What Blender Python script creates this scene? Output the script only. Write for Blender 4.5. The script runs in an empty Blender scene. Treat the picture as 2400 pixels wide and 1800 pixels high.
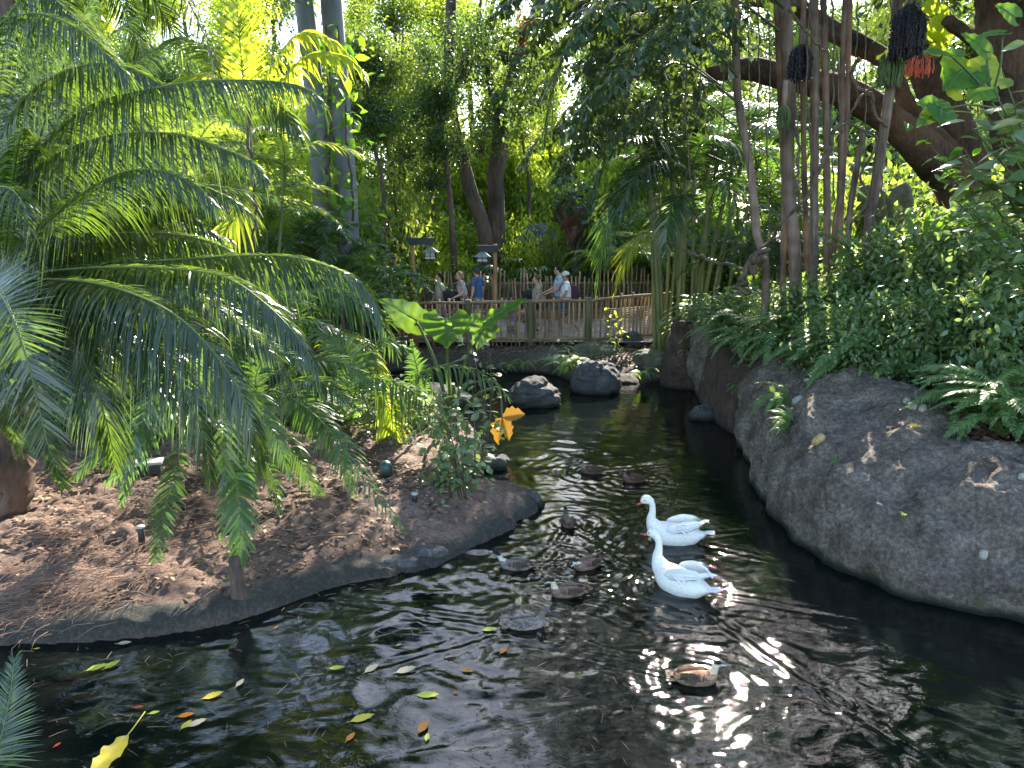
import bpy, math, random
import numpy as np
from mathutils import Vector, Matrix

# ------------------------------------------------------------------ camera, world, sun, exposure
SC = bpy.context.scene
COL = SC.collection
R = math.radians
CAMZ = 3.4
PITCH = R(11.34)
cam_d = bpy.data.cameras.new("camera"); cam = bpy.data.objects.new("camera", cam_d); COL.objects.link(cam)
cam.location = (0, 0, CAMZ); cam.rotation_euler = (R(90) - PITCH, 0, 0)
cam_d.sensor_width = 36; cam_d.lens = 27.0; cam_d.clip_end = 1000; cam_d.clip_start = 0.05
SC.camera = cam
SUN_EL, SUN_AZ = R(32), R(16)          # azimuth measured from +Y towards +X
w = bpy.data.worlds.new("World"); SC.world = w; w.use_nodes = True
nt = w.node_tree; bg = nt.nodes["Background"]
sky = nt.nodes.new("ShaderNodeTexSky"); sky.sky_type = 'NISHITA'; sky.sun_disc = False
sky.sun_elevation = SUN_EL; sky.sun_rotation = SUN_AZ; sky.air_density = 1.0; sky.dust_density = .7; sky.ozone_density = 1.0
nt.links.new(sky.outputs[0], bg.inputs[0]); bg.inputs[1].default_value = 0.15
sun_d = bpy.data.lights.new("sun", 'SUN'); sun = bpy.data.objects.new("sun", sun_d); COL.objects.link(sun)
sun_d.energy = 5.0; sun_d.angle = R(0.5); sun_d.color = (1.0, 0.90, 0.76)
sdir = Vector((math.sin(SUN_AZ) * math.cos(SUN_EL), math.cos(SUN_AZ) * math.cos(SUN_EL), math.sin(SUN_EL)))
sun.rotation_euler = sdir.to_track_quat('Z', 'Y').to_euler()
SC.view_settings.view_transform = 'Standard'; SC.view_settings.look = 'None'
SC.view_settings.exposure = 2.25; SC.view_settings.gamma = 1.0
SC.render.engine = 'CYCLES'
cy = SC.cycles
cy.max_bounces = 8; cy.diffuse_bounces = 4; cy.glossy_bounces = 3; cy.transmission_bounces = 5; cy.transparent_max_bounces = 8
cy.caustics_reflective = False; cy.caustics_refractive = False
cy.sample_clamp_indirect = 6.0; cy.use_denoising = True
cy.use_adaptive_sampling = True; cy.adaptive_threshold = 0.02

# ------------------------------------------------------------------ picture <-> world (pixels of the 2400x1800 photograph)
sp, cp = math.sin(PITCH), math.cos(PITCH)
def ray(x, y):
    a, b = (x - 1200) / 1800.0, (900 - y) / 1800.0
    return np.array([a, cp + b * sp, -sp + b * cp])
def D(x, y, Y):
    r = ray(x, y); return np.array([0, 0, CAMZ]) + r * (Y / r[1])
def Z(x, y, z=0.0):
    r = ray(x, y); return np.array([0, 0, CAMZ]) + r * ((z - CAMZ) / r[2])

# ------------------------------------------------------------------ noise, curves
def _h(ix, iy, iz, s):
    n = (ix * 374761393 + iy * 668265263 + iz * 2147483647 + s * 1274126177) & 0xFFFFFFFF
    n = ((n ^ (n >> 13)) * 1274126177) & 0xFFFFFFFF
    n = (n ^ (n >> 16)) & 0xFFFFFFFF
    return n / 4294967295.0 * 2 - 1
def vnoise(x, y, z=None, s=0):
    x = np.asarray(x, float); y = np.asarray(y, float); z = np.zeros_like(x) if z is None else np.asarray(z, float)
    xi, yi, zi = np.floor(x).astype(np.int64), np.floor(y).astype(np.int64), np.floor(z).astype(np.int64)
    fx, fy, fz = x - xi, y - yi, z - zi
    fx, fy, fz = [f * f * f * (f * (f * 6 - 15) + 10) for f in (fx, fy, fz)]
    r = 0
    for dx in (0, 1):
        for dy in (0, 1):
            for dz in (0, 1):
                r = r + _h(xi + dx, yi + dy, zi + dz, s) * (fx if dx else 1 - fx) * (fy if dy else 1 - fy) * (fz if dz else 1 - fz)
    return r
def fbm(x, y, z=None, oct=4, s=0, gain=0.5):
    r, a, f = 0, 1.0, 1.0
    for o in range(oct):
        r = r + a * vnoise(np.asarray(x) * f, np.asarray(y) * f, None if z is None else np.asarray(z) * f, s + o * 17)
        a *= gain; f *= 2.03
    return r
def curve(P, n):
    """Catmull-Rom through P, resampled to n points evenly by length."""
    P = np.asarray(P, float)
    if len(P) == 2:
        P = np.array([P[0], (P[0] + P[1]) / 2, P[1]])
    Q = np.vstack([2 * P[0] - P[1], P, 2 * P[-1] - P[-2]])
    out = []
    for i in range(1, len(Q) - 2):
        t = np.linspace(0, 1, 16, endpoint=False)[:, None]
        a, b, c, d = Q[i - 1], Q[i], Q[i + 1], Q[i + 2]
        out.append(0.5 * ((2 * b) + (-a + c) * t + (2 * a - 5 * b + 4 * c - d) * t ** 2 + (-a + 3 * b - 3 * c + d) * t ** 3))
    out = np.vstack(out + [Q[-2][None]])
    L = np.r_[0, np.cumsum(np.linalg.norm(np.diff(out, axis=0), axis=1))]
    u = np.linspace(0, L[-1], n)
    return np.stack([np.interp(u, L, out[:, k]) for k in range(out.shape[1])], 1)
def unit(v):
    return v / (np.linalg.norm(v, axis=-1, keepdims=True) + 1e-9)

# ------------------------------------------------------------------ mesh builder
class MB:
    def __init__(s):
        s.V, s.F, s.n = [], [], 0
        s.C = []
    def add(s, V, F, m=0, smooth=True, col=None):
        V = np.asarray(V, float).reshape(-1, 3)
        F = np.asarray(F, np.int64)
        s.V.append(V); s.F.append((F + s.n, m, smooth)); s.n += len(V)
        s.C.append(np.ones((len(V), 3)) if col is None else np.broadcast_to(np.asarray(col, float), (len(V), 3)))
        return s
    def box(s, c, d, m=0, rot=None):
        c = np.array(c, float); d = np.array(d, float) / 2
        V = np.array([[x, y, z] for x in (-1, 1) for y in (-1, 1) for z in (-1, 1)], float) * d
        if rot is not None: V = V @ np.array(Matrix.Rotation(rot, 3, 'Z')).T
        F = [[0, 1, 3, 2], [4, 6, 7, 5], [0, 4, 5, 1], [2, 3, 7, 6], [0, 2, 6, 4], [1, 5, 7, 3]]
        return s.add(V + c, F, m, False)
    def tube(s, P, rad, sides=8, m=0, cap=True, rough=0.0, seed=0, ell=None, col=None, smooth=True):
        P = np.asarray(P, float); k = len(P)
        rad = np.broadcast_to(np.asarray(rad, float), (k,))
        T = unit(np.gradient(P, axis=0))
        N = np.zeros_like(P)
        ref = np.array([0, 0, 1.0]) if abs(T[0][2]) < 0.9 else np.array([1.0, 0, 0])
        N[0] = unit(np.cross(T[0], ref))
        for i in range(1, k):
            v = N[i - 1] - T[i] * np.dot(N[i - 1], T[i]); N[i] = unit(v)
        B = np.cross(T, N)
        a = np.linspace(0, 2 * np.pi, sides, endpoint=False)
        r = rad[:, None] * np.ones(sides)
        if rough:
            r = r * (1 + rough * fbm(np.cos(a)[None, :] * 1.5 + seed, np.sin(a)[None, :] * 1.5 + np.arange(k)[:, None] * .35, None, 3, seed))
        ex, ey = (1, 1) if ell is None else ell
        V = P[:, None, :] + r[:, :, None] * (ex * np.cos(a)[None, :, None] * N[:, None, :] + ey * np.sin(a)[None, :, None] * B[:, None, :])
        V = V.reshape(-1, 3)
        i = np.arange(k - 1)[:, None]; j = np.arange(sides)[None, :]
        j2 = (j + 1) % sides
        F = np.stack([i * sides + j, i * sides + j2, (i + 1) * sides + j2, (i + 1) * sides + j], -1).reshape(-1, 4)
        s.add(V, F, m, smooth, col)
        if cap:
            b = s.n - k * sides
            s.V.append(np.array([P[0], P[-1]])); s.C.append(s.C[-1][:2] if len(s.C[-1]) > 1 else np.ones((2, 3))); s.n += 2
            jj = np.arange(sides); jn = (jj + 1) % sides
            s.F.append((np.stack([b + jn, b + jj, np.full(sides, s.n - 2)], 1), m, smooth))
            s.F.append((np.stack([b + (k - 1) * sides + jj, b + (k - 1) * sides + jn, np.full(sides, s.n - 1)], 1), m, smooth))
        return s
    def build(s, name, mats, parent=None, loc=None, colors=False):
        me = mk_mesh(name, s, colors)
        mats = mats if isinstance(mats, (list, tuple)) else [mats]
        for mm in mats: me.materials.append(mm)
        return link(name, me, parent, loc)
def mk_mesh(name, s, colors=False):
    V = np.vstack(s.V)
    starts, totals, loops, mi, sm = [], [], [], [], []
    pos = 0
    for F, m, smooth in s.F:
        k = F.shape[1]; nF = len(F)
        loops.append(F.reshape(-1)); starts.append(pos + np.arange(nF) * k); totals.append(np.full(nF, k)); pos += nF * k
        mi.append(np.full(nF, m) if np.isscalar(m) else np.asarray(m)); sm.append(np.full(nF, smooth))
    me = bpy.data.meshes.new(name)
    loops = np.concatenate(loops); starts = np.concatenate(starts)
    me.vertices.add(len(V)); me.vertices.foreach_set("co", V.astype(np.float32).ravel())
    me.loops.add(len(loops)); me.loops.foreach_set("vertex_index", loops.astype(np.int32))
    me.polygons.add(len(starts)); me.polygons.foreach_set("loop_start", starts.astype(np.int32))
    me.polygons.foreach_set("material_index", np.concatenate(mi).astype(np.int32))
    me.polygons.foreach_set("use_smooth", np.concatenate(sm).astype(bool))
    me.update(calc_edges=True); me.validate()
    if colors:
        c = me.color_attributes.new("Col", 'FLOAT_COLOR', 'POINT')
        C = np.vstack(s.C)
        c.data.foreach_set("color", np.hstack([C, np.ones((len(C), 1))]).astype(np.float32).ravel())
    return me
def link(name, me, parent=None, loc=None):
    o = bpy.data.objects.new(name, me); COL.objects.link(o)
    if parent is not None: o.parent = parent
    if loc is not None: o.location = loc
    return o
def tag(o, label=None, cat=None, group=None, kind=None):
    if label: o['label'] = label
    if cat: o['category'] = cat
    if group: o['group'] = group
    if kind: o['kind'] = kind
    return o
def thing(name, label, cat, loc=(0, 0, 0), group=None, rz=0):
    o = bpy.data.objects.new(name, None); COL.objects.link(o)
    o.location = loc; o.rotation_euler = (0, 0, rz); o.empty_display_size = .1
    return tag(o, label, cat, group)
KIDS = {}
def part(name, mesh_or_mb, mats, parent, label=None, world=True):
    """link a part whose coordinates are in world space under a parent that stands at parent.location"""
    o = mesh_or_mb.build(name, mats, None)
    o.parent = parent
    if world and parent is not None:
        o.matrix_parent_inverse = parent_matrix(parent).inverted()
    if label: o['label'] = label
    return o
def parent_matrix(p):
    m = Matrix.LocRotScale(p.location, p.rotation_euler, p.scale)
    if p.parent is not None:
        m = parent_matrix(p.parent) @ p.matrix_parent_inverse @ m
    return m
def copy_thing(root, loc=None, rz=None, scale=None, label=None, rot=None):
    r = root.copy(); COL.objects.link(r)
    if loc is not None: r.location = loc
    if rz is not None: r.rotation_euler = (0, 0, rz)
    if rot is not None: r.rotation_euler = rot
    if scale is not None: r.scale = (scale,) * 3 if np.isscalar(scale) else scale
    if label: r['label'] = label
    for ch in list(root.children):
        c = ch.copy(); COL.objects.link(c); c.parent = r
        for g in ch.children:
            d = g.copy(); COL.objects.link(d); d.parent = c
    return r

# ------------------------------------------------------------------ materials
def nodes_of(name):
    m = bpy.data.materials.new(name); m.use_nodes = True
    t = m.node_tree; t.nodes.clear()
    out = t.nodes.new('ShaderNodeOutputMaterial')
    return m, t, t.nodes, t.links, out
def ramp(N, stops):
    r = N.new('ShaderNodeValToRGB'); e = r.color_ramp.elements
    while len(e) < len(stops): e.new(0.5)
    for k, (p, c) in enumerate(stops):
        e[k].position = p; e[k].color = (*c, 1)
    return r
def leaf_mat(name, c1, c2, trans, tf=0.4, rough=0.4, spec=0.5, rare=None, sheen=0):
    m, t, N, L, out = nodes_of(name)
    g = N.new('ShaderNodeNewGeometry')
    st = [(0, c1), (0.85, c2)]
    if rare: st += [(0.94, c2), (1.0, rare)]
    rp = ramp(N, st); L.new(g.outputs['Random Per Island'], rp.inputs[0])
    p = N.new('ShaderNodeBsdfPrincipled'); L.new(rp.outputs[0], p.inputs['Base Color'])
    p.inputs['Roughness'].default_value = rough; p.inputs['Specular IOR Level'].default_value = spec
    tr = N.new('ShaderNodeBsdfTranslucent')
    hs = N.new('ShaderNodeMix'); hs.data_type = 'RGBA'; hs.blend_type = 'MULTIPLY'; hs.inputs[0].default_value = 0.35
    hs.inputs[6].default_value = (*trans, 1)
    rp2 = ramp(N, [(0, (.55, .75, .4)), (1, (1.0, 1.0, .9))]); L.new(g.outputs['Random Per Island'], rp2.inputs[0])
    L.new(rp2.outputs[0], hs.inputs[7]); L.new(hs.outputs[2], tr.inputs[0])
    mx = N.new('ShaderNodeMixShader'); mx.inputs[0].default_value = tf
    L.new(p.outputs[0], mx.inputs[1]); L.new(tr.outputs[0], mx.inputs[2]); L.new(mx.outputs[0], out.inputs[0])
    return m
def bark_mat(name, c1, c2, scale=8, stretch=(1, 1, .15), bump=.6, rough=.85, rings=0, dist=.02):
    m, t, N, L, out = nodes_of(name)
    tc = N.new('ShaderNodeTexCoord'); mp = N.new('ShaderNodeMapping'); mp.inputs['Scale'].default_value = stretch
    L.new(tc.outputs['Object'], mp.inputs[0])
    n = N.new('ShaderNodeTexNoise'); n.inputs['Scale'].default_value = scale; n.inputs['Detail'].default_value = 8; n.inputs['Roughness'].default_value = .7
    L.new(mp.outputs[0], n.inputs[0])
    n2 = N.new('ShaderNodeTexNoise'); n2.inputs['Scale'].default_value = 1.3; n2.inputs['Detail'].default_value = 4; L.new(tc.outputs['Object'], n2.inputs[0])
    ad = N.new('ShaderNodeMath'); ad.operation = 'MULTIPLY_ADD'; ad.inputs[1].default_value = .5
    L.new(n2.outputs[0], ad.inputs[0])
    ml = N.new('ShaderNodeMath'); ml.operation = 'MULTIPLY'; ml.inputs[1].default_value = .5; L.new(n.outputs[0], ml.inputs[0]); L.new(ml.outputs[0], ad.inputs[2])
    rp = ramp(N, [(.36, c1), (.64, c2)]); L.new(ad.outputs[0], rp.inputs[0])
    p = N.new('ShaderNodeBsdfPrincipled'); p.inputs['Roughness'].default_value = rough; p.inputs['Specular IOR Level'].default_value = .3
    L.new(rp.outputs[0], p.inputs['Base Color'])
    b = N.new('ShaderNodeBump'); b.inputs['Strength'].default_value = bump; b.inputs['Distance'].default_value = dist
    h = n.outputs[0]
    if rings:
        wv = N.new('ShaderNodeTexWave'); wv.bands_direction = 'Z'; wv.inputs['Scale'].default_value = rings; wv.inputs['Distortion'].default_value = 1.2
        L.new(tc.outputs['Object'], wv.inputs[0])
        a2 = N.new('ShaderNodeMath'); a2.operation = 'ADD'; L.new(wv.outputs[1], a2.inputs[0]); L.new(h, a2.inputs[1]); h = a2.outputs[0]
    L.new(h, b.inputs['Height']); L.new(b.outputs[0], p.inputs['Normal']); L.new(p.outputs[0], out.inputs[0])
    return m
def rock_mat(name, c1, c2, c3=None, scale=3.0, bump=.5, fine=45, dist=.02, moss=None, wet=False):
    m, t, N, L, out = nodes_of(name)
    tc = N.new('ShaderNodeTexCoord')
    a = N.new('ShaderNodeTexNoise'); a.inputs['Scale'].default_value = scale; a.inputs['Detail'].default_value = 10; a.inputs['Roughness'].default_value = .65; L.new(tc.outputs['Object'], a.inputs[0])
    f = N.new('ShaderNodeTexNoise'); f.inputs['Scale'].default_value = fine; f.inputs['Detail'].default_value = 6; f.inputs['Roughness'].default_value = .75; L.new(tc.outputs['Object'], f.inputs[0])
    rp = ramp(N, [(.34, c1), (.62, c2)] + ([(.74, c3)] if c3 else [])); L.new(a.outputs[0], rp.inputs[0])
    spk = ramp(N, [(.3, (.3, .3, .3)), (.5, (.95, .95, .95)), (.7, (1.9, 1.85, 1.8))]); L.new(f.outputs[0], spk.inputs[0])
    mm = N.new('ShaderNodeMix'); mm.data_type = 'RGBA'; mm.blend_type = 'MULTIPLY'; mm.inputs[0].default_value = 1
    L.new(rp.outputs[0], mm.inputs[6]); L.new(spk.outputs[0], mm.inputs[7])
    colr = mm.outputs[2]
    sepz = N.new('ShaderNodeSeparateXYZ'); gg = N.new('ShaderNodeNewGeometry'); L.new(gg.outputs['Position'], sepz.inputs[0])
    p = N.new('ShaderNodeBsdfPrincipled'); p.inputs['Specular IOR Level'].default_value = .35; p.inputs['Roughness'].default_value = .85
    if moss:
        n3 = N.new('ShaderNodeTexNoise'); n3.inputs['Scale'].default_value = 5; n3.inputs['Detail'].default_value = 5; L.new(tc.outputs['Object'], n3.inputs[0])
        q = N.new('ShaderNodeMath'); q.operation = 'MULTIPLY_ADD'; q.inputs[1].default_value = .5; L.new(n3.outputs[0], q.inputs[0])
        iz = N.new('ShaderNodeMath'); iz.operation = 'MULTIPLY'; iz.inputs[1].default_value = -1.0; L.new(sepz.outputs[2], iz.inputs[0]); L.new(iz.outputs[0], q.inputs[2])
        mr = N.new('ShaderNodeMapRange'); mr.inputs[1].default_value = .1; mr.inputs[2].default_value = .26; L.new(q.outputs[0], mr.inputs[0])
        x = N.new('ShaderNodeMix'); x.data_type = 'RGBA'; L.new(mr.outputs[0], x.inputs[0]); L.new(colr, x.inputs[6]); x.inputs[7].default_value = (*moss, 1); colr = x.outputs[2]
    # dark wet band just above the water
    wz = N.new('ShaderNodeMapRange'); wz.inputs[1].default_value = .02; wz.inputs[2].default_value = .1; L.new(sepz.outputs[2], wz.inputs[0])
    wm = N.new('ShaderNodeMix'); wm.data_type = 'RGBA'; wm.blend_type = 'MIX'; L.new(wz.outputs[0], wm.inputs[0]); wm.inputs[6].default_value = (.012, .012, .012, 1); L.new(colr, wm.inputs[7])
    L.new(wm.outputs[2], p.inputs['Base Color'])
    b = N.new('ShaderNodeBump'); b.inputs['Strength'].default_value = bump; b.inputs['Distance'].default_value = dist
    ad = N.new('ShaderNodeMath'); ad.operation = 'ADD'; L.new(f.outputs[0], ad.inputs[0]); L.new(a.outputs[0], ad.inputs[1])
    L.new(ad.outputs[0], b.inputs['Height']); L.new(b.outputs[0], p.inputs['Normal']); L.new(p.outputs[0], out.inputs[0])
    return m
def plain(name, c, rough=.6, spec=.4, metal=0, var=.15, scale=6, bump=0, c2=None):
    m, t, N, L, out = nodes_of(name)
    p = N.new('ShaderNodeBsdfPrincipled'); p.inputs['Roughness'].default_value = rough; p.inputs['Specular IOR Level'].default_value = spec; p.inputs['Metallic'].default_value = metal
    tc = N.new('ShaderNodeTexCoord'); n = N.new('ShaderNodeTexNoise'); n.inputs['Scale'].default_value = scale; n.inputs['Detail'].default_value = 6; L.new(tc.outputs['Object'], n.inputs[0])
    c2 = c2 or tuple(v * (1 + var) for v in c)
    rp = ramp(N, [(.35, tuple(v * (1 - var) for v in c)), (.65, c2)]); L.new(n.outputs[0], rp.inputs[0]); L.new(rp.outputs[0], p.inputs['Base Color'])
    if bump:
        b = N.new('ShaderNodeBump'); b.inputs['Strength'].default_value = bump; b.inputs['Distance'].default_value = .01; L.new(n.outputs[0], b.inputs['Height']); L.new(b.outputs[0], p.inputs['Normal'])
    L.new(p.outputs[0], out.inputs[0])
    return m
def feather_mat(name, scale=60, amt=.35, rough=.6, tint=(1, 1, 1)):
    m, t, N, L, out = nodes_of(name)
    at = N.new('ShaderNodeAttribute'); at.attribute_name = 'Col'
    tc = N.new('ShaderNodeTexCoord'); v = N.new('ShaderNodeTexVoronoi'); v.inputs['Scale'].default_value = scale; L.new(tc.outputs['Object'], v.inputs[0])
    rp = ramp(N, [(0, (1 - amt,) * 3), (.6, (1 + amt * .6,) * 3)]); L.new(v.outputs[0], rp.inputs[0])
    mm = N.new('ShaderNodeMix'); mm.data_type = 'RGBA'; mm.blend_type = 'MULTIPLY'; mm.inputs[0].default_value = 1; L.new(at.outputs[0], mm.inputs[6]); L.new(rp.outputs[0], mm.inputs[7])
    p = N.new('ShaderNodeBsdfPrincipled'); p.inputs['Roughness'].default_value = rough; p.inputs['Specular IOR Level'].default_value = .25
    L.new(mm.outputs[2], p.inputs['Base Color'])
    b = N.new('ShaderNodeBump'); b.inputs['Strength'].default_value = .3; b.inputs['Distance'].default_value = .004; L.new(v.outputs[0], b.inputs['Height']); L.new(b.outputs[0], p.inputs['Normal'])
    L.new(p.outputs[0], out.inputs[0])
    return m

M = {}
M['palm'] = leaf_mat('palm_leaf', (.020, .036, .014), (.038, .062, .024), (.22, .36, .03), .34, .28, .85, rare=(.15, .12, .03))
M['palm2'] = leaf_mat('parlour_palm_leaf', (.032, .075, .022), (.055, .11, .032), (.22, .40, .04), .34, .36, .6, rare=(.3, .26, .03))
M['palm_yellow'] = leaf_mat('yellow_palm_leaf', (.22, .30, .03), (.35, .36, .03), (.6, .7, .04), .5, .4, .5, rare=(.5, .3, .03))
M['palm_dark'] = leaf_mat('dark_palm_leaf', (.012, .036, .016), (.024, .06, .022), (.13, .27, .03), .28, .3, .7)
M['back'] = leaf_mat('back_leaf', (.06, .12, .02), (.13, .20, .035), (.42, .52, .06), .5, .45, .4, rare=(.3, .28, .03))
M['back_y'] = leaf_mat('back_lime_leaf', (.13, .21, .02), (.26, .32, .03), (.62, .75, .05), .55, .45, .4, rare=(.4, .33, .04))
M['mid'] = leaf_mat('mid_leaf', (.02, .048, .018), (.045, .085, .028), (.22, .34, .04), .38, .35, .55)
M['shrub'] = leaf_mat('shrub_leaf', (.07, .125, .05), (.15, .23, .095), (.32, .44, .09), .4, .32, .75, rare=(.3, .28, .06))
M['fern'] = leaf_mat('fern_leaf', (.08, .155, .055), (.15, .25, .10), (.34, .50, .09), .42, .45, .4)
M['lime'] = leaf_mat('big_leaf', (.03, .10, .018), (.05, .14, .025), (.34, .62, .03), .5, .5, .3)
M['fish'] = leaf_mat('fishtail_leaf', (.018, .042, .018), (.032, .065, .026), (.15, .22, .03), .3, .33, .6)
M['rachis'] = plain('rachis', (.10, .14, .04), .5, .4)
M['rachis_d'] = plain('rachis_dark', (.05, .065, .025), .5, .4)
M['oak'] = bark_mat('oak_bark', (.02, .013, .010), (.17, .105, .07), 16, (1, 1, .3), 1.0, .9, dist=.06)
M['trunk'] = bark_mat('brown_bark', (.03, .022, .018), (.17, .115, .085), 12, (1, 1, .2), .9)
M['grey_trunk'] = bark_mat('grey_palm_bark', (.13, .135, .15), (.22, .225, .24), 3, (1, 1, .3), .15, .7)
M['fish_stem'] = bark_mat('fishtail_bark', (.045, .03, .022), (.27, .19, .14), 11, (1, 1, .10), .9, .85, rings=1.2)
M['cane'] = bark_mat('bamboo_cane', (.10, .12, .04), (.22, .22, .10), 5, (1, 1, .2), .2, .5)
M['twig'] = plain('twig', (.09, .07, .045), .8, .2, var=.3)
M['green_twig'] = plain('green_twig', (.08, .11, .035), .6, .3, var=.2)
M['rockwall'] = rock_mat('rock_wall', (.10, .078, .062), (.28, .232, .19), (.46, .40, .34), 2.6, 1.0, 24, .08, moss=(.07, .08, .02))
M['boulder'] = rock_mat('boulder', (.04, .042, .045), (.10, .10, .10), (.17, .165, .155), 3.0, .8, 30, .03, moss=(.05, .06, .02))
M['boulder_g'] = rock_mat('boulder_green', (.05, .055, .03), (.13, .13, .08), (.2, .19, .13), 3.0, .8, 30, .03, moss=(.05, .07, .02))
M['pebble'] = plain('pebble', (.30, .28, .23), .6, .4, var=.25, scale=20)
M['pebble_y'] = plain('pebble_ochre', (.34, .25, .09), .6, .4, var=.3, scale=20)
# ------------------------------------------------------------------ land, rock, water
def grid_faces(nx, ny):
    i = np.arange(ny - 1)[:, None]; j = np.arange(nx - 1)[None, :]
    return np.stack([i * nx + j, i * nx + j + 1, (i + 1) * nx + j + 1, (i + 1) * nx + j], -1).reshape(-1, 4)
def seg_dist(px, py, P):
    """distance to polyline P and its side (+ = left of the direction of travel)"""
    best = np.full(px.shape, 1e9); side = np.zeros(px.shape)
    for a, b in zip(P[:-1], P[1:]):
        d = b - a; L2 = d @ d + 1e-12
        t = np.clip(((px - a[0]) * d[0] + (py - a[1]) * d[1]) / L2, 0, 1)
        dx, dy = px - (a[0] + t * d[0]), py - (a[1] + t * d[1])
        q = np.hypot(dx, dy); m = q < best
        side = np.where(m, np.sign(d[0] * (py - a[1]) - d[1] * (px - a[0])), side); best = np.where(m, q, best)
    return best, side
def inside(px, py, P):
    r = np.zeros(px.shape, bool); n = len(P)
    for i in range(n):
        a, b = P[i], P[(i + 1) % n]
        c = ((a[1] > py) != (b[1] > py)) & (px < (b[0] - a[0]) * (py - a[1]) / (b[1] - a[1] + 1e-12) + a[0])
        r ^= c
    return r
def sstep(a, b, x):
    t = np.clip((x - a) / (b - a), 0, 1); return t * t * (3 - 2 * t)

# island (dirt bank)
ISL_SRC = [(-900, 1560), (-300, 1525), (0, 1512), (120, 1507), (250, 1500), (400, 1485), (520, 1462), (600, 1440), (700, 1405), (800, 1372), (900, 1352), (1000, 1335), (1060, 1310), (1110, 1285), (1150, 1262), (1200, 1240), (1240, 1215), (1262, 1188), (1225, 1158), (1120, 1142), (1085, 1095), (1130, 1060), (1100, 1005), (1010, 975), (900, 962), (700, 950), (500, 944), (300, 938), (-900, 935)]
ISL = curve(np.array([Z(x, y)[:2] for x, y in ISL_SRC]), 150)
def island_h(X, Y):
    d, _ = seg_dist(X, Y, ISL); ins = inside(X, Y, ISL)
    n = fbm(X * .9, Y * .9, None, 4, 3); n2 = fbm(X * 6, Y * 6, None, 4, 5)
    d = np.maximum(d + np.where(ins, -1, 1) * (.10 * fbm(X * 1.6, Y * 1.6, None, 4, 11)) * 1.0, 0)
    hin = .13 * (1 - np.exp(-d / .05)) + .20 * (1 - np.exp(-d / .7)) + .05 * n * sstep(0, .8, d) + .022 * n2 + .02 * sstep(.1, .6, d) * n2
    hout = -.9 * (1 - np.exp(-d / .5)) - .02
    return np.where(ins, hin, hout)
xs = np.concatenate([np.linspace(-16, -6, 90, endpoint=False), np.linspace(-6, 1.0, 230)]); ys = np.concatenate([np.linspace(4.2, 11, 220, endpoint=False), np.linspace(11, 17, 90)])
GX, GY = np.meshgrid(xs, ys); H = island_h(GX, GY)
mi, t, N, L, out = nodes_of('dirt')
tc = N.new('ShaderNodeTexCoord'); a = N.new('ShaderNodeTexNoise'); a.inputs['Scale'].default_value = 1.2; a.inputs['Detail'].default_value = 8; L.new(tc.outputs['Object'], a.inputs[0])
f = N.new('ShaderNodeTexNoise'); f.inputs['Scale'].default_value = 26; f.inputs['Detail'].default_value = 9; f.inputs['Roughness'].default_value = .8; L.new(tc.outputs['Object'], f.inputs[0])
rp = ramp(N, [(.35, (.075, .048, .036)), (.55, (.15, .10, .078)), (.7, (.23, .165, .13))]); L.new(a.outputs[0], rp.inputs[0])
sk = ramp(N, [(.35, (.35, .33, .33)), (.5, (1, 1, 1)), (.66, (1.7, 1.6, 1.5))]); L.new(f.outputs[0], sk.inputs[0])
mm = N.new('ShaderNodeMix'); mm.data_type = 'RGBA'; mm.blend_type = 'MULTIPLY'; mm.inputs[0].default_value = 1; L.new(rp.outputs[0], mm.inputs[6]); L.new(sk.outputs[0], mm.inputs[7])
at = N.new('ShaderNodeAttribute'); at.attribute_name = 'Col'
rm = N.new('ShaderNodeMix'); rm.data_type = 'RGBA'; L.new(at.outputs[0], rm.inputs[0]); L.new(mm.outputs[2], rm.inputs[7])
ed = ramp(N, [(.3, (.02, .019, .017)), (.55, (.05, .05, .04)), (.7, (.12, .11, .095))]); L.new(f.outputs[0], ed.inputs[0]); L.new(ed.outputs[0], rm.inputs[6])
p = N.new('ShaderNodeBsdfPrincipled'); p.inputs['Roughness'].default_value = .9; p.inputs['Specular IOR Level'].default_value = .25; L.new(rm.outputs[2], p.inputs['Base Color'])
b = N.new('ShaderNodeBump'); b.inputs['Strength'].default_value = .9; b.inputs['Distance'].default_value = .02; L.new(f.outputs[0], b.inputs['Height']); L.new(b.outputs[0], p.inputs['Normal']); L.new(p.outputs[0], out.inputs[0])
M['dirt'] = mi
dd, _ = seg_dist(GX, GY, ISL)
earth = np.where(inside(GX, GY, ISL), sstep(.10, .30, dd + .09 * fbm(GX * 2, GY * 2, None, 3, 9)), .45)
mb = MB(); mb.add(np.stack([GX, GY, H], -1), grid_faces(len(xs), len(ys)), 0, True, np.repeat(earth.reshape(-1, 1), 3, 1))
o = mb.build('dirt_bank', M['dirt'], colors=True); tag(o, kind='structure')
def gz(x, y):
    return float(island_h(np.array([x]), np.array([y]))[0])
def G(x, y):
    """point of the island surface seen at a photo pixel"""
    z = .32
    for _ in range(4):
        q = Z(x, y, z); z = gz(q[0], q[1])
    return Z(x, y, z)

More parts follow.
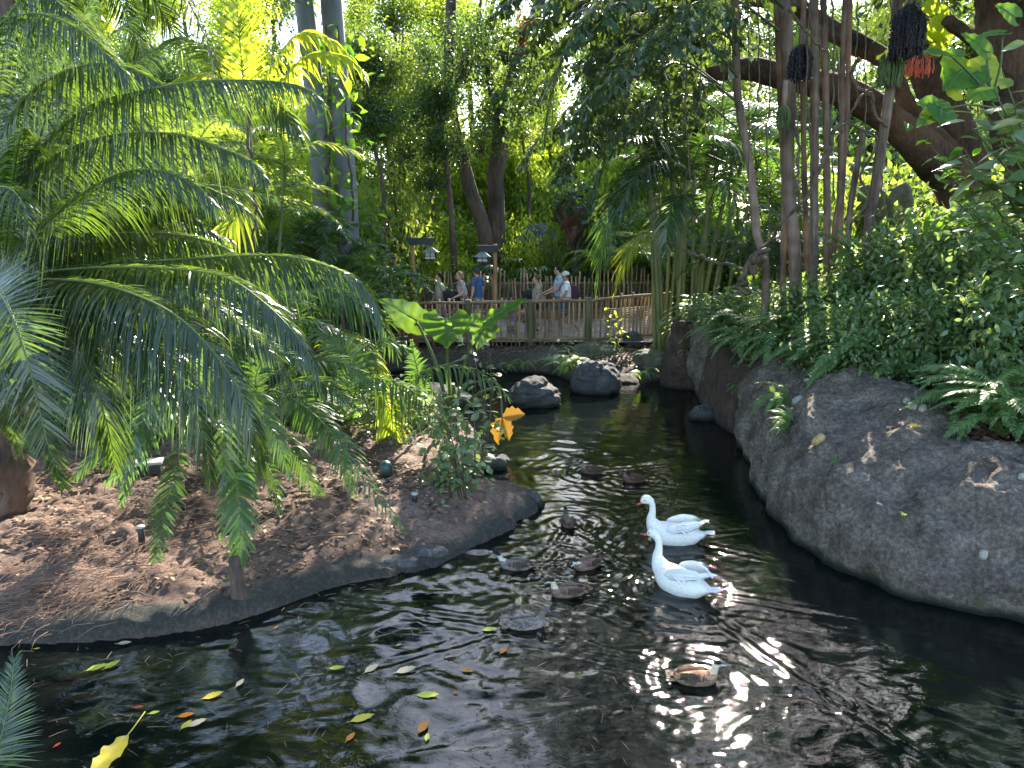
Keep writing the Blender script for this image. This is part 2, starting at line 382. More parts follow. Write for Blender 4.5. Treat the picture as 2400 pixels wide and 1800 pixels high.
# far bank
FB_SRC = [(-900, 893), (300, 885), (700, 882), (900, 872), (1000, 868), (1100, 866), (1200, 872), (1300, 880), (1345, 896), (1450, 900), (1500, 902), (1560, 893), (1700, 880), (2100, 878)]
FB = curve(np.array([Z(x, y)[:2] for x, y in FB_SRC]), 90)
xs = np.linspace(-14, 9, 330); ys = np.linspace(16.2, 20.6, 110); GX, GY = np.meshgrid(xs, ys)
d, s = seg_dist(GX, GY, FB); n = fbm(GX * 1.3, GY * 1.3, None, 4, 21)
soft = sstep(1.2, 1.9, GX) * (1 - sstep(3.3, 3.7, GX))
hin = .48 * (1 - np.exp(-(d / (.07 + .9 * soft)) ** 1.0)) + .05 * n + .08 * sstep(.2, 1.5, d) + .03 * soft * fbm(GX * 6, GY * 6, None, 3, 8)
H = np.where(s > 0, hin, -1.0 * (1 - np.exp(-d / .3)) - .02)
mb = MB(); mb.add(np.stack([GX, GY, H], -1), grid_faces(len(xs), len(ys)))
M['farbank'] = rock_mat('far_bank', (.05, .04, .03), (.11, .09, .065), (.2, .16, .12), 2.5, .8, 30, .03)
o = mb.build('far_bank', M['farbank']); tag(o, kind='structure')
FBX, FBY, FBH = xs, ys, H
def fz(x, y):
    j = int(np.clip(np.searchsorted(FBX, x), 0, len(FBX) - 1)); i = int(np.clip(np.searchsorted(FBY, y), 0, len(FBY) - 1)); return float(FBH[i, j])
M['path'] = plain('path_concrete', (.30, .27, .25), .85, .2, var=.18, scale=2.5, bump=.2)
mb = MB(); X, Y = np.meshgrid(np.linspace(-9, 7, 9), np.linspace(19.15, 24.2, 5)); mb.add(np.stack([X, Y, np.full_like(X, .635)], -1), grid_faces(9, 5))
o = mb.build('path', M['path']); tag(o, kind='structure')
PZ = .635

# wide ground to the horizon
M['ground'] = rock_mat('forest_floor', (.03, .025, .015), (.08, .06, .035), (.12, .09, .05), 1.5, .6, 20, .03)
xs = np.concatenate([[-400, -150, -60, -30, -20], np.arange(-16, 26, 1.0), [30, 60, 150, 400]]); ys = np.concatenate([[-400, -150, -50, -20, -8], np.arange(-4, 40, 1.0), [50, 80, 150, 400]])
GX, GY = np.meshgrid(xs, ys)
pond = (GX > -15.5) & (GX < 12) & (GY > -9) & (GY < 20)
H = np.where(pond, -1.5, .45 + .25 * np.clip((GY - 24) / 20, 0, 3) + .12 * fbm(GX * .2, GY * .2, None, 3, 2))
mb = MB(); mb.add(np.stack([GX, GY, H], -1), grid_faces(len(xs), len(ys)))
o = mb.build('ground', M['ground']); tag(o, kind='structure')
def bgz(x, y):
    return .45 + .25 * min(max((y - 24) / 20, 0), 3)
# pond bottom
M['silt'] = rock_mat('silt', (.035, .035, .018), (.09, .085, .045), (.13, .12, .07), 4, .5, 30, .02)
mb = MB(); X, Y = np.meshgrid(np.linspace(-15.4, 11, 40), np.linspace(-8, 19.5, 40)); mb.add(np.stack([X, Y, -.75 + .12 * fbm(X, Y, None, 3, 4)], -1), grid_faces(40, 40))
o = mb.build('pond_bottom', M['silt']); tag(o, kind='structure')

# rock wall on the right
WS = [(1548, 878), (1556, 886), (1575, 896), (1600, 905), (1640, 935), (1685, 970), (1715, 1010), (1745, 1060), (1752, 1110), (1765, 1150), (1800, 1200), (1835, 1250), (1880, 1292), (1930, 1325), (2007, 1358), (2116, 1398), (2235, 1424), (2400, 1465), (2600, 1510), (2900, 1560)]
RS = [(1585, 790, 1.0), (1590, 762, 1.3), (1604, 745, 1.52), (1639, 731, 1.6), (1677, 742, 1.6), (1707, 786, 1.45), (1749, 822, 1.35), (1812, 828, 1.45), (1871, 845, 1.45), (1915, 866, 1.45), (1960, 872, 1.5), (2010, 870, 1.55), (2070, 887, 1.5), (2133, 912, 1.45), (2192, 940, 1.4), (2240, 990, 1.3), (2300, 1032, 1.25), (2400, 1043, 1.3), (2560, 1050, 1.3), (2800, 1060, 1.3)]
nu, nv = 800, 150
Wp = curve(np.array([Z(*q) for q in WS]), nu); Rp = curve(np.array([Z(*q) for q in RS]), nu)
v = np.linspace(-.18, 1.22, nv)
S = np.zeros((nu, nv, 3))
for j, vv in enumerate(v):
    if vv < 0: S[:, j] = Wp + np.array([0, 0, vv * 5.0]) + (Rp - Wp) * np.array([1, 1, 0]) * (-vv * .6)
    elif vv <= 1:
        ph = vv * math.pi / 2; fx = 1 - math.cos(ph) ** 1.25; fzz = math.sin(ph) ** .85
        S[:, j] = Wp * np.array([1, 1, 0]) + (Rp - Wp) * np.array([1, 1, 0]) * fx; S[:, j, 2] = Rp[:, 2] * fzz
    else:
        e = (vv - 1) / .22; out_ = unit((Rp - Wp) * np.array([1, 1, 0])); S[:, j] = Rp + out_ * e * .5; S[:, j, 2] -= e * e * .5
du = np.gradient(S, axis=0); dv = np.gradient(S, axis=1); Nn = unit(np.cross(du, dv)); 
if Nn[nu // 2, nv // 3, 0] > 0: Nn = -Nn
x, y, z = S[..., 0], S[..., 1], S[..., 2]
big = fbm(x * .75, y * .75, z * .9, 3, 31); mid = fbm(x * 2.6, y * 2.6, z * 2.6, 4, 33); fine = fbm(x * 11, y * 11, z * 11, 4, 35)
ridge = -np.abs(fbm(x * 1.4 + 5, y * 1.4, z * 1.8, 4, 37))
w_ = sstep(-.1, .15, np.broadcast_to(v[None, :], (nu, nv)))
S = S + Nn * ((.10 * big + .055 * mid + .017 * fine + .010 * fbm(x * 27, y * 27, z * 27, 3, 39) + .10 * (ridge + .25)) * (0.35 + .65 * w_))[..., None]
mb = MB(); mb.add(S, grid_faces(nv, nu)[:, ::-1])
rockwall = mb.build('rock_wall', M['rockwall']); tag(rockwall, 'long rounded grey brown artificial rock wall along the right of the pond', 'rock wall')
RW = S
def wall_pt(x, y):
    """point of the wall surface nearest the photo pixel, and its outward normal"""
    P = RW.reshape(-1, 3) - np.array([0, 0, CAMZ]); c = P[:, 1] * cp - P[:, 2] * sp; u = P[:, 1] * sp + P[:, 2] * cp
    px = 1200 + 1800 * P[:, 0] / c; py = 900 - 1800 * u / c
    q = (px - x) ** 2 + (py - y) ** 2; k = np.argsort(q)[:12]; k = k[np.argmin(c[k])]
    i, j = divmod(k, nv); return RW[i, j], Nn[i, j]
# planting bed behind it
RL = Rp[::4, :2]
xs = np.linspace(2.5, 26, 200); ys = np.linspace(2.5, 21, 150); GX, GY = np.meshgrid(xs, ys)
d, s = seg_dist(GX, GY, RL); zr = np.interp(GY, Rp[::-1, 1], Rp[::-1, 2])
H = np.where(s > 0, zr - .14 + .5 * sstep(0, 5, d) + .05 * fbm(GX * 1.5, GY * 1.5, None, 4, 44), zr - .14 - 2.5 * sstep(.15, .6, d))
H = H * (1 - sstep(17.3, 18.3, GY)) + -.2 * sstep(17.3, 18.3, GY)
if s[50, 190] < 0: H = np.where(s < 0, zr - .14 + .5 * sstep(0, 5, d) + .05 * fbm(GX * 1.5, GY * 1.5, None, 4, 44), zr - .14 - 2.5 * sstep(.15, .6, d)); H = H * (1 - sstep(17.3, 18.3, GY)) - .2 * sstep(17.3, 18.3, GY)
M['soil'] = rock_mat('bed_soil', (.03, .02, .014), (.09, .06, .045), (.14, .09, .06), 4, .9, 30, .03)
mb = MB(); mb.add(np.stack([GX, GY, H], -1), grid_faces(len(xs), len(ys)))
o = mb.build('planting_bed', M['soil']); tag(o, kind='structure')
BX, BY, BH = xs, ys, H
def bz(x, y):
    j = int(np.clip(np.searchsorted(BX, x), 0, len(BX) - 1)); i = int(np.clip(np.searchsorted(BY, y), 0, len(BY) - 1)); return float(BH[i, j])
def Bp(x, y):
    """point of the planting bed seen at a photo pixel"""
    z = 1.4
    for _ in range(5):
        q = Z(x, y, z); z = .5 * z + .5 * bz(q[0], q[1])
    return Z(x, y, z)

# boulders
def boulder(src, wpx, hpx, label, mat='boulder', z0=0.0, seed=1, depth=.8, flat=1.0, strata=.0, base_drop=.25, name='boulder', group=None, Yd=None):
    c = Z(src[0], src[1], z0) if Yd is None else D(src[0], src[1], Yd); sc = np.linalg.norm(c - np.array([0, 0, CAMZ])) / 1800
    rx = wpx * sc / 2; hz = hpx * sc; ry = rx * depth
    nu_, nv_ = 72, 46
    th = np.linspace(0, 2 * np.pi, nu_, endpoint=False)[None, :]; ph = np.linspace(-np.pi / 2, np.pi / 2, nv_)[:, None]
    def pw(a, e): return np.sign(a) * np.abs(a) ** e
    X = pw(np.cos(ph), .7) * pw(np.cos(th), .9); Y = pw(np.cos(ph), .7) * pw(np.sin(th), .9); Zz = pw(np.sin(ph), .8 * flat) + 0 * th
    n = fbm(X * 1.1 + seed, Y * 1.1, Zz * 1.1, 3, seed); n2 = fbm(X * 4 + seed, Y * 4, Zz * 4, 4, seed + 3)
    k = 1 + .20 * n + .05 * n2
    if strata: k = k - strata * np.exp(-((np.mod(Zz * 1.6 + .25 * n, .8) - .4) / .05) ** 2)
    V = np.stack([X * k * rx, Y * k * ry, Zz * k * (hz + base_drop) / 2 + (hz - base_drop) / 2], -1)
    i = np.arange(nv_ - 1)[:, None]; j = np.arange(nu_)[None, :]; j2 = (j + 1) % nu_
    F = np.stack([i * nu_ + j, i * nu_ + j2, (i + 1) * nu_ + j2, (i + 1) * nu_ + j], -1).reshape(-1, 4)
    mb = MB(); mb.add(V.reshape(-1, 3), F)
    o = mb.build(name, M[mat], loc=tuple(c + np.array([0, ry * .8, 0]))); tag(o, label, 'rock' if name == 'boulder' else 'stone', group)
    return o
boulder((1255, 955), 122, 62, 'grey cracked boulder standing alone in the water, left of the two in the pond', seed=4, strata=.14, depth=.85)
boulder((1400, 925), 108, 78, 'tall dark grey boulder in the water, right of the cracked one', seed=9, strata=.05, depth=.9)
boulder((1405, 858), 125, 48, 'rounded olive brown boulder on the far bank behind the dark grey boulder', 'boulder_g', z0=.15, seed=13, depth=.8)
boulder((1535, 885), 115, 60, 'mossy green brown boulder at the foot of the far end of the rock wall', 'boulder_g', seed=17, depth=.9)
boulder((1487, 812), 48, 30, 'small round brown rock in front of the right end of the pole fence', 'boulder', z0=.5, seed=23, base_drop=.1)
boulder((1015, 962), 170, 42, 'low flat pale rock at the back of the dirt bank behind the big leaves', 'boulder', seed=27, base_drop=.2)
boulder((1160, 1102), 66, 28, 'small wet dark rock in the shallows below the orange wilted leaf', 'boulder', seed=31, base_drop=.15)
boulder((1238, 1190), 66, 30, 'dark rounded rock at the tip of the dirt bank', 'boulder', seed=35, base_drop=.2)
boulder((1655, 985), 70, 30, 'pale buttress of rock low against the rock wall at the waterline', 'boulder', seed=37, base_drop=.3)
for (x, y, w_, h, sd, lb) in [(935, 1325, 78, 14, 41, 'lower flat slab of slate on the rim of the dirt bank'), (1003, 1302, 82, 13, 43, 'upper flat slab of slate overlapping on the rim of the dirt bank')]:
    q = G(x, y); boulder((x, y), w_, h, lb, 'boulder', z0=q[2] + .02, seed=sd, base_drop=.03, flat=.6, depth=.45, name='slate_slab')

# pebbles set in the wall, a leaf on it
for (x, y, s, m, lb) in [(1720, 884, 24, 'pebble', 'round pale pebble set in the rock wall, nearest its far end'), (1868, 938, 30, 'pebble', 'long white pebble beside the fern tuft on the rock wall'), (1917, 1032, 34, 'pebble_y', 'ochre stained pebble in the middle of the rock wall'), (2122, 940, 20, 'pebble', 'first small pebble of the row on the top of the rock wall'), (2140, 950, 26, 'pebble', 'middle pebble of the row on the top of the rock wall'), (2160, 958, 26, 'pebble', 'end pebble of the row on top of the rock wall, nearest the ferns'), (2300, 1302, 22, 'pebble', 'pale pebble low on the near face of the rock wall'), (2395, 1112, 18, 'pebble', 'pale pebble at the right edge of the rock wall'), (1890, 890, 14, 'pebble', 'tiny grey pebble on the wall crest above the fern tuft')]:
    P, n = wall_pt(x, y); sc = np.linalg.norm(P - np.array([0, 0, CAMZ])) / 1800 * s / 2
    th = np.linspace(0, 2 * np.pi, 20, endpoint=False)[None, :]; ph = np.linspace(-np.pi / 2, np.pi / 2, 12)[:, None]
    V = np.stack([np.cos(ph) * np.cos(th) * sc, np.cos(ph) * np.sin(th) * sc * .7, np.sin(ph) * sc * .62 + 0 * th], -1) * (1 + .12 * fbm(np.cos(ph) * np.cos(th) * 1.3 + x, np.sin(th) + 0 * ph, None, 2))[..., None]
    i = np.arange(11)[:, None]; j = np.arange(20)[None, :]; j2 = (j + 1) % 20
    mb = MB(); mb.add(V.reshape(-1, 3), np.stack([i * 20 + j, i * 20 + j2, (i + 1) * 20 + j2, (i + 1) * 20 + j], -1).reshape(-1, 4))
    o = mb.build('pebble', M[m], loc=tuple(P + n * sc * .1)); o.rotation_euler = Vector(n).to_track_quat('Z', 'X').to_euler(); tag(o, lb, 'pebble')

# water
BIRDS = []   # (x, y, heading, size) of swimming birds, for their wakes
def water_height(X, Y):
    wx = X + .10 * vnoise(X * 3, Y * 3, None, 61) ; wy = Y + .10 * vnoise(X * 3, Y * 3, None, 62)
    h = .0075 * fbm(wx * 2.4, wy * 3.4, None, 2, 63) + .0032 * fbm(wx * 6.0, wy * 7.5, None, 2, 65) + .0006 * vnoise(wx * 16, wy * 18, None, 67)
    for (bx, by, hd, sz) in BIRDS:
        dx, dy = X - bx, Y - by
        ca, sa = math.cos(hd), math.sin(hd)
        al = dx * ca + dy * sa; ac = -dx * sa + dy * ca
        r = np.hypot(dx, dy)
        h = h + .0060 * sz * np.sin(r * 38 - .5) * np.exp(-r / .55) * sstep(.05, .2, r)
        v_ = np.abs(ac) - (-al) * .42
        h = h + .0065 * sz * np.sin(v_ * 42) * np.exp(-(v_ / .16) ** 2) * sstep(.1, -.3, al) * np.exp(al * .5)
    d, _ = seg_dist(X, Y, Wp[::6, :2])
    calm = .22 + .78 * sstep(.4, 2.0, d)
    far = 1 - .45 * sstep(10, 15, Y)
    return h * calm * far
# ------------------------------------------------------------------ plant builders
def frond_into(mb, P, n=90, L=.4, W=.018, fwd=35, droop=.35, lift=.15, up=(0, 0, 1), s0=.12, seed=0, rad=.012, jit=.12, prof=None, segs=4, tip=.35, lm=0, rm=1, wl=None):
    """pinnate frond along the curve P: a tapered rachis and two rows of leaflets"""
    rg = np.random.default_rng(seed)
    C = curve(P, 40)
    mb.tube(C, np.linspace(rad, rad * .18, 40), 5, rm, cap=False)
    t = np.linspace(s0, 1.0, n)
    idx = t * 39
    p = np.stack([np.interp(idx, np.arange(40), C[:, k]) for k in range(3)], 1)
    T0 = unit(np.gradient(C, axis=0)); T = unit(np.stack([np.interp(idx, np.arange(40), T0[:, k]) for k in range(3)], 1))
    up = np.asarray(up, float); U = unit(up - T * (T @ up)[:, None]) if up.ndim == 1 else unit(up)
    S = np.cross(T, U)
    q = (t - s0) / (1 - s0)
    prf = (np.sin(np.pi * np.clip(q, 0, 1) ** .75 * .86 + .32)) if prof is None else prof(q)
    prf = np.maximum(prf, tip * .6)
    u = np.linspace(0, 1, segs + 1)
    wsh = np.array([.45, 1.0, .85, .5, 0.0]) if segs == 4 else np.interp(u, [0, .25, .5, .75, 1], [.45, 1, .85, .5, 0])
    for sd in (-1, 1):
        fa = np.radians(fwd + 28 * q ** 2 + rg.normal(0, 4, n))
        d = unit(S * sd * np.cos(fa)[:, None] + T * np.sin(fa)[:, None] + U * (lift + rg.normal(0, jit * .5, n))[:, None])
        Ln = L * prf * (1 + rg.normal(0, .07, n)); dr = droop * (1 + rg.normal(0, .25, n))
        X = p[:, None, :] + d[:, None, :] * (Ln[:, None] * u)[..., None]
        X[..., 2] -= (dr * Ln)[:, None] * u ** 2
        X += (rg.normal(0, jit * .3, (n, 1, 3)) * (Ln[:, None] * u ** 2)[..., None])
        tang = unit(np.gradient(X, axis=1))
        wd = unit(T[:, None, :] - tang * np.sum(T[:, None, :] * tang, -1, keepdims=True) + rg.normal(0, .18, (n, 1, 3)))
        nn = np.cross(wd, tang)
        Wn = (W * (.6 + .4 * prf))[:, None] * wsh
        A = X + wd * Wn[..., None] * .5 + nn * Wn[..., None] * .12; B = X - wd * Wn[..., None] * .5 + nn * Wn[..., None] * .12
        V = np.stack([A, B], 2).reshape(-1, 3)
        k = segs + 1
        i = np.arange(n)[:, None] * (2 * k); j = np.arange(segs)[None, :] * 2
        F = np.stack([i + j, i + j + 1, i + j + 3, i + j + 2], -1).reshape(-1, 4)
        mb.add(V, F, lm, True)
    return mb
# leaf templates: X along the leaf, Z the normal
T_LEAF = (np.array([[0, 0, 0], [.5, .26, .07], [1, 0, -.08], [.5, -.26, .07]]), np.array([[0, 1, 2, 3]]))
T_LEAF2 = (np.array([[0, 0, 0], [.3, .22, .06], [.3, 0, 0.0], [.3, -.22, .06], [.68, .2, .02], [.68, 0, -.04], [.68, -.2, .02], [1, 0, -.14]]), np.array([[0, 2, 1, 1], [1, 2, 5, 4], [2, 3, 6, 5], [0, 3, 2, 2], [4, 5, 7, 7], [5, 6, 7, 7]]))
T_LANCE = (np.array([[0, 0, 0], [.35, .10, .03], [1, 0, -.18], [.35, -.10, .03]]), np.array([[0, 1, 2, 3]]))
def _tri(t):
    V, F = t; q = [f for f in F if len(set(f)) == 4]; tr = [list(dict.fromkeys(f)) for f in F if len(set(f)) < 4]
    return V, np.array(q), np.array(tr) if tr else None
def scatter(mb, tmpl, org, X, Nrm, size, m=0, width=1.0):
    V, q, tr = _tri(tmpl)
    X = unit(X); Yv = unit(np.cross(Nrm, X)); Zv = np.cross(X, Yv)
    size = np.broadcast_to(size, (len(org),))
    W = org[:, None, :] + size[:, None, None] * (V[None, :, 0:1] * X[:, None, :] + width * V[None, :, 1:2] * Yv[:, None, :] + V[None, :, 2:3] * Zv[:, None, :])
    base = (np.arange(len(org)) * len(V))[:, None, None]
    n0 = mb.n
    mb.add(W.reshape(-1, 3), (q[None] + base).reshape(-1, 4), m, True)
    if tr is not None:
        mb.F.append(((tr[None] + base).reshape(-1, 3) + n0, m, True))
    return mb
def clumps(rg, centers, per, spread, size, up=.8, droop=.3, outw=.5):
    """leaves round clump centres; returns org, X, N, size"""
    c = np.repeat(centers, per, 0)
    o = c + rg.normal(0, 1, c.shape) * spread
    rel = unit(o - c + 1e-4)
    X = unit(rel * outw + rg.normal(0, .6, c.shape) + np.array([0, 0, -droop]))
    Nn = unit(rg.normal(0, 1, c.shape) * (1 - up * .5) + np.array([0, 0, up]))
    return o, X, Nn, size * rg.uniform(.6, 1.25, len(c))
def ell_centers(rg, n, c, r, shell=.5):
    d = unit(rg.normal(0, 1, (n, 3))); k = rg.uniform(shell, 1, n) ** .6
    return np.asarray(c) + d * k[:, None] * np.asarray(r)
def crown_mesh(name, seed, n_cl, per, r, spread, leaf, mats, tmpl=T_LEAF, shell=.35, droop=.3, twigs=True, up=.6):
    rg = np.random.default_rng(seed); mb = MB()
    cs = ell_centers(rg, n_cl, (0, 0, 0), r, shell)
    # lumpy outline: pull clumps towards a few lobes
    lobes = ell_centers(rg, 7, (0, 0, 0), np.array(r) * .75, .8)
    k = rg.integers(0, 7, n_cl); cs = cs * .62 + lobes[k] * .38 + rg.normal(0, .06, cs.shape) * np.array(r)
    o, X, Nn, sz = clumps(rg, cs, per, spread, leaf, up, droop)
    scatter(mb, tmpl, o, X, Nn, sz, 0)
    if twigs:
        for c in cs[::3]:
            mb.tube(curve([np.array([0, 0, -r[2] * .8]) * .6 + c * .1, c * .55 + rg.normal(0, .1, 3), c], 5), np.linspace(.03, .008, 5) * max(r) / 2, 4, 1, cap=False)
    me = mk_mesh(name, mb); [me.materials.append(q) for q in mats]
    return me
def fan_into(mb, c, axis, nrm, R_, nb=9, W=.05, spread=150, m=0, droop=.3, rg=None):
    """palmate fan leaf: nb blades spreading from c"""
    axis = unit(np.asarray(axis, float)); nrm = unit(nrm - axis * np.dot(nrm, axis)); side = np.cross(nrm, axis)
    u = np.linspace(0, 1, 4); ws = np.array([.35, 1, .8, .25])
    for k in range(nb):
        a = math.radians((k / (nb - 1) - .5) * spread); d = axis * math.cos(a) + side * math.sin(a)
        Lk = R_ * (.75 + .25 * math.cos(a)) * rg.uniform(.9, 1.08)
        X = c + d[None] * (Lk * u)[:, None]; X[:, 2] -= droop * Lk * u ** 2
        wv = np.cross(nrm, d) * W / 2
        V = np.stack([X + wv * ws[:, None], X - wv * ws[:, None]], 1).reshape(-1, 3)
        mb.add(V, [[0, 1, 3, 2], [2, 3, 5, 4], [4, 5, 7, 6]], m, True)
def blade_into(mb, base, direction, nrm, L, W, kind='ovate', droop=.25, fold=.18, wave=.0, m=0, nu=10, nv=6, seed=0):
    X = unit(np.asarray(direction, float)); Nn = unit(np.asarray(nrm, float) - X * np.dot(nrm, X)); Y = np.cross(Nn, X)
    u = np.linspace(0, 1, nu); v = np.linspace(-1, 1, 2 * nv + 1)
    if kind == 'heart': prof = np.interp(u, [0, .08, .25, .45, .7, .88, 1], [.45, .82, 1, .9, .55, .26, 0]); back = .30
    elif kind == 'ovate': prof = np.interp(u, [0, .15, .4, .7, .9, 1], [.05, .62, 1, .75, .3, 0]); back = 0
    elif kind == 'round': prof = np.interp(u, [0, .08, .3, .6, .85, 1], [.2, .7, 1, 1, .65, .1]); back = .12
    else: prof = np.interp(u, [0, .2, .5, .8, 1], [.12, .7, 1, .7, 0]); back = 0
    uu, vv = np.meshgrid(u, v, indexing='ij')
    px = uu * L - back * L * np.abs(vv) ** 1.6 * (1 - uu) ** 2.2
    sc = 1 + wave * .5 * np.sin(uu * 26 + np.sign(vv) * 1.0) * np.abs(vv) ** 3
    py = vv * prof[:, None] * W / 2 * sc
    pz = fold * np.abs(py) - droop * L * uu ** 2 + wave * L * .10 * np.sin(uu * 24 + vv) * np.abs(vv) ** 2 - .045 * L * np.abs(np.sin(uu * 14 - np.abs(vv) * 3)) * (vv != 0) * (kind == 'heart')
    V = np.asarray(base) + px[..., None] * X + py[..., None] * Y + pz[..., None] * Nn
    mb.add(V.reshape(-1, 3), grid_faces(2 * nv + 1, nu), m, True)
    return mb

# ------------------------------------------------------------------ the big palm in front on the left
base = D(-70, 640, 7.6)
hero = thing('feather_palm', 'big arching feather palm filling the left side, its trunk at the left edge', 'palm', (base[0] + .1, 8.2, .3))
rg = np.random.default_rng(5)
tb = np.array([base[0] - .45, 8.1, .2]); mb = MB(); mb.tube(curve([tb, (tb + base) / 2 + np.array([.08, 0, 0]), base + np.array([0, 0, -.05])], 26), np.linspace(.34, .24, 26), 16, 0, rough=.35, seed=3)
for k in range(90):      # old leaf bases round the trunk
    a = rg.uniform(0, 6.28); h = rg.uniform(.05, 1.0); c = tb + (base - tb) * h; q = c + np.array([math.cos(a), math.sin(a), 0]) * .27
    mb.tube([q, q + np.array([math.cos(a) * .09, math.sin(a) * .09, .13])], [.05, .02], 5, 0)
part('trunk', mb, [M['trunk']], hero)
# rachis control points in the photograph with the depth of each
HF = [
 ([(0, 325, 7.4), (63, 228, 7.3), (139, 173, 7.2), (224, 150, 7.1), (300, 158, 7.0), (390, 205, 6.9)], .50, .0, 110, 1),
 ([(20, 430, 7.5), (105, 338, 7.3), (211, 249, 7.1), (338, 213, 6.9), (464, 190, 6.8), (633, 190, 6.7), (717, 207, 6.6), (752, 236, 6.6)], .46, .0, 190, 2),
 ([(20, 470, 7.5), (84, 395, 7.3), (190, 338, 7.1), (295, 314, 6.9), (422, 316, 6.7), (527, 350, 6.6), (590, 380, 6.5), (622, 420, 6.5)], .44, .0, 160, 3),
 ([(20, 610, 7.5), (60, 570, 7.2), (127, 506, 6.9), (211, 442, 6.6), (295, 401, 6.4), (380, 400, 6.3), (450, 430, 6.3), (505, 480, 6.3)], .46, .0, 150, 4),
 ([(20, 600, 7.7), (160, 520, 7.9), (300, 430, 8.0), (420, 425, 8.0), (530, 460, 8.0), (600, 510, 8.0)], .42, .0, 130, 5),
 ([(20, 640, 7.6), (84, 610, 7.9), (190, 549, 8.2), (295, 506, 8.3), (422, 498, 8.4), (520, 560, 8.4)], .40, .0, 130, 6),
 ([(30, 640, 7.5), (211, 619, 7.2), (380, 610, 7.0), (548, 600, 6.9), (680, 602, 6.8), (800, 636, 6.7), (860, 680, 6.7), (892, 742, 6.7)], .50, .0, 210, 7),
 ([(30, 650, 7.4), (150, 632, 6.9), (300, 626, 6.6), (450, 634, 6.3), (540, 655, 6.1), (620, 710, 6.0), (690, 780, 5.9), (742, 858, 5.9)], .48, .0, 200, 8),
 ([(30, 655, 7.3), (120, 655, 6.6), (230, 665, 6.2), (340, 700, 5.9), (430, 752, 5.7), (506, 832, 5.6), (561, 916, 5.6), (596, 1005, 5.6), (612, 1100, 5.7)], .44, .0, 210, 9),
 ([(-30, 640, 7.0), (10, 700, 5.8), (40, 770, 5.5), (67, 853, 5.4), (93, 959, 5.4), (118, 1060, 5.4), (150, 1140, 5.5)], .46, .8, 150, 10),
 ([(-60, 640, 7.0), (-20, 760, 5.9), (0, 860, 5.8), (20, 960, 5.8), (45, 1060, 5.9)], .40, .8, 110, 11),
 ([(-40, 380, 7.5), (-20, 100, 7.3), (63, 32, 7.0), (169, 60, 6.8), (253, 130, 6.7), (300, 175, 6.7)], .5, .0, 130, 12),
 ([(-20, 300, 7.5), (0, 80, 7.6), (80, -20, 7.6), (160, 25, 7.5), (232, 95, 7.4), (292, 150, 7.4)], .42, .0, 110, 13),
 ([(-50, 560, 7.4), (-20, 455, 6.6), (20, 440, 6.2), (55, 480, 6.0), (72, 540, 6.0)], .36, .2, 70, 14),
 ([(0, 650, 7.6), (140, 700, 8.0), (260, 770, 8.2), (350, 830, 8.2), (430, 900, 8.2)], .38, .0, 110, 15),
 ([(10, 640, 7.7), (160, 590, 8.4), (300, 560, 8.7), (430, 556, 8.9), (540, 590, 9.0)], .36, .0, 110, 16),
 ([(0, 620, 7.7), (40, 420, 8.2), (120, 330, 8.4), (220, 300, 8.5), (330, 320, 8.6), (400, 380, 8.6)], .44, .0, 120, 17),
 ([(0, 620, 7.7), (-10, 300, 8.0), (60, 180, 8.2), (160, 120, 8.4), (260, 130, 8.5)], .44, .0, 100, 18),
 ([(10, 650, 7.6), (110, 690, 7.2), (180, 760, 6.9), (230, 850, 6.8), (260, 940, 6.8)], .40, .3, 110, 19),
 ([(20, 650, 7.3), (120, 668, 6.8), (250, 720, 6.4), (370, 810, 6.1), (440, 920, 6.0), (480, 1030, 6.0), (495, 1120, 6.1)], .42, .0, 170, 20),
 ([(10, 660, 7.3), (90, 710, 6.6), (170, 800, 6.2), (225, 910, 6.0), (255, 1010, 6.0), (270, 1090, 6.1)], .40, .2, 150, 21),
 ([(30, 640, 7.6), (250, 640, 7.9), (450, 690, 8.0), (600, 790, 8.0), (690, 900, 8.1)], .42, .0, 150, 22),
 ([(20, 620, 7.6), (180, 560, 7.4), (350, 545, 7.3), (500, 570, 7.2), (620, 640, 7.2)], .42, .0, 150, 23),
]
for P, L, roll, n, sd in HF:
    W3 = [D(*q) for q in P]
    upv = unit(np.array([.12, -.35 - roll, 1.0 - .6 * roll]))
    mb = MB(); frond_into(mb, W3, int(n * 1.25), L * (1.18 if roll < .5 else 1.05), .019, fwd=30, droop=.95 if roll < .3 else .14, lift=.10 if roll < .5 else .02, up=upv, s0=.05, seed=sd, rad=.017, jit=.07)
    part('frond', mb, [M['palm'], M['rachis']], hero)
# inner and hind fronds of the same crown
rg = np.random.default_rng(88)
for k, (x1, y1, Y1, up1) in enumerate([(330, 30, 8.6, 90), (250, -60, 8.2, 60), (480, 260, 9.2, 90), (560, 330, 9.2, 70), (120, 20, 9.0, 60), (420, 650, 9.2, 70), (330, 740, 9.0, 60), (200, 800, 8.6, 50), (540, 560, 9.3, 60), (-60, 100, 8.6, 60), (80, 880, 7.6, 30), (450, 80, 9.0, 90), (640, 460, 8.8, 70), (60, 300, 6.6, 60), (160, 420, 8.8, 60), (300, 900, 8.6, 30)]):
    a = np.array([10., 620., 7.6]); b = np.array([x1, y1, Y1]); m1 = a * .68 + b * .32 + np.array([0, -up1 * 1.0, 0]); m2 = a * .32 + b * .68 + np.array([0, -up1 * 1.1, 0])
    mb = MB(); frond_into(mb, [D(*q) for q in (a, m1, m2, b)], 140, .50, .020, fwd=30, droop=.85, lift=.1, up=(.1, -.4, 1), s0=.1, seed=700 + k, rad=.015, jit=.09)
    part('frond', mb, [M['palm'], M['rachis']], hero)
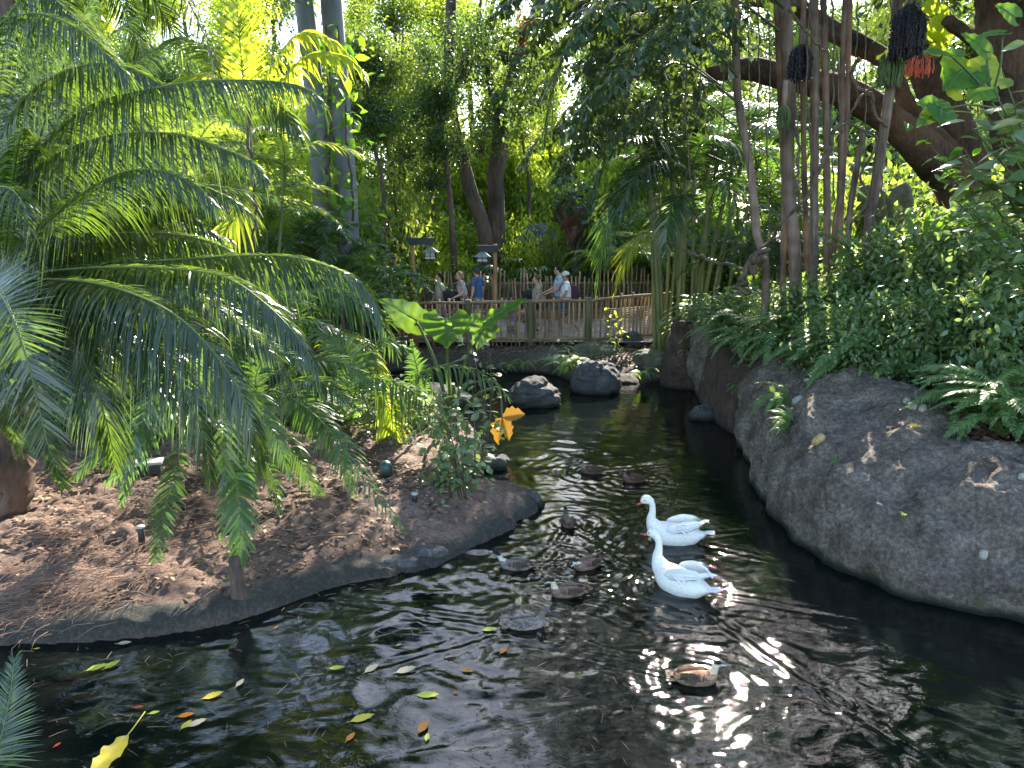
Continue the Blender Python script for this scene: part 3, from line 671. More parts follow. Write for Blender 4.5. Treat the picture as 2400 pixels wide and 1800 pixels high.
# frond of a second palm low in the near left corner
f2 = thing('feather_palm', 'palm frond poking in low at the bottom left corner over the water', 'palm', tuple(D(-350, 1700, 3.4)))
for P, sd in [([(-250, 2100, 3.2), (-90, 1900, 3.3), (-10, 1760, 3.4), (20, 1650, 3.5), (34, 1545, 3.6)], 31), ([(-200, 2000, 3.4), (-60, 1860, 3.4), (-20, 1760, 3.5), (-10, 1690, 3.6)], 32)]:
    mb = MB(); frond_into(mb, [D(*q) for q in P], 110, .30, .011, fwd=24, droop=.15, lift=.05, up=(0, -.8, .6), s0=.1, seed=sd, rad=.01, jit=.05); part('frond', mb, [M['palm_dark'], M['rachis']], f2)

# proto fronds (local: base at the origin, growing along +X and arching over)
def proto_frond(name, L=1.6, n=46, ll=.34, lw=.03, arch=.5, droop=.35, mats=None, seed=0, fwd=38, lift=.25, end=-.25, rad=.012, s0=.22, jit=.14):
    P = [(0, 0, 0), (.22 * L, 0, .75 * arch * L), (.5 * L, 0, arch * L), (.8 * L, 0, .68 * arch * L), (L, 0, (arch + end) * L * .5)]
    mb = MB(); frond_into(mb, P, n, ll, lw, fwd, droop, lift, (0, 0, 1), s0, seed, rad, jit)
    me = mk_mesh(name, mb); [me.materials.append(q) for q in mats]; return me
PF = {}
for key, mt in (('a', 'palm2'), ('d', 'palm_dark'), ('y', 'palm_yellow'), ('b', 'back'), ('f', 'fern')):
    PF[key] = []
    for k in range(3):
        if key == 'f': PF[key].append(proto_frond('frond', .85, 38, .125, .030, .42, .25, [M['fern'], M['green_twig']], 40 + k, fwd=14, lift=.05, rad=.004, s0=.08, jit=.10))
        elif key == 'a': PF[key].append(proto_frond('frond', 1.5, 30, .36, .036, .42, .4, [M[mt], M['rachis']], 50 + k, fwd=34))
        elif key == 'd': PF[key].append(proto_frond('frond', 2.3, 80, .54, .022, .40, .45, [M[mt], M['rachis_d']], 60 + k, fwd=32, rad=.016))
        elif key == 'y': PF[key].append(proto_frond('frond', 1.9, 40, .42, .036, .45, .5, [M[mt], M['rachis']], 70 + k, fwd=30))
        else: PF[key].append(proto_frond('frond', 2.4, 50, .5, .04, .45, .55, [M[mt], M['rachis']], 80 + k, fwd=32, rad=.02))
def put_frond(parent, me, loc, az, tilt=0.0, sc=1.0, roll=0.0, label=None):
    o = bpy.data.objects.new('frond', me); COL.objects.link(o); o.parent = parent
    o.matrix_local = Matrix.Translation(Vector(loc)) @ Matrix.Rotation(az, 4, 'Z') @ Matrix.Rotation(-tilt, 4, 'Y') @ Matrix.Rotation(roll, 4, 'X') @ Matrix.Scale(sc, 4)
    if label: o['label'] = label
    return o
def palm(name, label, loc, h, nf, key, sc=1.0, lean=(0, 0), trunk=.08, seed=0, group=None, tilt=(.0, .9), mat='cane', cat='palm', azr=(0, 6.283), cane=True, rings=None):
    """a single-stemmed feather palm standing at loc"""
    rg = random.Random(seed); o = thing(name, label, cat, tuple(loc), group)
    top = np.array([lean[0], lean[1], h])
    if cane and h > .1:
        mb = MB(); mb.tube(curve([(0, 0, -.3), (lean[0] * .3, lean[1] * .3, h * .5), top], 14), np.linspace(trunk, trunk * .75, 14), 10, 0, rough=.05, seed=seed)
        mb.tube([top, top + np.array([0, 0, .35 * sc])], [trunk * 1.05, trunk * .5], 8, 1)
        q = mb.build('trunk', [M[mat], M['rachis']]); q.parent = o
    for k in range(nf):
        az = azr[0] + (azr[1] - azr[0]) * (k + rg.uniform(-.3, .3)) / nf
        put_frond(o, PF[key][k % 3], top + np.array([0, 0, .2 * sc * (trunk > .03)]), az, rg.uniform(*tilt), sc * rg.uniform(.8, 1.1), rg.uniform(-.3, .3))
    return o
def clump_palm(label, loc, stems, nf, key, h, sc=1.0, seed=0, spread=.5, group=None, name='areca_palm', cat='palm', mat='cane', trunk=.035, lean=.5, tilt=(-.1, .7)):
    """a clump of cane-stemmed palms: canes and fronds are parts"""
    rg = random.Random(seed); o = thing(name, label, cat, tuple(loc), group)
    for s_ in range(stems):
        a = rg.uniform(0, 6.283); r = spread * math.sqrt(rg.random()); hh = h * rg.uniform(.65, 1.08)
        b = np.array([r * math.cos(a), r * math.sin(a), -.2]); tp = np.array([b[0] + lean * rg.uniform(-.4, 1) * math.cos(a), b[1] + lean * rg.uniform(-.4, 1) * math.sin(a), hh])
        mb = MB(); mb.tube(curve([b, (b * .6 + tp * .4) + np.array([0, 0, .1 * hh]), tp], 10), np.linspace(trunk, trunk * .7, 10), 7, 0, rough=.04, seed=s_)
        q = mb.build('cane', M[mat]); q.parent = o
        for k in range(nf):
            put_frond(o, PF[key][(k + s_) % 3], tp, a + (k + rg.uniform(-.35, .35)) * 6.283 / nf, rg.uniform(*tilt), sc * rg.uniform(.75, 1.1), rg.uniform(-.3, .3))
    return o
def tree(name, label, path, rad, crowns, seed, bark='trunk', crown_mats=('mid', 'twig'), cat='tree', group=None, limbs=(), leaf=.13, per=60, ncl=60, tmpl=T_LEAF, spread=.35, meshes=None):
    """trunk along path (world), limbs, crowns [(centre, radii)]"""
    P = [np.asarray(q, float) for q in path]; o = thing(name, label, cat, tuple(P[0]), group)
    mb = MB(); mb.tube(curve(P, 40), np.interp(np.linspace(0, 1, 40), np.linspace(0, 1, len(rad)), rad), 14, 0, rough=.12, seed=seed)
    part('trunk', mb, [M[bark]], o)
    for lp, lr in limbs:
        mb = MB(); lp = [np.asarray(q, float) for q in lp]; mb.tube(curve(lp, 30), np.interp(np.linspace(0, 1, 30), np.linspace(0, 1, len(lr)), lr), 10, 0, rough=.12, seed=seed + 2)
        part('limb', mb, [M[bark]], o)
    for k, (c, r) in enumerate(crowns):
        me = (meshes[(seed + k) % len(meshes)] if meshes else crown_mesh('crown', seed * 7 + k, ncl, per, r, spread, leaf, [M[q] for q in crown_mats], tmpl))
        q = bpy.data.objects.new('crown', me); COL.objects.link(q); q.parent = o
        q.location = Vector(np.asarray(c) - P[0])
        if meshes:
            q.scale = (r[0] / 2.5, r[1] / 2.5, r[2] / 2.5); q.rotation_euler = (0, 0, (seed * 1.7 + k * 2.1) % 6.28)
    return o
# ------------------------------------------------------------------ the wood behind
CM = {}
def protos(key, mats, n, leaf, ncl, per, spread, tmpl=T_LEAF, droop=.3, shell=.35):
    CM[key] = [crown_mesh('crown', 900 + 13 * k + len(CM) * 101, ncl, per, (2.5, 2.5, 2.5), spread, leaf, [M[q] for q in mats], tmpl, shell, droop) for k in range(n)]
protos('thin', ('mid', 'twig'), 3, .22, 62, 30, .42, T_LEAF, droop=.6)
protos('back', ('back', 'twig'), 3, .20, 110, 48, .42)
protos('lime', ('back_y', 'twig'), 3, .20, 110, 48, .42)
protos('mid', ('mid', 'twig'), 3, .25, 95, 42, .38, T_LEAF, droop=.6)
protos('bam', ('back_y', 'green_twig'), 3, .38, 120, 42, .42, T_LANCE, .9)
protos('bam2', ('back', 'green_twig'), 2, .38, 120, 42, .42, T_LANCE, .9)
rg = random.Random(77)
def bamboo(loc, h, seed, label, key='bam', ncane=7, group='bamboo clumps in the sunlit wood'):
    r_ = random.Random(seed); o = thing('bamboo', label, 'bamboo', loc, group)
    for k in range(ncane):
        a = r_.uniform(0, 6.28); r = r_.uniform(.1, 1.0); b = np.array([r * math.cos(a), r * math.sin(a), -.3]); ln = r_.uniform(.3, 1.8)
        tp = np.array([b[0] + ln * math.cos(a), b[1] + ln * math.sin(a), h * r_.uniform(.75, 1.05)])
        mb = MB(); mb.tube(curve([b, b * .6 + tp * .4 + np.array([-.2 * math.cos(a), 0, .1 * h]), tp], 10), np.linspace(.055, .02, 10), 6, 0, cap=False)
        q = mb.build('cane', M['cane']); q.parent = o
    nlay = max(2, int(h / 3.2))
    for k in range(nlay):
        q = bpy.data.objects.new('foliage', CM[key][(seed + k) % len(CM[key])]); COL.objects.link(q); q.parent = o
        s = r_.uniform(.55, .85); q.location = (r_.uniform(-.6, .6), r_.uniform(-.5, .5), h * (.38 + .62 * (k + .5) / nlay)); q.scale = (s, s, s * 1.15); q.rotation_euler = (0, 0, r_.uniform(0, 6.28))
    return o
# centre pair of trunks behind the lanterns
YC = 26.5
zc = bgz(0, YC)
tree('leaning_tree', 'dark leaning trunk, left of the pair crossing behind the right lantern post', [D(1139, 570, YC) * [1, 1, 0] + [0, 0, zc - .3], D(1139, 560, YC), D(1101, 443, YC), D(1080, 359, YC), D(1063, 295, YC), D(1052, 180, YC), D(1058, 0, YC), D(1066, -120, YC), D(1050, -300, YC)], [.28, .25, .22, .19, .16, .1],
     [(D(1000, 215, 25.5), (1.6, 1.5, 1.3)), (D(1090, 130, 26), (1.5, 1.5, 1.4)), (D(960, 340, 25.5), (1.2, 1.2, .9))], 3, 'trunk', meshes=CM['thin'],
     limbs=[([D(1060, 270, YC), D(1010, 190, YC), D(960, 120, YC), D(930, 60, YC)], [.1, .04]), ([D(1054, 230, YC), D(1090, 160, YC), D(1120, 60, YC), D(1130, -40, YC)], [.1, .04])])
tree('broad_tree', 'thick upright brown trunk, right of the pair behind the right lantern post', [D(1164, 570, YC + .4) * [1, 1, 0] + [0, 0, zc - .3], D(1164, 560, YC + .4), D(1162, 443, YC + .4), D(1172, 337, YC + .4), D(1182, 270, YC + .4), D(1215, 150, YC + .4), D(1260, 20, YC + .4), D(1300, -140, YC + .4)], [.34, .31, .29, .28, .24, .18, .1],
     [(D(1180, 250, 25.8), (1.6, 1.5, 1.2)), (D(1262, 215, 26), (1.3, 1.5, 1.2)), (D(1190, 90, 26), (1.7, 1.6, 1.5)), (D(1130, 330, 26), (1.0, 1.0, .8)), (D(1300, -60, 26), (1.5, 1.4, 1.2))], 5, 'trunk', meshes=CM['thin'],
     limbs=[([D(1178, 290, YC), D(1150, 200, YC), D(1140, 100, YC), D(1160, -20, YC)], [.16, .06])])
tree('slim_tree', 'slim dark straight trunk standing between the two lanterns', [D(1066, 660, 24.6) * [1, 1, 0] + [0, 0, .4], D(1065, 650, 24.6), D(1058, 506, 24.6), D(1046, 380, 24.6), D(1037, 295, 24.6), D(1030, 200, 24.6)], [.11, .10, .08, .05],
     [(D(1035, 330, 24.6), (.9, .9, 1.0)), (D(1010, 420, 24.6), (.7, .8, .6)), (D(1040, 230, 24.8), (1.0, .9, .9))], 8, 'trunk', meshes=CM['mid'])
for k, (x0, y0, x1, y1, Y, r, lb) in enumerate([(905, 540, 868, 300, 23, .07, 'thin pale sapling trunk leaning just right of the twin grey palm trunks'), (930, 560, 905, 330, 24, .05, 'thin crooked grey sapling, second to the right of the twin grey trunks'), (1020, 560, 985, 300, 28, .09, 'thin slanting trunk behind the left lantern'), (1240, 560, 1225, 330, 29, .07, 'thin straight trunk just right of the pair of brown trunks')]):
    tree('sapling', lb, [D(x0, y0 + 60, Y), D((x0 + x1) / 2 + 8, (y0 + y1) / 2, Y), D(x1, y1, Y), D(x1 - 10, y1 - 160, Y)], [r, r * .5], [(D(x1 - 10, y1 - 40, Y), (1.2, 1.1, 1.0)), (D(x1, y1 - 170, Y), (1.3, 1.2, 1.1))], 20 + k, 'trunk', meshes=CM['back' if k % 2 else 'mid'])
# shrubs and understorey behind the path
SH = {}
def shrub_mesh(seed, r, leaf, ncl, per, mat, tmpl=T_LEAF2, spread=.16, stems=True, droop=.25, up=.9):
    rg = np.random.default_rng(seed); mb = MB()
    cs = ell_centers(rg, ncl, (0, 0, r[2] * .95), r, .35); cs = cs[cs[:, 2] > .05]
    o_, X, Nn, sz = clumps(rg, cs, per, spread, leaf, up, droop)
    scatter(mb, tmpl, o_, X, Nn, sz, 0)
    if stems:
        for c in cs[::2]:
            b = np.array([c[0] * .15, c[1] * .15, -.1]); mb.tube(curve([b, b * .5 + c * .5 + rg.normal(0, .04, 3), c], 6), np.linspace(.018, .005, 6) * max(1, r[2]), 5, 1, cap=False)
    me = mk_mesh('foliage', mb); me.materials.append(M[mat]); me.materials.append(M['twig']); return me
def shrub(name, label, loc, me, sc=1.0, rz=0, group=None, cat='shrub'):
    o = thing(name, label, cat, tuple(loc), group, rz); q = bpy.data.objects.new('foliage', me); COL.objects.link(q); q.parent = o; q.scale = (sc,) * 3 if np.isscalar(sc) else sc
    return o
SH['bed'] = [shrub_mesh(k, (1.2, 1.2, .9), .13, 90, 46, 'shrub', T_LEAF2, .17) for k in (211, 212, 213)]
SH['lime'] = [shrub_mesh(k, (1.2, 1.2, .9), .13, 60, 45, 'back_y', T_LEAF) for k in (201, 202)]
SH['green'] = [shrub_mesh(k, (1.2, 1.2, .9), .14, 60, 45, 'back', T_LEAF) for k in (203, 204)]
SH['dark'] = [shrub_mesh(k, (1.2, 1.2, .9), .15, 60, 42, 'mid', T_LEAF2) for k in (205, 206)]
def place_row(items, prefix):
    for k, (x, yb, Y, key, sc, lb) in enumerate(items):
        p = D(x, yb, Y); z0 = bgz(p[0], Y)
        shrub('bush', lb, (p[0], Y, z0 - .05), SH[key][k % 2], (sc, sc, sc * max(.4, (p[2] - z0) / (1.75 * sc)) if yb else sc), k * 1.3)
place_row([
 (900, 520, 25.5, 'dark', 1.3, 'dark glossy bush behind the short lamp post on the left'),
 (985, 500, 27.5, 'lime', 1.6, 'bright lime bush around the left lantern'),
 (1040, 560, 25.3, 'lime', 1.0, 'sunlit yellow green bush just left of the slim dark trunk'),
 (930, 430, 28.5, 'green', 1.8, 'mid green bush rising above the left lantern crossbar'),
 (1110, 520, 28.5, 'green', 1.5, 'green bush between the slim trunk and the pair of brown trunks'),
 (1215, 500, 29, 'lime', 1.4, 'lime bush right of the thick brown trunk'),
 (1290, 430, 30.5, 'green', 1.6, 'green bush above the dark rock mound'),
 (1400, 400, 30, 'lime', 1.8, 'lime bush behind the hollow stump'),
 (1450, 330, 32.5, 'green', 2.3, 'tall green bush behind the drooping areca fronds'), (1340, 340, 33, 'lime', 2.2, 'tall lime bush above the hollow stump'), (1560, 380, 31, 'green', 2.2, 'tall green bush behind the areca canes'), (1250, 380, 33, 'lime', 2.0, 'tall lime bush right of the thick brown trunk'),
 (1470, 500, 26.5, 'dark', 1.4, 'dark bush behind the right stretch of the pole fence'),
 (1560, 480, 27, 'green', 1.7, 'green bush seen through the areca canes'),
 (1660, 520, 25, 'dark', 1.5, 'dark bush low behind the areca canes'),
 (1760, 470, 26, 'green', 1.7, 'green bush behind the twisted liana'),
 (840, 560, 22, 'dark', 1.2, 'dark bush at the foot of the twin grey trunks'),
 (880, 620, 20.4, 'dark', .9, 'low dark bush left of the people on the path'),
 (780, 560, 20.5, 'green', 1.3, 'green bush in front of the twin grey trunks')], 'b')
# fan palms in a hedge behind the second fence
def rhapis_mesh(seed):
    rg = np.random.default_rng(seed); mb = MB()
    for s in range(26):
        a = rg.uniform(0, 6.28); r = .75 * math.sqrt(rg.random()); h = rg.uniform(.5, 2.0); b = np.array([r * math.cos(a), r * math.sin(a), 0])
        t_ = b * 1.3 + np.array([0, 0, h]); mb.tube([b, (b + t_) / 2 + rg.normal(0, .03, 3), t_], [.012, .01, .008], 4, 1, cap=False)
        ax = np.array([math.cos(a) + rg.normal(0, .5), math.sin(a) + rg.normal(0, .5) - .35, rg.uniform(-.25, .45)])
        fan_into(mb, t_, ax, (ax[0] * -.5, ax[1] * -.5, 1.0), rg.uniform(.36, .52), 9, .055, 190, 0, .35, rg)
    me = mk_mesh('foliage', mb); me.materials.append(M['mid2']); me.materials.append(M['green_twig']); return me
M['mid2'] = leaf_mat('fan_leaf', (.035, .09, .025), (.065, .14, .035), (.28, .45, .03), .38, .3, .6)
RH = [rhapis_mesh(301), rhapis_mesh(302), rhapis_mesh(303)]
for k, (x, Y, sc) in enumerate([(1085, 25.2, .9), (1130, 25.6, 1.0), (1190, 25.1, 1.05), (1235, 25.9, 1.15), (1275, 25.2, 1.0), (1320, 25.4, .9), (1365, 25.8, 1.0), (1410, 25.2, .95), (1455, 25.6, 1.0), (1500, 25.3, .95), (1215, 27.0, 1.3), (1170, 27.2, 1.2), (1330, 27.0, 1.1), (1395, 27.2, 1.2), (1550, 25.6, 1.1)]):
    p = D(x, 600, Y)
    lbs = ['fan palm at the left end of the hedge, left of the right lantern post', 'fan palm directly behind the right lantern', 'fan palm just right of the right lantern post, at fence level', 'tall fan palm in the sun right of the brown trunks', 'fan palm behind the woman in the khaki top', 'fan palm behind the man with sunglasses', 'fan palm behind the man with the backpack', 'fan palm under the hollow stump', 'fan palm behind the right fence stretch', 'fan palm near the right end of the fence', 'sunlit taller fan palm in the back row below the rock mound', 'back row fan palm against the thick brown trunk', 'back row fan palm left of the hollow stump', 'back row fan palm right of the hollow stump', 'fan palm at the far right end, behind the areca canes']
    shrub('fan_palm', lbs[k], (p[0], Y, .5), RH[k % 3], sc, k * 1.1, 'fan palms in the hedge behind the path', 'fan palm')
# rock mound and hollow stump
boulder((1255, 595), 150, 62, 'large dark rock mound among the plants left of the hollow stump', 'boulder', seed=51, depth=.6, base_drop=1.6, Yd=27.3)
o = thing('hollow_stump', 'gnarled brown tree stump with a reddish hollow and a knot hole above the hedge', 'stump', tuple(D(1350, 640, 26.2)))
mb = MB(); P = [D(1345, 690, 26.2), D(1348, 600, 26.2), D(1345, 540, 26.2), D(1330, 490, 26.2), D(1325, 470, 26.2)]
mb.tube(curve(P, 30), np.interp(np.linspace(0, 1, 30), [0, .3, .6, .85, 1], [.42, .34, .36, .42, .30]), 26, 0, rough=.7, seed=9); part('trunk', mb, M['trunk'], o)
mb = MB(); c = D(1342, 535, 25.72); th = np.linspace(0, 2 * np.pi, 24, endpoint=False)
ring = [np.array([c[0] + r * math.cos(a) * .20 * (1 + .2 * math.sin(3 * a)), c[1] + dy, c[2] + r * math.sin(a) * .36]) for r, dy in ((1.15, .12), (1, .02), (.85, .03), (.5, .14), (.15, .2)) for a in th]
i = np.arange(4)[:, None]; j = np.arange(24)[None, :]; mb.add(ring, np.stack([i * 24 + j, (i + 1) * 24 + j, (i + 1) * 24 + (j + 1) % 24, i * 24 + (j + 1) % 24], -1).reshape(-1, 4))
M['redwood'] = bark_mat('red_heartwood', (.03, .010, .006), (.17, .065, .038), 6, (1, 1, .3), .8)
part('hollow', mb, M['redwood'], o)

# twin grey palm trunks
for k, (pts, r, lb) in enumerate([([(713, -60), (713, 0), (735, 210), (753, 420), (762, 600), (765, 700)], .235, 'smooth grey palm trunk, left one of the twin trunks'), ([(772, -60), (776, 0), (795, 230), (812, 460), (818, 600), (820, 700)], .27, 'smooth grey palm trunk, right and thicker one of the twin trunks')]):
    Y = 19.6; P = [D(x, y, Y + .2 * k) for x, y in pts][::-1]; P[0][2] = .3
    up_ = P[-1] + (P[-1] - P[-2]) * 7
    o = thing('royal_palm', lb, 'palm', tuple(P[0])); mb = MB(); mb.tube(curve(P + [up_], 60), np.linspace(r * 1.02, r * .93, 60), 20, 0, rough=.02, seed=k); part('trunk', mb, M['grey_trunk'], o)
    for q in range(9):
        put_frond(o, PF['b'][q % 3], up_ - P[0], q * .7 + k, .3, 1.5)
# climbing stems on and by the grey trunks
def vine(label, pts, rad, leaves=0, lmat='back', lsz=.12, seed=0, cat='vine', name='liana', mat='twig', tw=0, taper=.7, lt=T_LEAF2):
    rg = np.random.default_rng(seed); P = curve([D(*q) for q in pts], 60)
    if tw: a = np.linspace(0, tw * 6.28, 60); P = P + np.stack([np.cos(a), 0 * a, np.sin(a)], 1) * rad * 1.3
    P = P + np.stack([fbm(np.arange(60) * .2, np.full(60, k * 9.0 + seed), None, 2, seed) for k in range(3)], 1) * rad * 1.2
    o = thing(name, label, cat, tuple(P[-1])); mb = MB(); mb.tube(P, np.linspace(rad, rad * taper, 60), 7, 0, rough=.25, seed=seed); part('stem', mb, M[mat], o)
    if leaves:
        mb = MB(); k = rg.integers(0, 60, leaves); org = P[k] + rg.normal(0, lsz * 1.0, (leaves, 3)); scatter(mb, lt, org, unit(rg.normal(0, 1, (leaves, 3)) + [0, 0, -.4]), unit(rg.normal(0, .5, (leaves, 3)) + [0, -.3, 1]), lsz * rg.uniform(.6, 1.2, leaves)); part('foliage', mb, M[lmat], o)
    return o
vine('rough brown climbing stem running up between the twin grey trunks', [(772, 480, 19.2), (768, 400, 19.2), (778, 300, 19.2), (770, 180, 19.2), (760, 60, 19.3)], .04, 60, 'back', .30, 41)
vine('leafy climber with large bright leaves on the right grey trunk', [(830, 520, 19), (824, 420, 19), (812, 300, 18.9), (800, 180, 18.9), (790, 60, 18.9)], .03, 120, 'lime', .34, 42)
vine('brown root hanging straight down in front of the feather palm fronds', [(588, 255, 9.3), (583, 330, 9.3), (596, 420, 9.3), (597, 500, 9.3), (595, 600, 9.3)], .02, 0, seed=43)

# far trees in four rows
labels = {'back': 'green leafy tree', 'lime': 'sunlit lime green tree', 'mid': 'dark leafy tree'}
ZN = [(-400, 'well outside the left edge'), (-150, 'outside the left edge'), (0, 'at the left edge'), (150, 'behind the big palm crown'), (330, 'behind the upper left fronds'), (480, 'behind the long upper frond tips'), (620, 'behind the lime young palm'), (740, 'behind the yellow arching frond'), (860, 'behind the twin grey trunks'), (960, 'above the left lantern'), (1050, 'behind the slim dark trunk'), (1150, 'behind the leaning brown trunk'), (1250, 'right of the thick brown trunk'), (1350, 'above the hollow stump'), (1450, 'behind the drooping areca fronds'), (1560, 'left of the areca canes'), (1680, 'behind the areca canes'), (1800, 'left of the thickest fishtail stem'), (1920, 'behind the fishtail stems'), (2040, 'behind the short cut stem'), (2160, 'under the oak limb'), (2300, 'behind the oak fork'), (2420, 'behind the second oak'), (2600, 'just outside the right edge'), (9999, 'well outside the right edge')]
USED = {}
def far_label(kind, sx, Y):
    l = '%s, %s row of far wood, %s' % (kind, {31: 'front', 37: 'second', 45: 'third', 55: 'last'}[Y], [t for m_, t in ZN if sx <= m_][0])
    USED[l] = USED.get(l, 0) + 1
    return l if USED[l] == 1 else l.replace(' row of', ' row (right twin) of')
k = 0
for Y, step, hh in ((31, 3.7, 6.2), (37, 4.3, 9.5), (45, 5.2, 14), (55, 5.8, 20.5)):
    x = -Y * .80
    while x < Y * .85:
        k += 1; X = x + rg.uniform(-1, 1); yy = Y + rg.uniform(-1.8, 1.8); z0 = bgz(X, yy)
        src_x = 1200 + 1800 * X / yy
        right = src_x > 1750
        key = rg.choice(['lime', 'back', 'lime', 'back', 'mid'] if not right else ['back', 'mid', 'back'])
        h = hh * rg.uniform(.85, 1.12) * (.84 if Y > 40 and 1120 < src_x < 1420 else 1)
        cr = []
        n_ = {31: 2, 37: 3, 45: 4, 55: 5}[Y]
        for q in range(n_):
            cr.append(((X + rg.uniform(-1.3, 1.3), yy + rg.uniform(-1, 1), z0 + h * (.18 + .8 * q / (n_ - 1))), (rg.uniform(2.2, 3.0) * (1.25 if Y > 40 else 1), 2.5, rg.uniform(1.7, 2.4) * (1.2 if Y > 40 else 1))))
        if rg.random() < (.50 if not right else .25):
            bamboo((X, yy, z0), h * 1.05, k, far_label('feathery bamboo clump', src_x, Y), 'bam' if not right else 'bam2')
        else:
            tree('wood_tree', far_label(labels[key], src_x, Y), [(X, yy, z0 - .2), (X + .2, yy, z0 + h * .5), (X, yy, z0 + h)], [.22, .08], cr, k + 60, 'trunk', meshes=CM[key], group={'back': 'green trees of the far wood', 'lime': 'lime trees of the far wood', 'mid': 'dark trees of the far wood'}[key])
        x += step * rg.uniform(.85, 1.15)

p = D(1225, 545, 26.4); shrub('bush', 'lime bush in front of the dark rock mound', (p[0], 26.2, .5), SH['lime'][0], (.62, .6, 1.75)); p = D(1300, 560, 26.3); shrub('bush', 'green bush between the dark rock mound and the hollow stump', (p[0], 26.0, .5), SH['green'][0], (.5, .5, 1.7)); p = D(1395, 560, 26.3); shrub('bush', 'dark bush touching the right side of the hollow stump', (p[0], 26.2, .5), SH['dark'][0], (.5, .5, 1.9))
# filling behind the left palms
for k, (x, y, Y, key, sc, lb) in enumerate([(520, 330, 22, 'green', 1.7, 'green bush filling the gap behind the lime young palm'), (430, 420, 21, 'lime', 1.5, 'lime bush behind the long front frond of the big palm'), (640, 420, 21.5, 'lime', 1.5, 'sunlit lime bush left of the twin grey trunks'), (600, 300, 25, 'lime', 2.0, 'tall lime bush behind the gap left of the grey trunks'), (300, 380, 22, 'green', 1.8, 'green bush behind the middle of the big palm crown'), (150, 350, 23, 'lime', 2.0, 'lime bush behind the big palm crown at the far left'), (690, 520, 20.3, 'green', 1.1, 'low green bush at the left foot of the grey trunks'), (880, 400, 24, 'green', 1.5, 'green bush right of the twin grey trunks')]):
    p = D(x, y, Y); shrub('bush', lb, (p[0], Y, .4), SH[key][k % 2], (sc, sc, (p[2] - .4) / 1.75), k * 1.9)

for k, (x, Y, h, key, lb) in enumerate([(935, 33, 11.5, 'back', 'tall green tree rising between the grey trunks and the slim dark trunk'), (1010, 36, 12.5, 'lime', 'tall lime tree behind the crown of the slim dark trunk'), (560, 34, 11.5, 'lime', 'tall lime tree behind the lime young palm'), (1480, 36, 12, 'back', 'tall green tree behind the tops of the areca canes')]):
    p = D(x, 500, Y); z0 = bgz(p[0], Y); tree('wood_tree', lb, [(p[0], Y, z0 - .2), (p[0] + .2, Y, z0 + h * .5), (p[0], Y, z0 + h)], [.2, .07], [((p[0] + .5 * math.sin(q * 2 + k), Y, z0 + h * (.42 + .19 * q)), (1.9, 2, 1.5)) for q in range(4)], 300 + k, 'trunk', meshes=CM[key])
# ------------------------------------------------------------------ right side: areca palms, fishtail palms, oak
def traced_frond(parent, P, n, L, W, sd, mats, droop=.5, fwd=30, lift=.15, up=(0, 0, 1), rad=.014, s0=.1, jit=.14, label=None):
    mb = MB(); frond_into(mb, [D(*q) for q in P], n, L, W, fwd, droop, lift, up, s0, sd, rad, jit)
    return part('frond', mb, mats, parent, label)
b0 = D(1600, 700, 18.4); b0[2] = .55
ar = clump_palm('tall areca palm clump with many green canes left of the fishtail stems', b0, 21, 4, 'd', 5.0, .85, 5, .95, trunk=.05, lean=.9, tilt=(.1, 1.0))
dk = [M['palm_dark'], M['rachis_d']]; yl = [M['palm_yellow'], M['rachis']]; gr = [M['palm2'], M['rachis']]
for P, n, L, ms, sd, lb in [
 ([(1590, 480, 16), (1520, 425, 15.6), (1450, 460, 15.3), (1415, 560, 15.2), (1398, 680, 15.2)], 80, .75, gr, 501, None),
 ([(1600, 540, 16), (1530, 540, 15.5), (1475, 590, 15.3), (1440, 690, 15.3)], 60, .6, yl, 502, 'yellowing frond drooping over the fence'),
 ([(1600, 420, 16), (1550, 340, 15.5), (1470, 330, 15), (1410, 400, 15), (1385, 500, 15)], 80, .8, dk, 503, None),
 ([(1480, 120, 15.5), (1400, 60, 15.2), (1330, 110, 15), (1295, 220, 15), (1278, 340, 15)], 90, .85, dk, 504, None),
 ([(1610, 420, 15.5), (1650, 330, 15), (1710, 330, 14.6), (1755, 400, 14.5)], 60, .7, dk, 505, None),
 ([(1600, 450, 15.5), (1560, 380, 14.8), (1500, 400, 14.4), (1460, 480, 14.2), (1440, 560, 14.2)], 80, .7, dk, 506, None),
 ([(1640, 520, 15.2), (1600, 460, 14.7), (1570, 500, 14.3), (1560, 590, 14.2)], 60, .6, dk, 507, None),
 ([(1660, 480, 15.2), (1690, 420, 14.5), (1720, 460, 14.2), (1735, 550, 14.2)], 60, .6, dk, 508, None),
 ([(1500, 100, 16), (1440, 30, 15.8), (1370, 20, 15.6), (1310, 70, 15.6)], 60, .7, dk, 509, None),
 ([(1600, 300, 16), (1560, 200, 15.7), (1500, 170, 15.4), (1440, 210, 15.3), (1400, 290, 15.3)], 80, .75, dk, 510, None)]:
    traced_frond(ar, P, n, L, .034, sd, ms, label=lb)
clump_palm('green areca clump in the sun behind the fishtail stems', (6.2, 19.5, .5), 9, 4, 'a', 3.6, 1.5, 6, .8, trunk=.04)
clump_palm('low bright areca clump behind the right end of the fence', (3.4, 24.6, .5), 8, 4, 'b', 1.6, .8, 7, .7, trunk=.04)
clump_palm('shaded areca clump low between the canes and the liana', (5.6, 16.2, 1.0), 8, 4, 'd', 1.9, .6, 8, .7, trunk=.03)

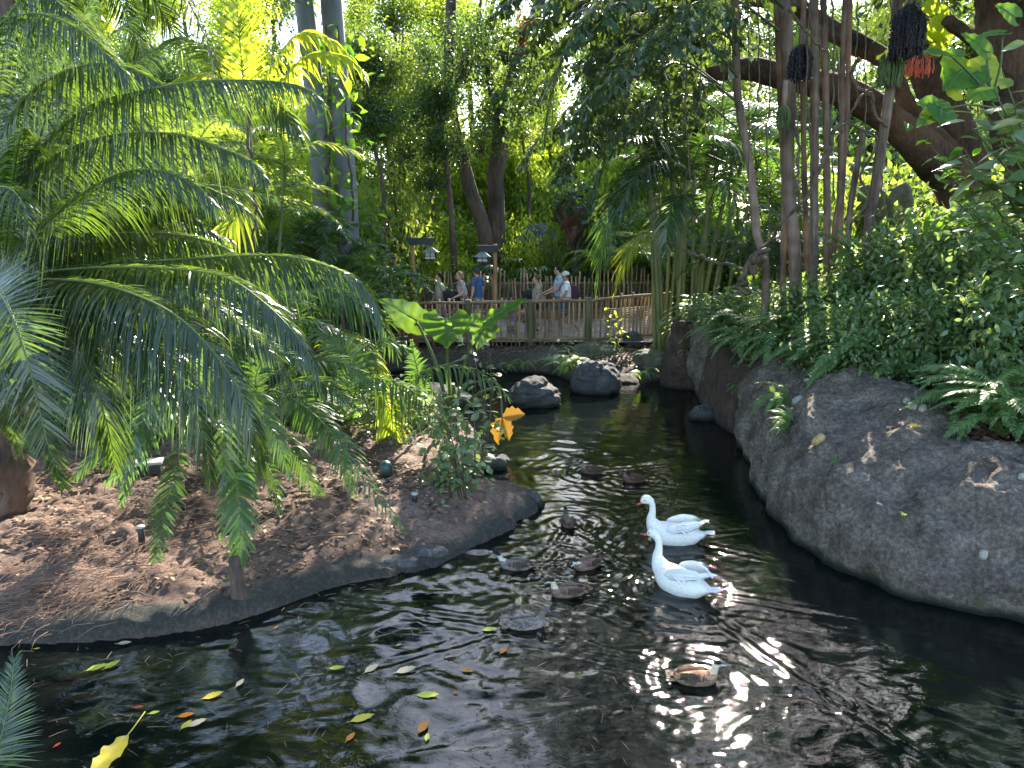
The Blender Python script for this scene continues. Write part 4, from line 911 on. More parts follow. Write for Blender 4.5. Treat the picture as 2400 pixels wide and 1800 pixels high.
# fishtail palms
def fishtail_mesh(seed, n=230, L=2.6):
    """hanging twice-divided frond with wedge shaped, torn leaflets"""
    rg = np.random.default_rng(seed); mb = MB()
    R_ = curve([(0, 0, 0), (.3 * L, 0, .28 * L), (.65 * L, 0, .30 * L), (L, 0, .02 * L)], 30); mb.tube(R_, np.linspace(.022, .006, 30), 5, 1, cap=False)
    V0 = np.array([[0, 0, 0], [.45, .10, .02], [.45, -.13, .02], [.80, .30, .03], [.92, .16, -.01], [.84, .08, .0], [1.05, -.02, -.03], [.86, -.1, .0], [.88, -.24, .02], [.72, -.36, .04]])
    Ft = [[0, 2, 1], [1, 2, 5], [1, 5, 3], [3, 5, 4], [2, 7, 5], [5, 7, 6], [2, 9, 7], [9, 8, 7]]
    for k in range(16):
        t_ = .18 + .8 * k / 15; p = R_[int(t_ * 29)]
        for sd in (-1, 1):
            d = unit(np.array([.45, sd * .9, rg.uniform(-.2, .2)])); l2 = (.75 - .45 * abs(t_ - .45)) * rg.uniform(.8, 1.1)
            tt = np.linspace(0, 1, 8)[:, None]; Q = p + d * l2 * tt + np.array([0, 0, -.45]) * l2 * tt ** 2; mb.tube(Q, np.linspace(.007, .003, 8), 4, 1, cap=False)
            m = 9; kk = np.linspace(1, 7, m).astype(int); org = Q[kk] + rg.normal(0, .01, (m, 3)); s2 = np.where(np.arange(m) % 2, 1, -1)[:, None]
            X = unit(d * .5 + np.array([.35, 0, 0]) * s2 + np.array([0, 0, -.65]) + rg.normal(0, .22, (m, 3))); Nn = unit(rg.normal(0, .6, (m, 3)) + [0, -.5, .5])
            Yv = unit(np.cross(Nn, X)); Zv = np.cross(X, Yv); sz = rg.uniform(.17, .28, m)[:, None, None]
            W_ = org[:, None] + sz * (V0[None, :, 0:1] * X[:, None] + V0[None, :, 1:2] * .66 * Yv[:, None] + V0[None, :, 2:3] * Zv[:, None])
            base_ = (np.arange(m) * 10)[:, None, None]; mb.add(W_.reshape(-1, 3), (np.array(Ft)[None] + base_).reshape(-1, 3), 0, True)
    me = mk_mesh('frond', mb); me.materials.append(M['fish']); me.materials.append(M['rachis_d']); return me
FT = [fishtail_mesh(601), fishtail_mesh(602), fishtail_mesh(603)]
YF = 12.6
stems = [
 ([(1795, 690), (1795, 633), (1774, 548), (1762, 422), (1745, 316), (1728, 211), (1724, 42), (1722, -120)], .075, 'slightly bent fishtail palm stem, leftmost of the group'),
 ([(1865, 700), (1863, 654), (1858, 548), (1846, 380), (1850, 211), (1838, 0), (1836, -150)], .118, 'thickest fishtail palm stem, with a green flower tassel'),
 ([(1840, 690), (1838, 500), (1836, 380), (1828, 200), (1820, 0), (1818, -120)], .055, 'thin fishtail stem touching the left of the thickest one'),
 ([(1892, 690), (1890, 600), (1888, 506), (1882, 253), (1884, 0), (1884, -120)], .052, 'thin straight fishtail stem right of the thickest one'),
 ([(1912, 690), (1907, 590), (1909, 337), (1909, 42), (1911, -120)], .078, 'dark fishtail stem behind the dark fruit bunch of the group'),
 ([(1942, 690), (1938, 548), (1935, 211), (1930, 0), (1930, -120)], .066, 'straight brown fishtail stem in the middle of the group'),
 ([(1950, 690), (1958, 527), (1968, 464), (1973, 211), (1981, 0), (1983, -120)], .056, 'pale fishtail stem with peeling sheath, left of a close pair'),
 ([(1968, 690), (1973, 464), (1985, 253), (1992, 0), (1994, -120)], .05, 'reddish fishtail stem, right of a close pair'),
 ([(2030, 690), (2036, 527), (2044, 485), (2070, 316), (2091, 169), (2103, 0), (2106, -120)], .092, 'leaning fishtail stem carrying the biggest dark fruit bunch'),
 ([(1985, 690), (1990, 527), (1998, 456), (2023, 304)], .058, 'short cut off fishtail stem leaning in front of the oak limb')]
FP = []
for k, (pts, r, lb) in enumerate(stems):
    Y = YF + (k % 4) * .22; P = [D(x, y, Y) for x, y in pts]; P[0][2] = 1.2
    o = thing('fishtail_palm', lb, 'palm', tuple(P[0]), 'fishtail palm stems on the right'); mb = MB()
    mb.tube(curve(P, 70), np.linspace(r * .92, r * .78, 70), 12, 0, rough=.10, seed=k)
    part('trunk', mb, M['fish_stem'], o); FP.append(o)
    rgs = np.random.default_rng(k + 70)
for k, (x, y, Y, own, az, sc) in enumerate([(1725, 60, 12.4, 0, 3.3, 1.0), (1725, 100, 12.4, 0, 2.7, .95), (1728, 180, 12.2, 0, 3.6, .9), (1730, 240, 12.6, 0, 2.9, 1.0), (1838, 20, 12.4, 1, 3.4, 1.1), (1838, 80, 12.8, 1, 2.8, 1.1), (1726, 130, 12.2, 0, 4.0, .8), (1724, -20, 12.4, 0, 3.0, 1.15), (1930, -40, 12, 5, 4.4, .9), (1982, -30, 12.6, 6, 5.2, .9), (1884, -40, 13, 3, 1.7, 1), (2104, -40, 13, 8, .2, 1.1), (2104, -10, 13.2, 8, 1.0, 1.0), (2104, -90, 13, 8, 5.6, 1.1), (1728, 300, 12.9, 0, 3.1, .8)]):
    p = D(x, y, Y); o = FP[own]; loc = p - np.array(o.location)
    put_frond(o, FT[k % 3], loc, az, -.15, sc, .0)
# extra crown fronds of the leftmost group member reaching out over the water
for k, (x, y, Y, az, sc, tl) in enumerate([(1560, 120, 13.6, 3.0, .8, -.1), (1500, 60, 13.2, 3.5, .9, 0), (1480, 200, 13.8, 2.9, .7, -.2), (1620, 30, 12.8, 3.1, 1.1, .1), (1540, 240, 14.2, 3.3, .7, -.3), (1640, 160, 13.4, 3.8, .8, -.1), (1420, 330, 14.2, 3.2, .6, -.3), (1470, 350, 14.0, 3.6, .6, -.4), (1660, 280, 13.5, 3.0, .7, -.3), (1600, 330, 13, 3.2, .8, -.3), (1700, 380, 12.6, 2.8, .7, -.4), (1560, 60, 13, 2.7, .9, 0), (1660, 100, 12.6, 3.4, .9, -.1), (1690, 200, 12.2, 3.0, .85, -.2), (1520, 300, 14, 3.9, .7, -.3), (1640, 400, 13, 3.5, .7, -.4)]):
    if k == 0:
        s0 = D(1600, 720, 18.0); s0[2] = .5; P = [s0, D(1585, 500, 17.8), D(1560, 330, 17.5), D(1570, 150, 17.2), D(1590, -80, 17)]
        o = thing('fishtail_palm', 'slender grey fishtail stem among the areca canes, its torn leaves hanging over the fence', 'palm', tuple(s0), 'fishtail palm stems on the right'); mb = MB(); mb.tube(curve(P, 50), np.linspace(.07, .05, 50), 9, 0, rough=.08, seed=3); part('trunk', mb, M['cane'], o)
    put_frond(o, FT[k % 3], D(x, y, Y + 3) - np.array(o.location), az, tl, sc * 1.22)
# fruit tassels
M['fruit'] = plain('dark_fruit', (.012, .009, .014), .45, .5, var=.5, scale=30)
M['tassel'] = plain('green_tassel', (.07, .11, .03), .6, .4, var=.35)
M['tassel_o'] = leaf_mat('orange_tassel', (.45, .12, .05), (.6, .2, .1), (.8, .25, .1), .35)
def tassel(label, x, y0, y1, w, Y, n, mat, beads, seed, name='fruit_bunch', cat='fruit bunch'):
    rg = np.random.default_rng(seed); top = D(x, y0, Y); bot = D(x, y1, Y); H_ = top[2] - bot[2]; Rr = w / 2 / 1800 * Y * 1.0
    o = thing(name, label, cat, tuple(top)); mb = MB(); mb.tube([top + [0, 0, .35], top + [0, 0, .1], top - [0, 0, .15 * H_]], [.04, .045, .03], 7, 0); part('stalk', mb, M['fish_stem'], o); mb = MB()
    for k in range(n):
        a = rg.uniform(0, 6.28); r = Rr * math.sqrt(rg.random()); l = H_ * rg.uniform(.8, 1.0)
        tt = np.linspace(0, 1, 9); rr = r * np.interp(tt, [0, .25, .6, 1], [.25, .9, 1.0, .95])
        Q = np.stack([top[0] + rr * math.cos(a), top[1] + rr * math.sin(a), top[2] - l * tt + (r / Rr) ** 2 * .0], 1) + np.concatenate([np.zeros((1, 3)), rg.normal(0, .006, (8, 3))])
        mb.tube(Q, [.006] * 9, 4, 0, cap=False)
        if beads:
            nb = 26; ti = np.linspace(.12, 1, nb); C = np.stack([np.interp(ti, tt, Q[:, q]) for q in range(3)], 1) + rg.normal(0, .011, (nb, 3)); s = .016
            Oc = np.array([[1, 0, 0], [-1, 0, 0], [0, 1, 0], [0, -1, 0], [0, 0, 1], [0, 0, -1.0]]) * s; Fc = np.array([[0, 2, 4], [2, 1, 4], [1, 3, 4], [3, 0, 4], [2, 0, 5], [1, 2, 5], [3, 1, 5], [0, 3, 5]])
            mb.add((C[:, None] + Oc).reshape(-1, 3), (Fc[None] + (np.arange(nb) * 6)[:, None, None]).reshape(-1, 3), 0, True)
    part('strands', mb, M[mat], o); return o
tassel('largest hanging bunch of black fruit, at the top right on the leaning stem', 2133, 12, 140, 78, 12.2, 110, 'fruit', True, 1)
tassel('smaller bunch of black fruit hanging among the fishtail stems', 1878, 105, 192, 52, 12.2, 70, 'fruit', True, 2)
tassel('thick green flower tassel on the leaning stem below the black fruit', 2088, 132, 208, 55, 12.5, 120, 'tassel', False, 3, 'flower_tassel', 'flower tassel')
tassel('small green flower tassel on the thickest fishtail stem', 1838, 246, 304, 32, 12.1, 60, 'tassel', False, 4, 'flower_tassel', 'flower tassel')
tassel('orange red root tassel glowing against the oak bark', 2158, 128, 182, 62, 13.2, 45, 'tassel_o', False, 5, 'flower_tassel', 'flower tassel')
# lianas
for pts, r, lb, tw in [
 ([(1965, 285, 12.0), (1939, 359, 12.0), (1892, 456, 12.0), (1838, 519, 12.1), (1804, 561, 12.3), (1783, 590, 12.4)], .035, 'long grey liana slanting down to the left across the fishtail stems', 0),
 ([(1791, 600, 12.3), (1762, 626, 12.6), (1711, 620, 13), (1650, 606, 13.4), (1590, 580, 14)], .03, 'liana running level to the left near the foot of the stems', 0),
 ([(1783, 590, 12.3), (1765, 625, 12.3), (1745, 650, 12.3), (1742, 690, 12.3)], .05, 'twisted pair of lianas coiling at the foot of the leftmost stem', 5),
 ([(2046, 200, 12.0), (2010, 240, 12.0), (1981, 287, 12.0), (1960, 330, 12.1)], .022, 'thin bare branch crossing in front of the oak limb', 0),
 ([(1976, 282, 12.2), (2020, 300, 12.2), (2058, 330, 12.2), (2040, 370, 12.2), (2020, 410, 12.3), (2030, 470, 12.3), (1990, 540, 12.4)], .022, 'thin dark liana looping over the short cut stem', 0),
 ([(2000, 140, 12.4), (2015, 200, 12.4), (2050, 240, 12.4), (2075, 290, 12.4)], .035, 'knotted dark root hanging beside the green tassel', 2),
 ([(1850, 20, 12.0), (1880, 60, 12.0), (1915, 100, 12.0), (1940, 130, 12.0)], .02, 'thin straight twig slanting over the top of the fishtail stems', 0),
 ([(1868, 300, 12.0), (1872, 370, 12.0), (1868, 440, 12.0), (1880, 500, 12.0)], .022, 'pale liana hanging along the thickest fishtail stem', 0)]:
    vine(lb, pts, r, seed=int(pts[0][0]), tw=tw)

# oak
YO = 17.0
P = lambda *q: [D(x, y, Y) for x, y, Y in q]
ok = tree('oak_tree', 'massive rough barked oak with three curving limbs on the right', P((2310, 760, YO), (2305, 600, YO), (2290, 520, YO), (2262, 450, YO)), [.85, .72, .62, .5], [], 11, 'oak',
  limbs=[(P((2285, 530, YO), (2250, 440, YO - .1), (2190, 372, YO - .2), (2110, 300, YO - .3), (2020, 235, YO - .4), (1930, 200, YO - .5), (1840, 180, YO - .6), (1760, 160, YO - .7), (1660, 175, YO - .8)), [.55, .48, .40, .34, .30, .28, .26, .22, .14]),
         (P((2275, 500, YO + .2), (2262, 400, YO + .3), (2240, 320, YO + .4), (2205, 230, YO + .5), (2170, 150, YO + .6), (2140, 60, YO + .8), (2100, -60, YO + 1)), [.5, .46, .42, .38, .34, .3, .26]),
         (P((2235, 370, YO - .1), (2170, 300, YO), (2128, 250, YO), (2105, 190, YO), (2090, 150, YO)), [.26, .22, .19, .16, .12]),
         (P((2090, 145, YO - .2), (2050, 125, YO - .2), (1990, 92, YO - .3), (1930, 60, YO - .3), (1870, 15, YO - .4), (1820, -30, YO - .5)), [.2, .2, .2, .19, .17, .15]),
         (P((1880, 10, YO - 1), (1750, 0, YO - 1), (1600, 8, YO - 1), (1500, 25, YO - 1), (1400, 18, YO - 1), (1354, 13, YO - 1), (1300, 62, YO - 1), (1262, 100, YO - 1), (1227, 127, YO - 1), (1168, 120, YO - 1)), [.15, .13, .12, .10, .09, .06, .04, .02])])
tree('second_oak', 'dark rough trunk at the top right edge with a sawn off stub of branch', [D(2420, 560, 14) * [1, 1, 0] + [0, 0, 1], D(2420, 440, 14), D(2395, 330, 14), D(2372, 230, 14), D(2350, 130, 14), D(2345, 0, 14), D(2350, -160, 14)], [.5, .45, .42, .40, .40, .40], [], 12, 'oak',
     limbs=[(P((2345, 190, 14), (2330, 150, 13.9), (2300, 105, 13.8), (2262, 80, 13.7), (2218, 46, 13.6)), [.16, .14, .12, .11, .10]), (P((2400, 180, 14.5), (2400, 60, 14.6), (2390, -100, 14.8)), [.35, .33, .3]), (P((2345, 240, 14), (2420, 240, 13.8), (2520, 200, 13.6)), [.3, .25, .2])])
# canopy of the oaks, mostly above the picture
for k, (x, y, z, r) in enumerate([(8.6, 16, 9.6, 2.2), (11.5, 15, 10.5, 3), (12.5, 18.5, 8.6, 2.6), (14, 13, 9.5, 3), (9.5, 12, 11.5, 2.6), (11.0, 18.5, 7.6, 1.7), (16, 16, 7, 3)]):
    q = bpy.data.objects.new('crown', CM['mid'][k % 3]); COL.objects.link(q); q.parent = ok; q.location = Vector((x, y, z)) - ok.location; q.scale = (r / 2.5, r / 2.5, r / 2.5 * .7); q.rotation_euler = (0, 0, k)
vine('twiggy leafy spray hanging from the thin end of the oak limb', [(1262, 100, 16), (1240, 160, 16), (1215, 230, 16), (1200, 300, 16)], .012, 500, 'mid', .12, 91)
vine('leafy spray hanging from the oak limb at the top centre', [(1354, 13, 16), (1310, 40, 16), (1240, 60, 16), (1180, 90, 16)], .012, 500, 'mid', .12, 92)
# dark dead cluster hanging at the top centre
o = thing('dead_leaves', 'small bunch of rusty dead leaves hanging at the top centre', 'dead leaves', tuple(D(1228, 60, 16))); mb = MB(); rgn = np.random.default_rng(4)
M['dead'] = leaf_mat('dead_leaf', (.10, .035, .015), (.22, .09, .035), (.5, .15, .05), .3)
org = D(1228, 60, 16) + rgn.normal(0, .08, (26, 3)) * [1, 1, 1.6]; scatter(mb, T_LEAF2, org, unit(rgn.normal(0, .5, (26, 3)) + [0, 0, -1]), unit(rgn.normal(0, 1, (26, 3))), .22 * rgn.uniform(.6, 1.2, 26)); part('leaf', mb, M['dead'], o)
vine('leafy creeper trailing over the top of the hollow stump', [(1318, 470, 25.7), (1345, 455, 25.7), (1380, 475, 25.7), (1392, 520, 25.7)], .05, 260, 'mid', .26, 93)
# shaded grey-green wood and a rock behind the oak
boulder((2085, 520), 120, 75, 'brown grey rock outcrop in the shade behind the leaning stem', 'boulder_g', seed=61, depth=.6, base_drop=1.0, Yd=20)
for k, (x, y, Y, key, sc) in enumerate([(1960, 430, 21, 'green', 1.5), (2050, 400, 24, 'green', 1.8), (2140, 430, 22, 'dark', 1.5), (2210, 400, 25, 'green', 1.9), (2010, 350, 27, 'dark', 2.2), (1900, 380, 24, 'green', 1.6), (2330, 420, 22, 'dark', 1.8), (2400, 380, 20, 'green', 1.8), (1880, 520, 17.5, 'dark', 1.0), (2180, 520, 18.5, 'green', 1.1)]):
    p = D(x, y, Y); lbs = ['ivy clad green bush between the fishtail stems and the oak', 'pale shaded bush framed under the oak limb', 'dark bush right of the rock outcrop', 'tall shaded bush in the crook of the oak', 'dark bush high behind the rock outcrop', 'green bush seen between the middle fishtail stems', 'dark bush behind the oak trunk at the right', 'green bush at the far right behind the second oak', 'dark low bush at the foot of the fishtail stems', 'low green bush just left of the oak foot']
    shrub('bush', lbs[k], (p[0], Y, .5), SH[key][k % 2], (sc, sc, (p[2] - .5) / 1.75), k * 1.7)

# unseen crowns added over the pond, gaps left for sun, to darken its reflections
CM['roof'] = [crown_mesh('crown', 1700 + k, 120, 62, (2.5, 2.5, 2.5), .46, .17, [M['mid'], M['twig']], T_LEAF, .3, .4) for k in range(3)]
st = thing('added_shade_tree', 'unseen tree added outside the left edge to carry the canopy over the pond', 'tree', (-15.5, 12, .3))  # unseen tree, added to hold the left crowns of the shading canopy
mb = MB(); mb.tube(curve([(-15.5, 12, .2), (-15.2, 12, 6), (-14, 12.5, 10.5)], 20), np.linspace(.5, .3, 20), 12, 0, rough=.12); part('trunk', mb, M['trunk'], st)
for P_ in ([(-14, 12.5, 10.3), (-9, 13.5, 11.4), (-4, 13.5, 11.2), (0, 12.5, 11)], [(-14, 12.5, 10.3), (-9, 10, 13), (-3, 9, 13.6)]):
    mb = MB(); mb.tube(curve([np.array(q, float) for q in P_], 24), np.linspace(.28, .06, 24), 8, 0, rough=.15); part('limb', mb, M['trunk'], st)
rgc = random.Random(9)
for el, azs in ((27, (-42, -33, -25, -14, 29, 38, 47)), (37, (-40, -30, -21, -12, 7, 28, 38)), (47, (-36, -24, -12, 2, 14)), (57, (-24, -6))):
    for az in azs:
        a, e = R(az + rgc.uniform(-1.5, 1.5)), R(el + rgc.uniform(-1.5, 1.5)); d_ = rgc.uniform(15.5, 18.5) * (.92 if el > 40 else 1)
        c = Vector((math.sin(a) * math.cos(e) * d_, 1.0 + math.cos(a) * math.cos(e) * d_, math.sin(e) * d_ + 1.2)); own = st if az < 4 else ok
        q = bpy.data.objects.new('crown', CM['roof'][rgc.randrange(3)]); COL.objects.link(q); q.parent = own; q.location = c - own.location; k_ = rgc.uniform(.85, 1.1); q.scale = (k_, k_, k_ * .62); q.rotation_euler = (0, 0, rgc.uniform(0, 6.28))
# thin hanging roots and twigs among the fishtail stems
for k, (x, y0, y1, r) in enumerate([(1700, -20, 330, .012), (1752, -20, 420, .010), (1775, -20, 260, .014), (1803, 30, 560, .012), (1872, 150, 500, .010), (1897, -20, 620, .014), (1922, 60, 400, .011), (1950, -20, 470, .016), (1962, 120, 600, .010), (2008, -20, 250, .012), (2030, 60, 420, .010), (2072, 330, 600, .012), (1645, -20, 300, .010), (1610, -20, 420, .012)]):
    vine('thin hanging root, %s' % ['just right of the leftmost stem top', 'between the leftmost and the thin stem', 'short, left of the thin stem', 'long, touching the thickest stem', 'beside the small green tassel', 'long, between two middle stems', 'under the smaller black fruit bunch', 'dark, along the middle stem', 'low, beside the pale stem', 'short, right of the reddish stem', 'left of the thick green tassel', 'low, right of the leaning stem', 'in front of the areca canes', 'left of the leftmost stem'][k], [(x, y0, 12.0 + .1 * (k % 5)), (x + 5 * math.sin(k), (y0 * 2 + y1) / 3, 12.0), (x - 6 * math.cos(k * 2), (y0 + y1 * 2) / 3, 12.0), (x + 8 * math.sin(k * 3), y1, 12.05)], r, seed=400 + k)
# ------------------------------------------------------------------ plants on the dirt bank and behind it
A2 = [M['palm2'], M['rachis']]
def bankpalm(label, root, fr, L=.30, W=.030, seed=0, mats=None, n=34):
    o = thing('parlour_palm', label, 'palm', tuple(root)); rgs = random.Random(seed)
    for k in range(4):
        a = rgs.uniform(0, 6.28); mb = MB(); c = np.array(root) + [.12 * math.cos(a), .12 * math.sin(a), 0]; mb.tube(curve([c - [0, 0, .1], c + [.03, 0, .3], c + [.08 * math.cos(a), .08 * math.sin(a), .65]], 8), [.02] * 8, 6, 0); part('cane', mb, M['cane'], o)
    for k, q in enumerate(fr):
        P = q[0]; l = q[1] if len(q) > 1 else L; up = q[2] if len(q) > 2 else (0, -.5, 1); dr = q[3] if len(q) > 3 else .35
        mb = MB(); frond_into(mb, [D(*z) for z in P], n, l, W, fwd=36, droop=dr, lift=.1, up=up, s0=.12, seed=seed + k, rad=.009, jit=.12)
        part('frond', mb, mats or A2, o)
    return o
r1 = G(450, 1080)
bankpalm('parlour palm with broad drooping leaflets in the middle of the dirt bank', r1, [
 ([(440, 960, 8.8), (400, 880, 8.4), (360, 890, 8.0), (335, 980, 7.8), (300, 1080, 7.7), (250, 1130, 7.7)], .42, (0, -.9, .3), .4),
 ([(440, 960, 8.8), (470, 860, 8.2), (520, 900, 7.4), (527, 1020, 7.0), (527, 1127, 6.9), (519, 1250, 6.8)], .40, (0, -1, .15), .15),
 ([(500, 1040, 7.4), (545, 1100, 7.0), (562, 1200, 6.7), (560, 1300, 6.6), (540, 1350, 6.6)], .28, (.1, -1, .2), .25),
 ([(440, 980, 8.6), (420, 1060, 8.0), (390, 1180, 7.4), (370, 1290, 6.9), (345, 1400, 6.6)], .26, (0, -1, .3), .2),
 ([(440, 960, 8.8), (380, 1000, 8.6), (300, 1020, 8.4), (220, 1070, 8.3), (160, 1130, 8.2)], .30),
 ([(440, 960, 8.8), (500, 900, 8.2), (580, 920, 7.9), (640, 1010, 7.7), (680, 1110, 7.7)], .36, (.1, -.7, .7), .5), ([(440, 960, 8.8), (400, 940, 8.2), (330, 990, 7.8), (300, 1090, 7.6), (285, 1180, 7.5)], .34, (-.1, -.9, .4), .4), ([(440, 960, 8.8), (480, 980, 9.1), (560, 1010, 9.3), (620, 1090, 9.4)], .3), ([(440, 960, 8.8), (430, 860, 9.2), (380, 820, 9.5), (320, 850, 9.6)], .34)], seed=11, W=.040, n=40)
r2 = G(640, 1030)
bankpalm('parlour palm arching right over the middle of the bank toward the water', r2, [
 ([(600, 960, 9.6), (633, 915, 9.2), (717, 955, 8.6), (800, 1040, 8.1), (870, 1140, 7.9), (950, 1245, 7.8)], .34, (.2, -.7, .8), .55),
 ([(610, 960, 9.6), (680, 900, 9.2), (760, 900, 8.9), (840, 960, 8.8)], .36), ([(610, 960, 9.6), (690, 930, 9.0), (760, 1000, 8.6), (810, 1100, 8.4), (840, 1180, 8.4)], .34, (.1, -.7, .7), .5), ([(600, 960, 9.6), (560, 1000, 8.8), (570, 1080, 8.3), (600, 1160, 8.1)], .30, (0, -.9, .4), .4), ([(610, 960, 9.6), (700, 860, 9.4), (800, 850, 9.2), (890, 910, 9.1)], .36),
 ([(600, 960, 9.6), (640, 1000, 9.1), (690, 1060, 8.7), (740, 1140, 8.5), (770, 1200, 8.5)], .26, (0, -.8, .5), .5),
 ([(600, 960, 9.6), (600, 1040, 8.8), (640, 1120, 8.3), (660, 1220, 8.0)], .26, (0, -1, .3), .3),
 ([(610, 960, 9.6), (600, 880, 9.7), (640, 830, 9.8), (720, 850, 9.8)], .34), ([(610, 960, 9.6), (540, 900, 10), (480, 910, 10), (440, 960, 10)], .3)], seed=31, W=.032, n=44)
r3 = G(880, 1010)
bankpalm('parlour palm with pale arching fronds left of the big leaved plant', r3, [
 ([(820, 960, 11.6), (854, 890, 11.4), (945, 905, 11.0), (1000, 950, 10.6), (1046, 1030, 10.4)], .55, (0, -.5, 1), .9),
 ([(820, 960, 11.6), (820, 840, 11.6), (760, 780, 11.6), (700, 800, 11.6)], .5), ([(820, 960, 11.6), (850, 850, 11.8), (900, 800, 11.8), (960, 820, 11.8)], .42),
 ([(820, 960, 11.6), (780, 920, 11.2), (740, 940, 11), (720, 1000, 10.9)], .45)], seed=51, W=.04)
r4 = G(1000, 1000)
bankpalm('single arching frond plant reaching over the cracked boulder side', r4, [
 ([(985, 960, 11.8), (960, 890, 11.6), (1031, 862, 11.4), (1107, 868, 11.1), (1161, 900, 10.9), (1190, 930, 10.8)], .42, (0, -.5, 1), .75),
 ([(985, 960, 11.8), (980, 880, 11.8), (970, 830, 11.8), (965, 800, 11.8)], .3)], seed=61, W=.04, n=26)
r5 = D(760, 900, 15.5); r5[2] = .3
bankpalm('tangled palm with a yellow frond at the back edge of the dirt bank', r5, [
 ([(700, 840, 14.6), (720, 740, 14.4), (800, 700, 14.0), (880, 740, 13.8), (930, 830, 13.7)], .7, (0, -.4, 1), .9),
 ([(700, 840, 14.6), (690, 740, 14.6), (740, 680, 14.4), (830, 690, 14.2), (900, 730, 14.2)], .7, (0, -.4, 1), .9),
 ([(700, 840, 14.6), (760, 790, 14.2), (820, 810, 14.0), (870, 880, 14)], .6), ([(700, 840, 14.6), (640, 760, 14.4), (600, 760, 14.4), (560, 820, 14.4)], .6),
 ([(700, 840, 14.6), (680, 700, 14.8), (620, 640, 14.8), (560, 660, 14.8)], .7), ([(700, 840, 14.6), (730, 850, 14), (790, 900, 13.8), (830, 960, 13.8)], .5)], seed=71, W=.05)
yf = bankpalm('palm with orange yellow fronds drooping at the back of the dirt bank', D(790, 900, 15) * [1, 1, 0] + [0, 0, .3], [
 ([(760, 860, 13.9), (770, 790, 13.8), (830, 800, 13.6), (880, 850, 13.5), (910, 890, 13.5)], .6, (0, -.4, 1), .7),
 ([(880, 960, 11.5), (890, 920, 11.3), (915, 960, 11.2), (925, 1040, 11.2)], .4, (0, -.8, .6), .8)], seed=81, W=.05, mats=[M['palm_yellow'], M['rachis']])

# background palms on the left
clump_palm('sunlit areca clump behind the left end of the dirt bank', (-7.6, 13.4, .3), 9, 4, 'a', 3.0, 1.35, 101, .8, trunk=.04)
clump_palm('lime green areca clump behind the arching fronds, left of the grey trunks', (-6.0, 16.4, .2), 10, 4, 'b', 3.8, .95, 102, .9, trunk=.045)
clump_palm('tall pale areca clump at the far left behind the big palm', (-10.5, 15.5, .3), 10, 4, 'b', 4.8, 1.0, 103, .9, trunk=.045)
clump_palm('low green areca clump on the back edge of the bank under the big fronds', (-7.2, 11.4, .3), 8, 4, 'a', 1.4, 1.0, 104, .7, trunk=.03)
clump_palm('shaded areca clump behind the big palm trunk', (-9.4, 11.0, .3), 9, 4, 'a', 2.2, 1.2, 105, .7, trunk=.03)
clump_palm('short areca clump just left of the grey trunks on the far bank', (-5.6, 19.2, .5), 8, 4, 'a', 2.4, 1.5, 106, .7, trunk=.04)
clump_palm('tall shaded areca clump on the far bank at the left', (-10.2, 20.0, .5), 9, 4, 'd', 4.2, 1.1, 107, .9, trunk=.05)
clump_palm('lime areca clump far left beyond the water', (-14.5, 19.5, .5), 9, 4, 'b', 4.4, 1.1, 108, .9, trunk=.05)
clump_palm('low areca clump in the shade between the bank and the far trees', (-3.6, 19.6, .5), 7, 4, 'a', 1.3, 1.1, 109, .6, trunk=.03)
palm('coconut_palm', 'tall dark feather palm whose hanging fronds cross the top left corner', (-7.5, 11.5, .3), 6.4, 15, 'd', 1.35, (.5, 0), .14, 111, tilt=(-1.0, .5), mat='trunk')
palm('coconut_palm', 'palm at the far left edge with fronds against the sky', (-11.0, 13.5, .3), 8.0, 15, 'd', 1.4, (.3, 0), .14, 113, tilt=(-1.0, .5), mat='trunk')
# bright upright young frond and the yellow frond in front of the grey trunks
yp = thing('young_palm', 'young palm with lime green upright fronds left of the twin grey trunks', 'palm', (D(575, 600, 12.5)[0], 12.5, .3))
mb = MB(); mb.tube(curve([np.array(yp.location) - [0, 0, .2], D(590, 420, 12.5), D(578, 260, 12.4)], 20), np.linspace(.05, .035, 20), 8, 0); part('trunk', mb, M['cane'], yp)
for P, n, L, ms, sd, dr, up in [
 ([(578, 280, 12.4), (570, 190, 12.3), (562, 90, 12.2), (552, -30, 12.2)], 26, .62, [M['palm_yellow'], M['rachis']], 801, .12, (0, -1, .1)),
 ([(578, 270, 12.4), (660, 190, 12.0), (720, 130, 11.8), (800, 130, 11.6), (850, 165, 11.6)], 46, .55, [M['palm_yellow'], M['rachis']], 802, .95, (0, -.3, 1)),
 ([(578, 270, 12.4), (640, 150, 12.2), (700, 80, 12.1), (770, 90, 12.0), (820, 130, 12)], 40, .55, [M['palm_yellow'], M['rachis']], 803, .8, (0, -.3, 1)),
 ([(578, 270, 12.4), (520, 190, 12.3), (450, 180, 12.2), (380, 205, 12.2)], 34, .55, [M['palm_yellow'], M['rachis']], 804, .6, (0, -.3, 1)),
 ([(578, 270, 12.4), (500, 130, 12.6), (420, 90, 12.6), (350, 130, 12.6)], 34, .6, [M['back'], M['rachis']], 805, .6, (0, -.3, 1)),
 ([(578, 280, 12.4), (600, 230, 12.0), (660, 260, 11.8), (710, 330, 11.7)], 34, .5, [M['palm'], M['rachis']], 806, .7, (0, -.3, 1)),
 ([(590, 420, 12.5), (560, 500, 12), (500, 560, 11.8), (440, 590, 11.8)], 34, .55, [M['palm_yellow'], M['rachis']], 807, .6, (0, -.5, 1))]:
    traced_frond(yp, P, n, L, .06, sd, ms, droop=dr, up=up, fwd=38, rad=.012)
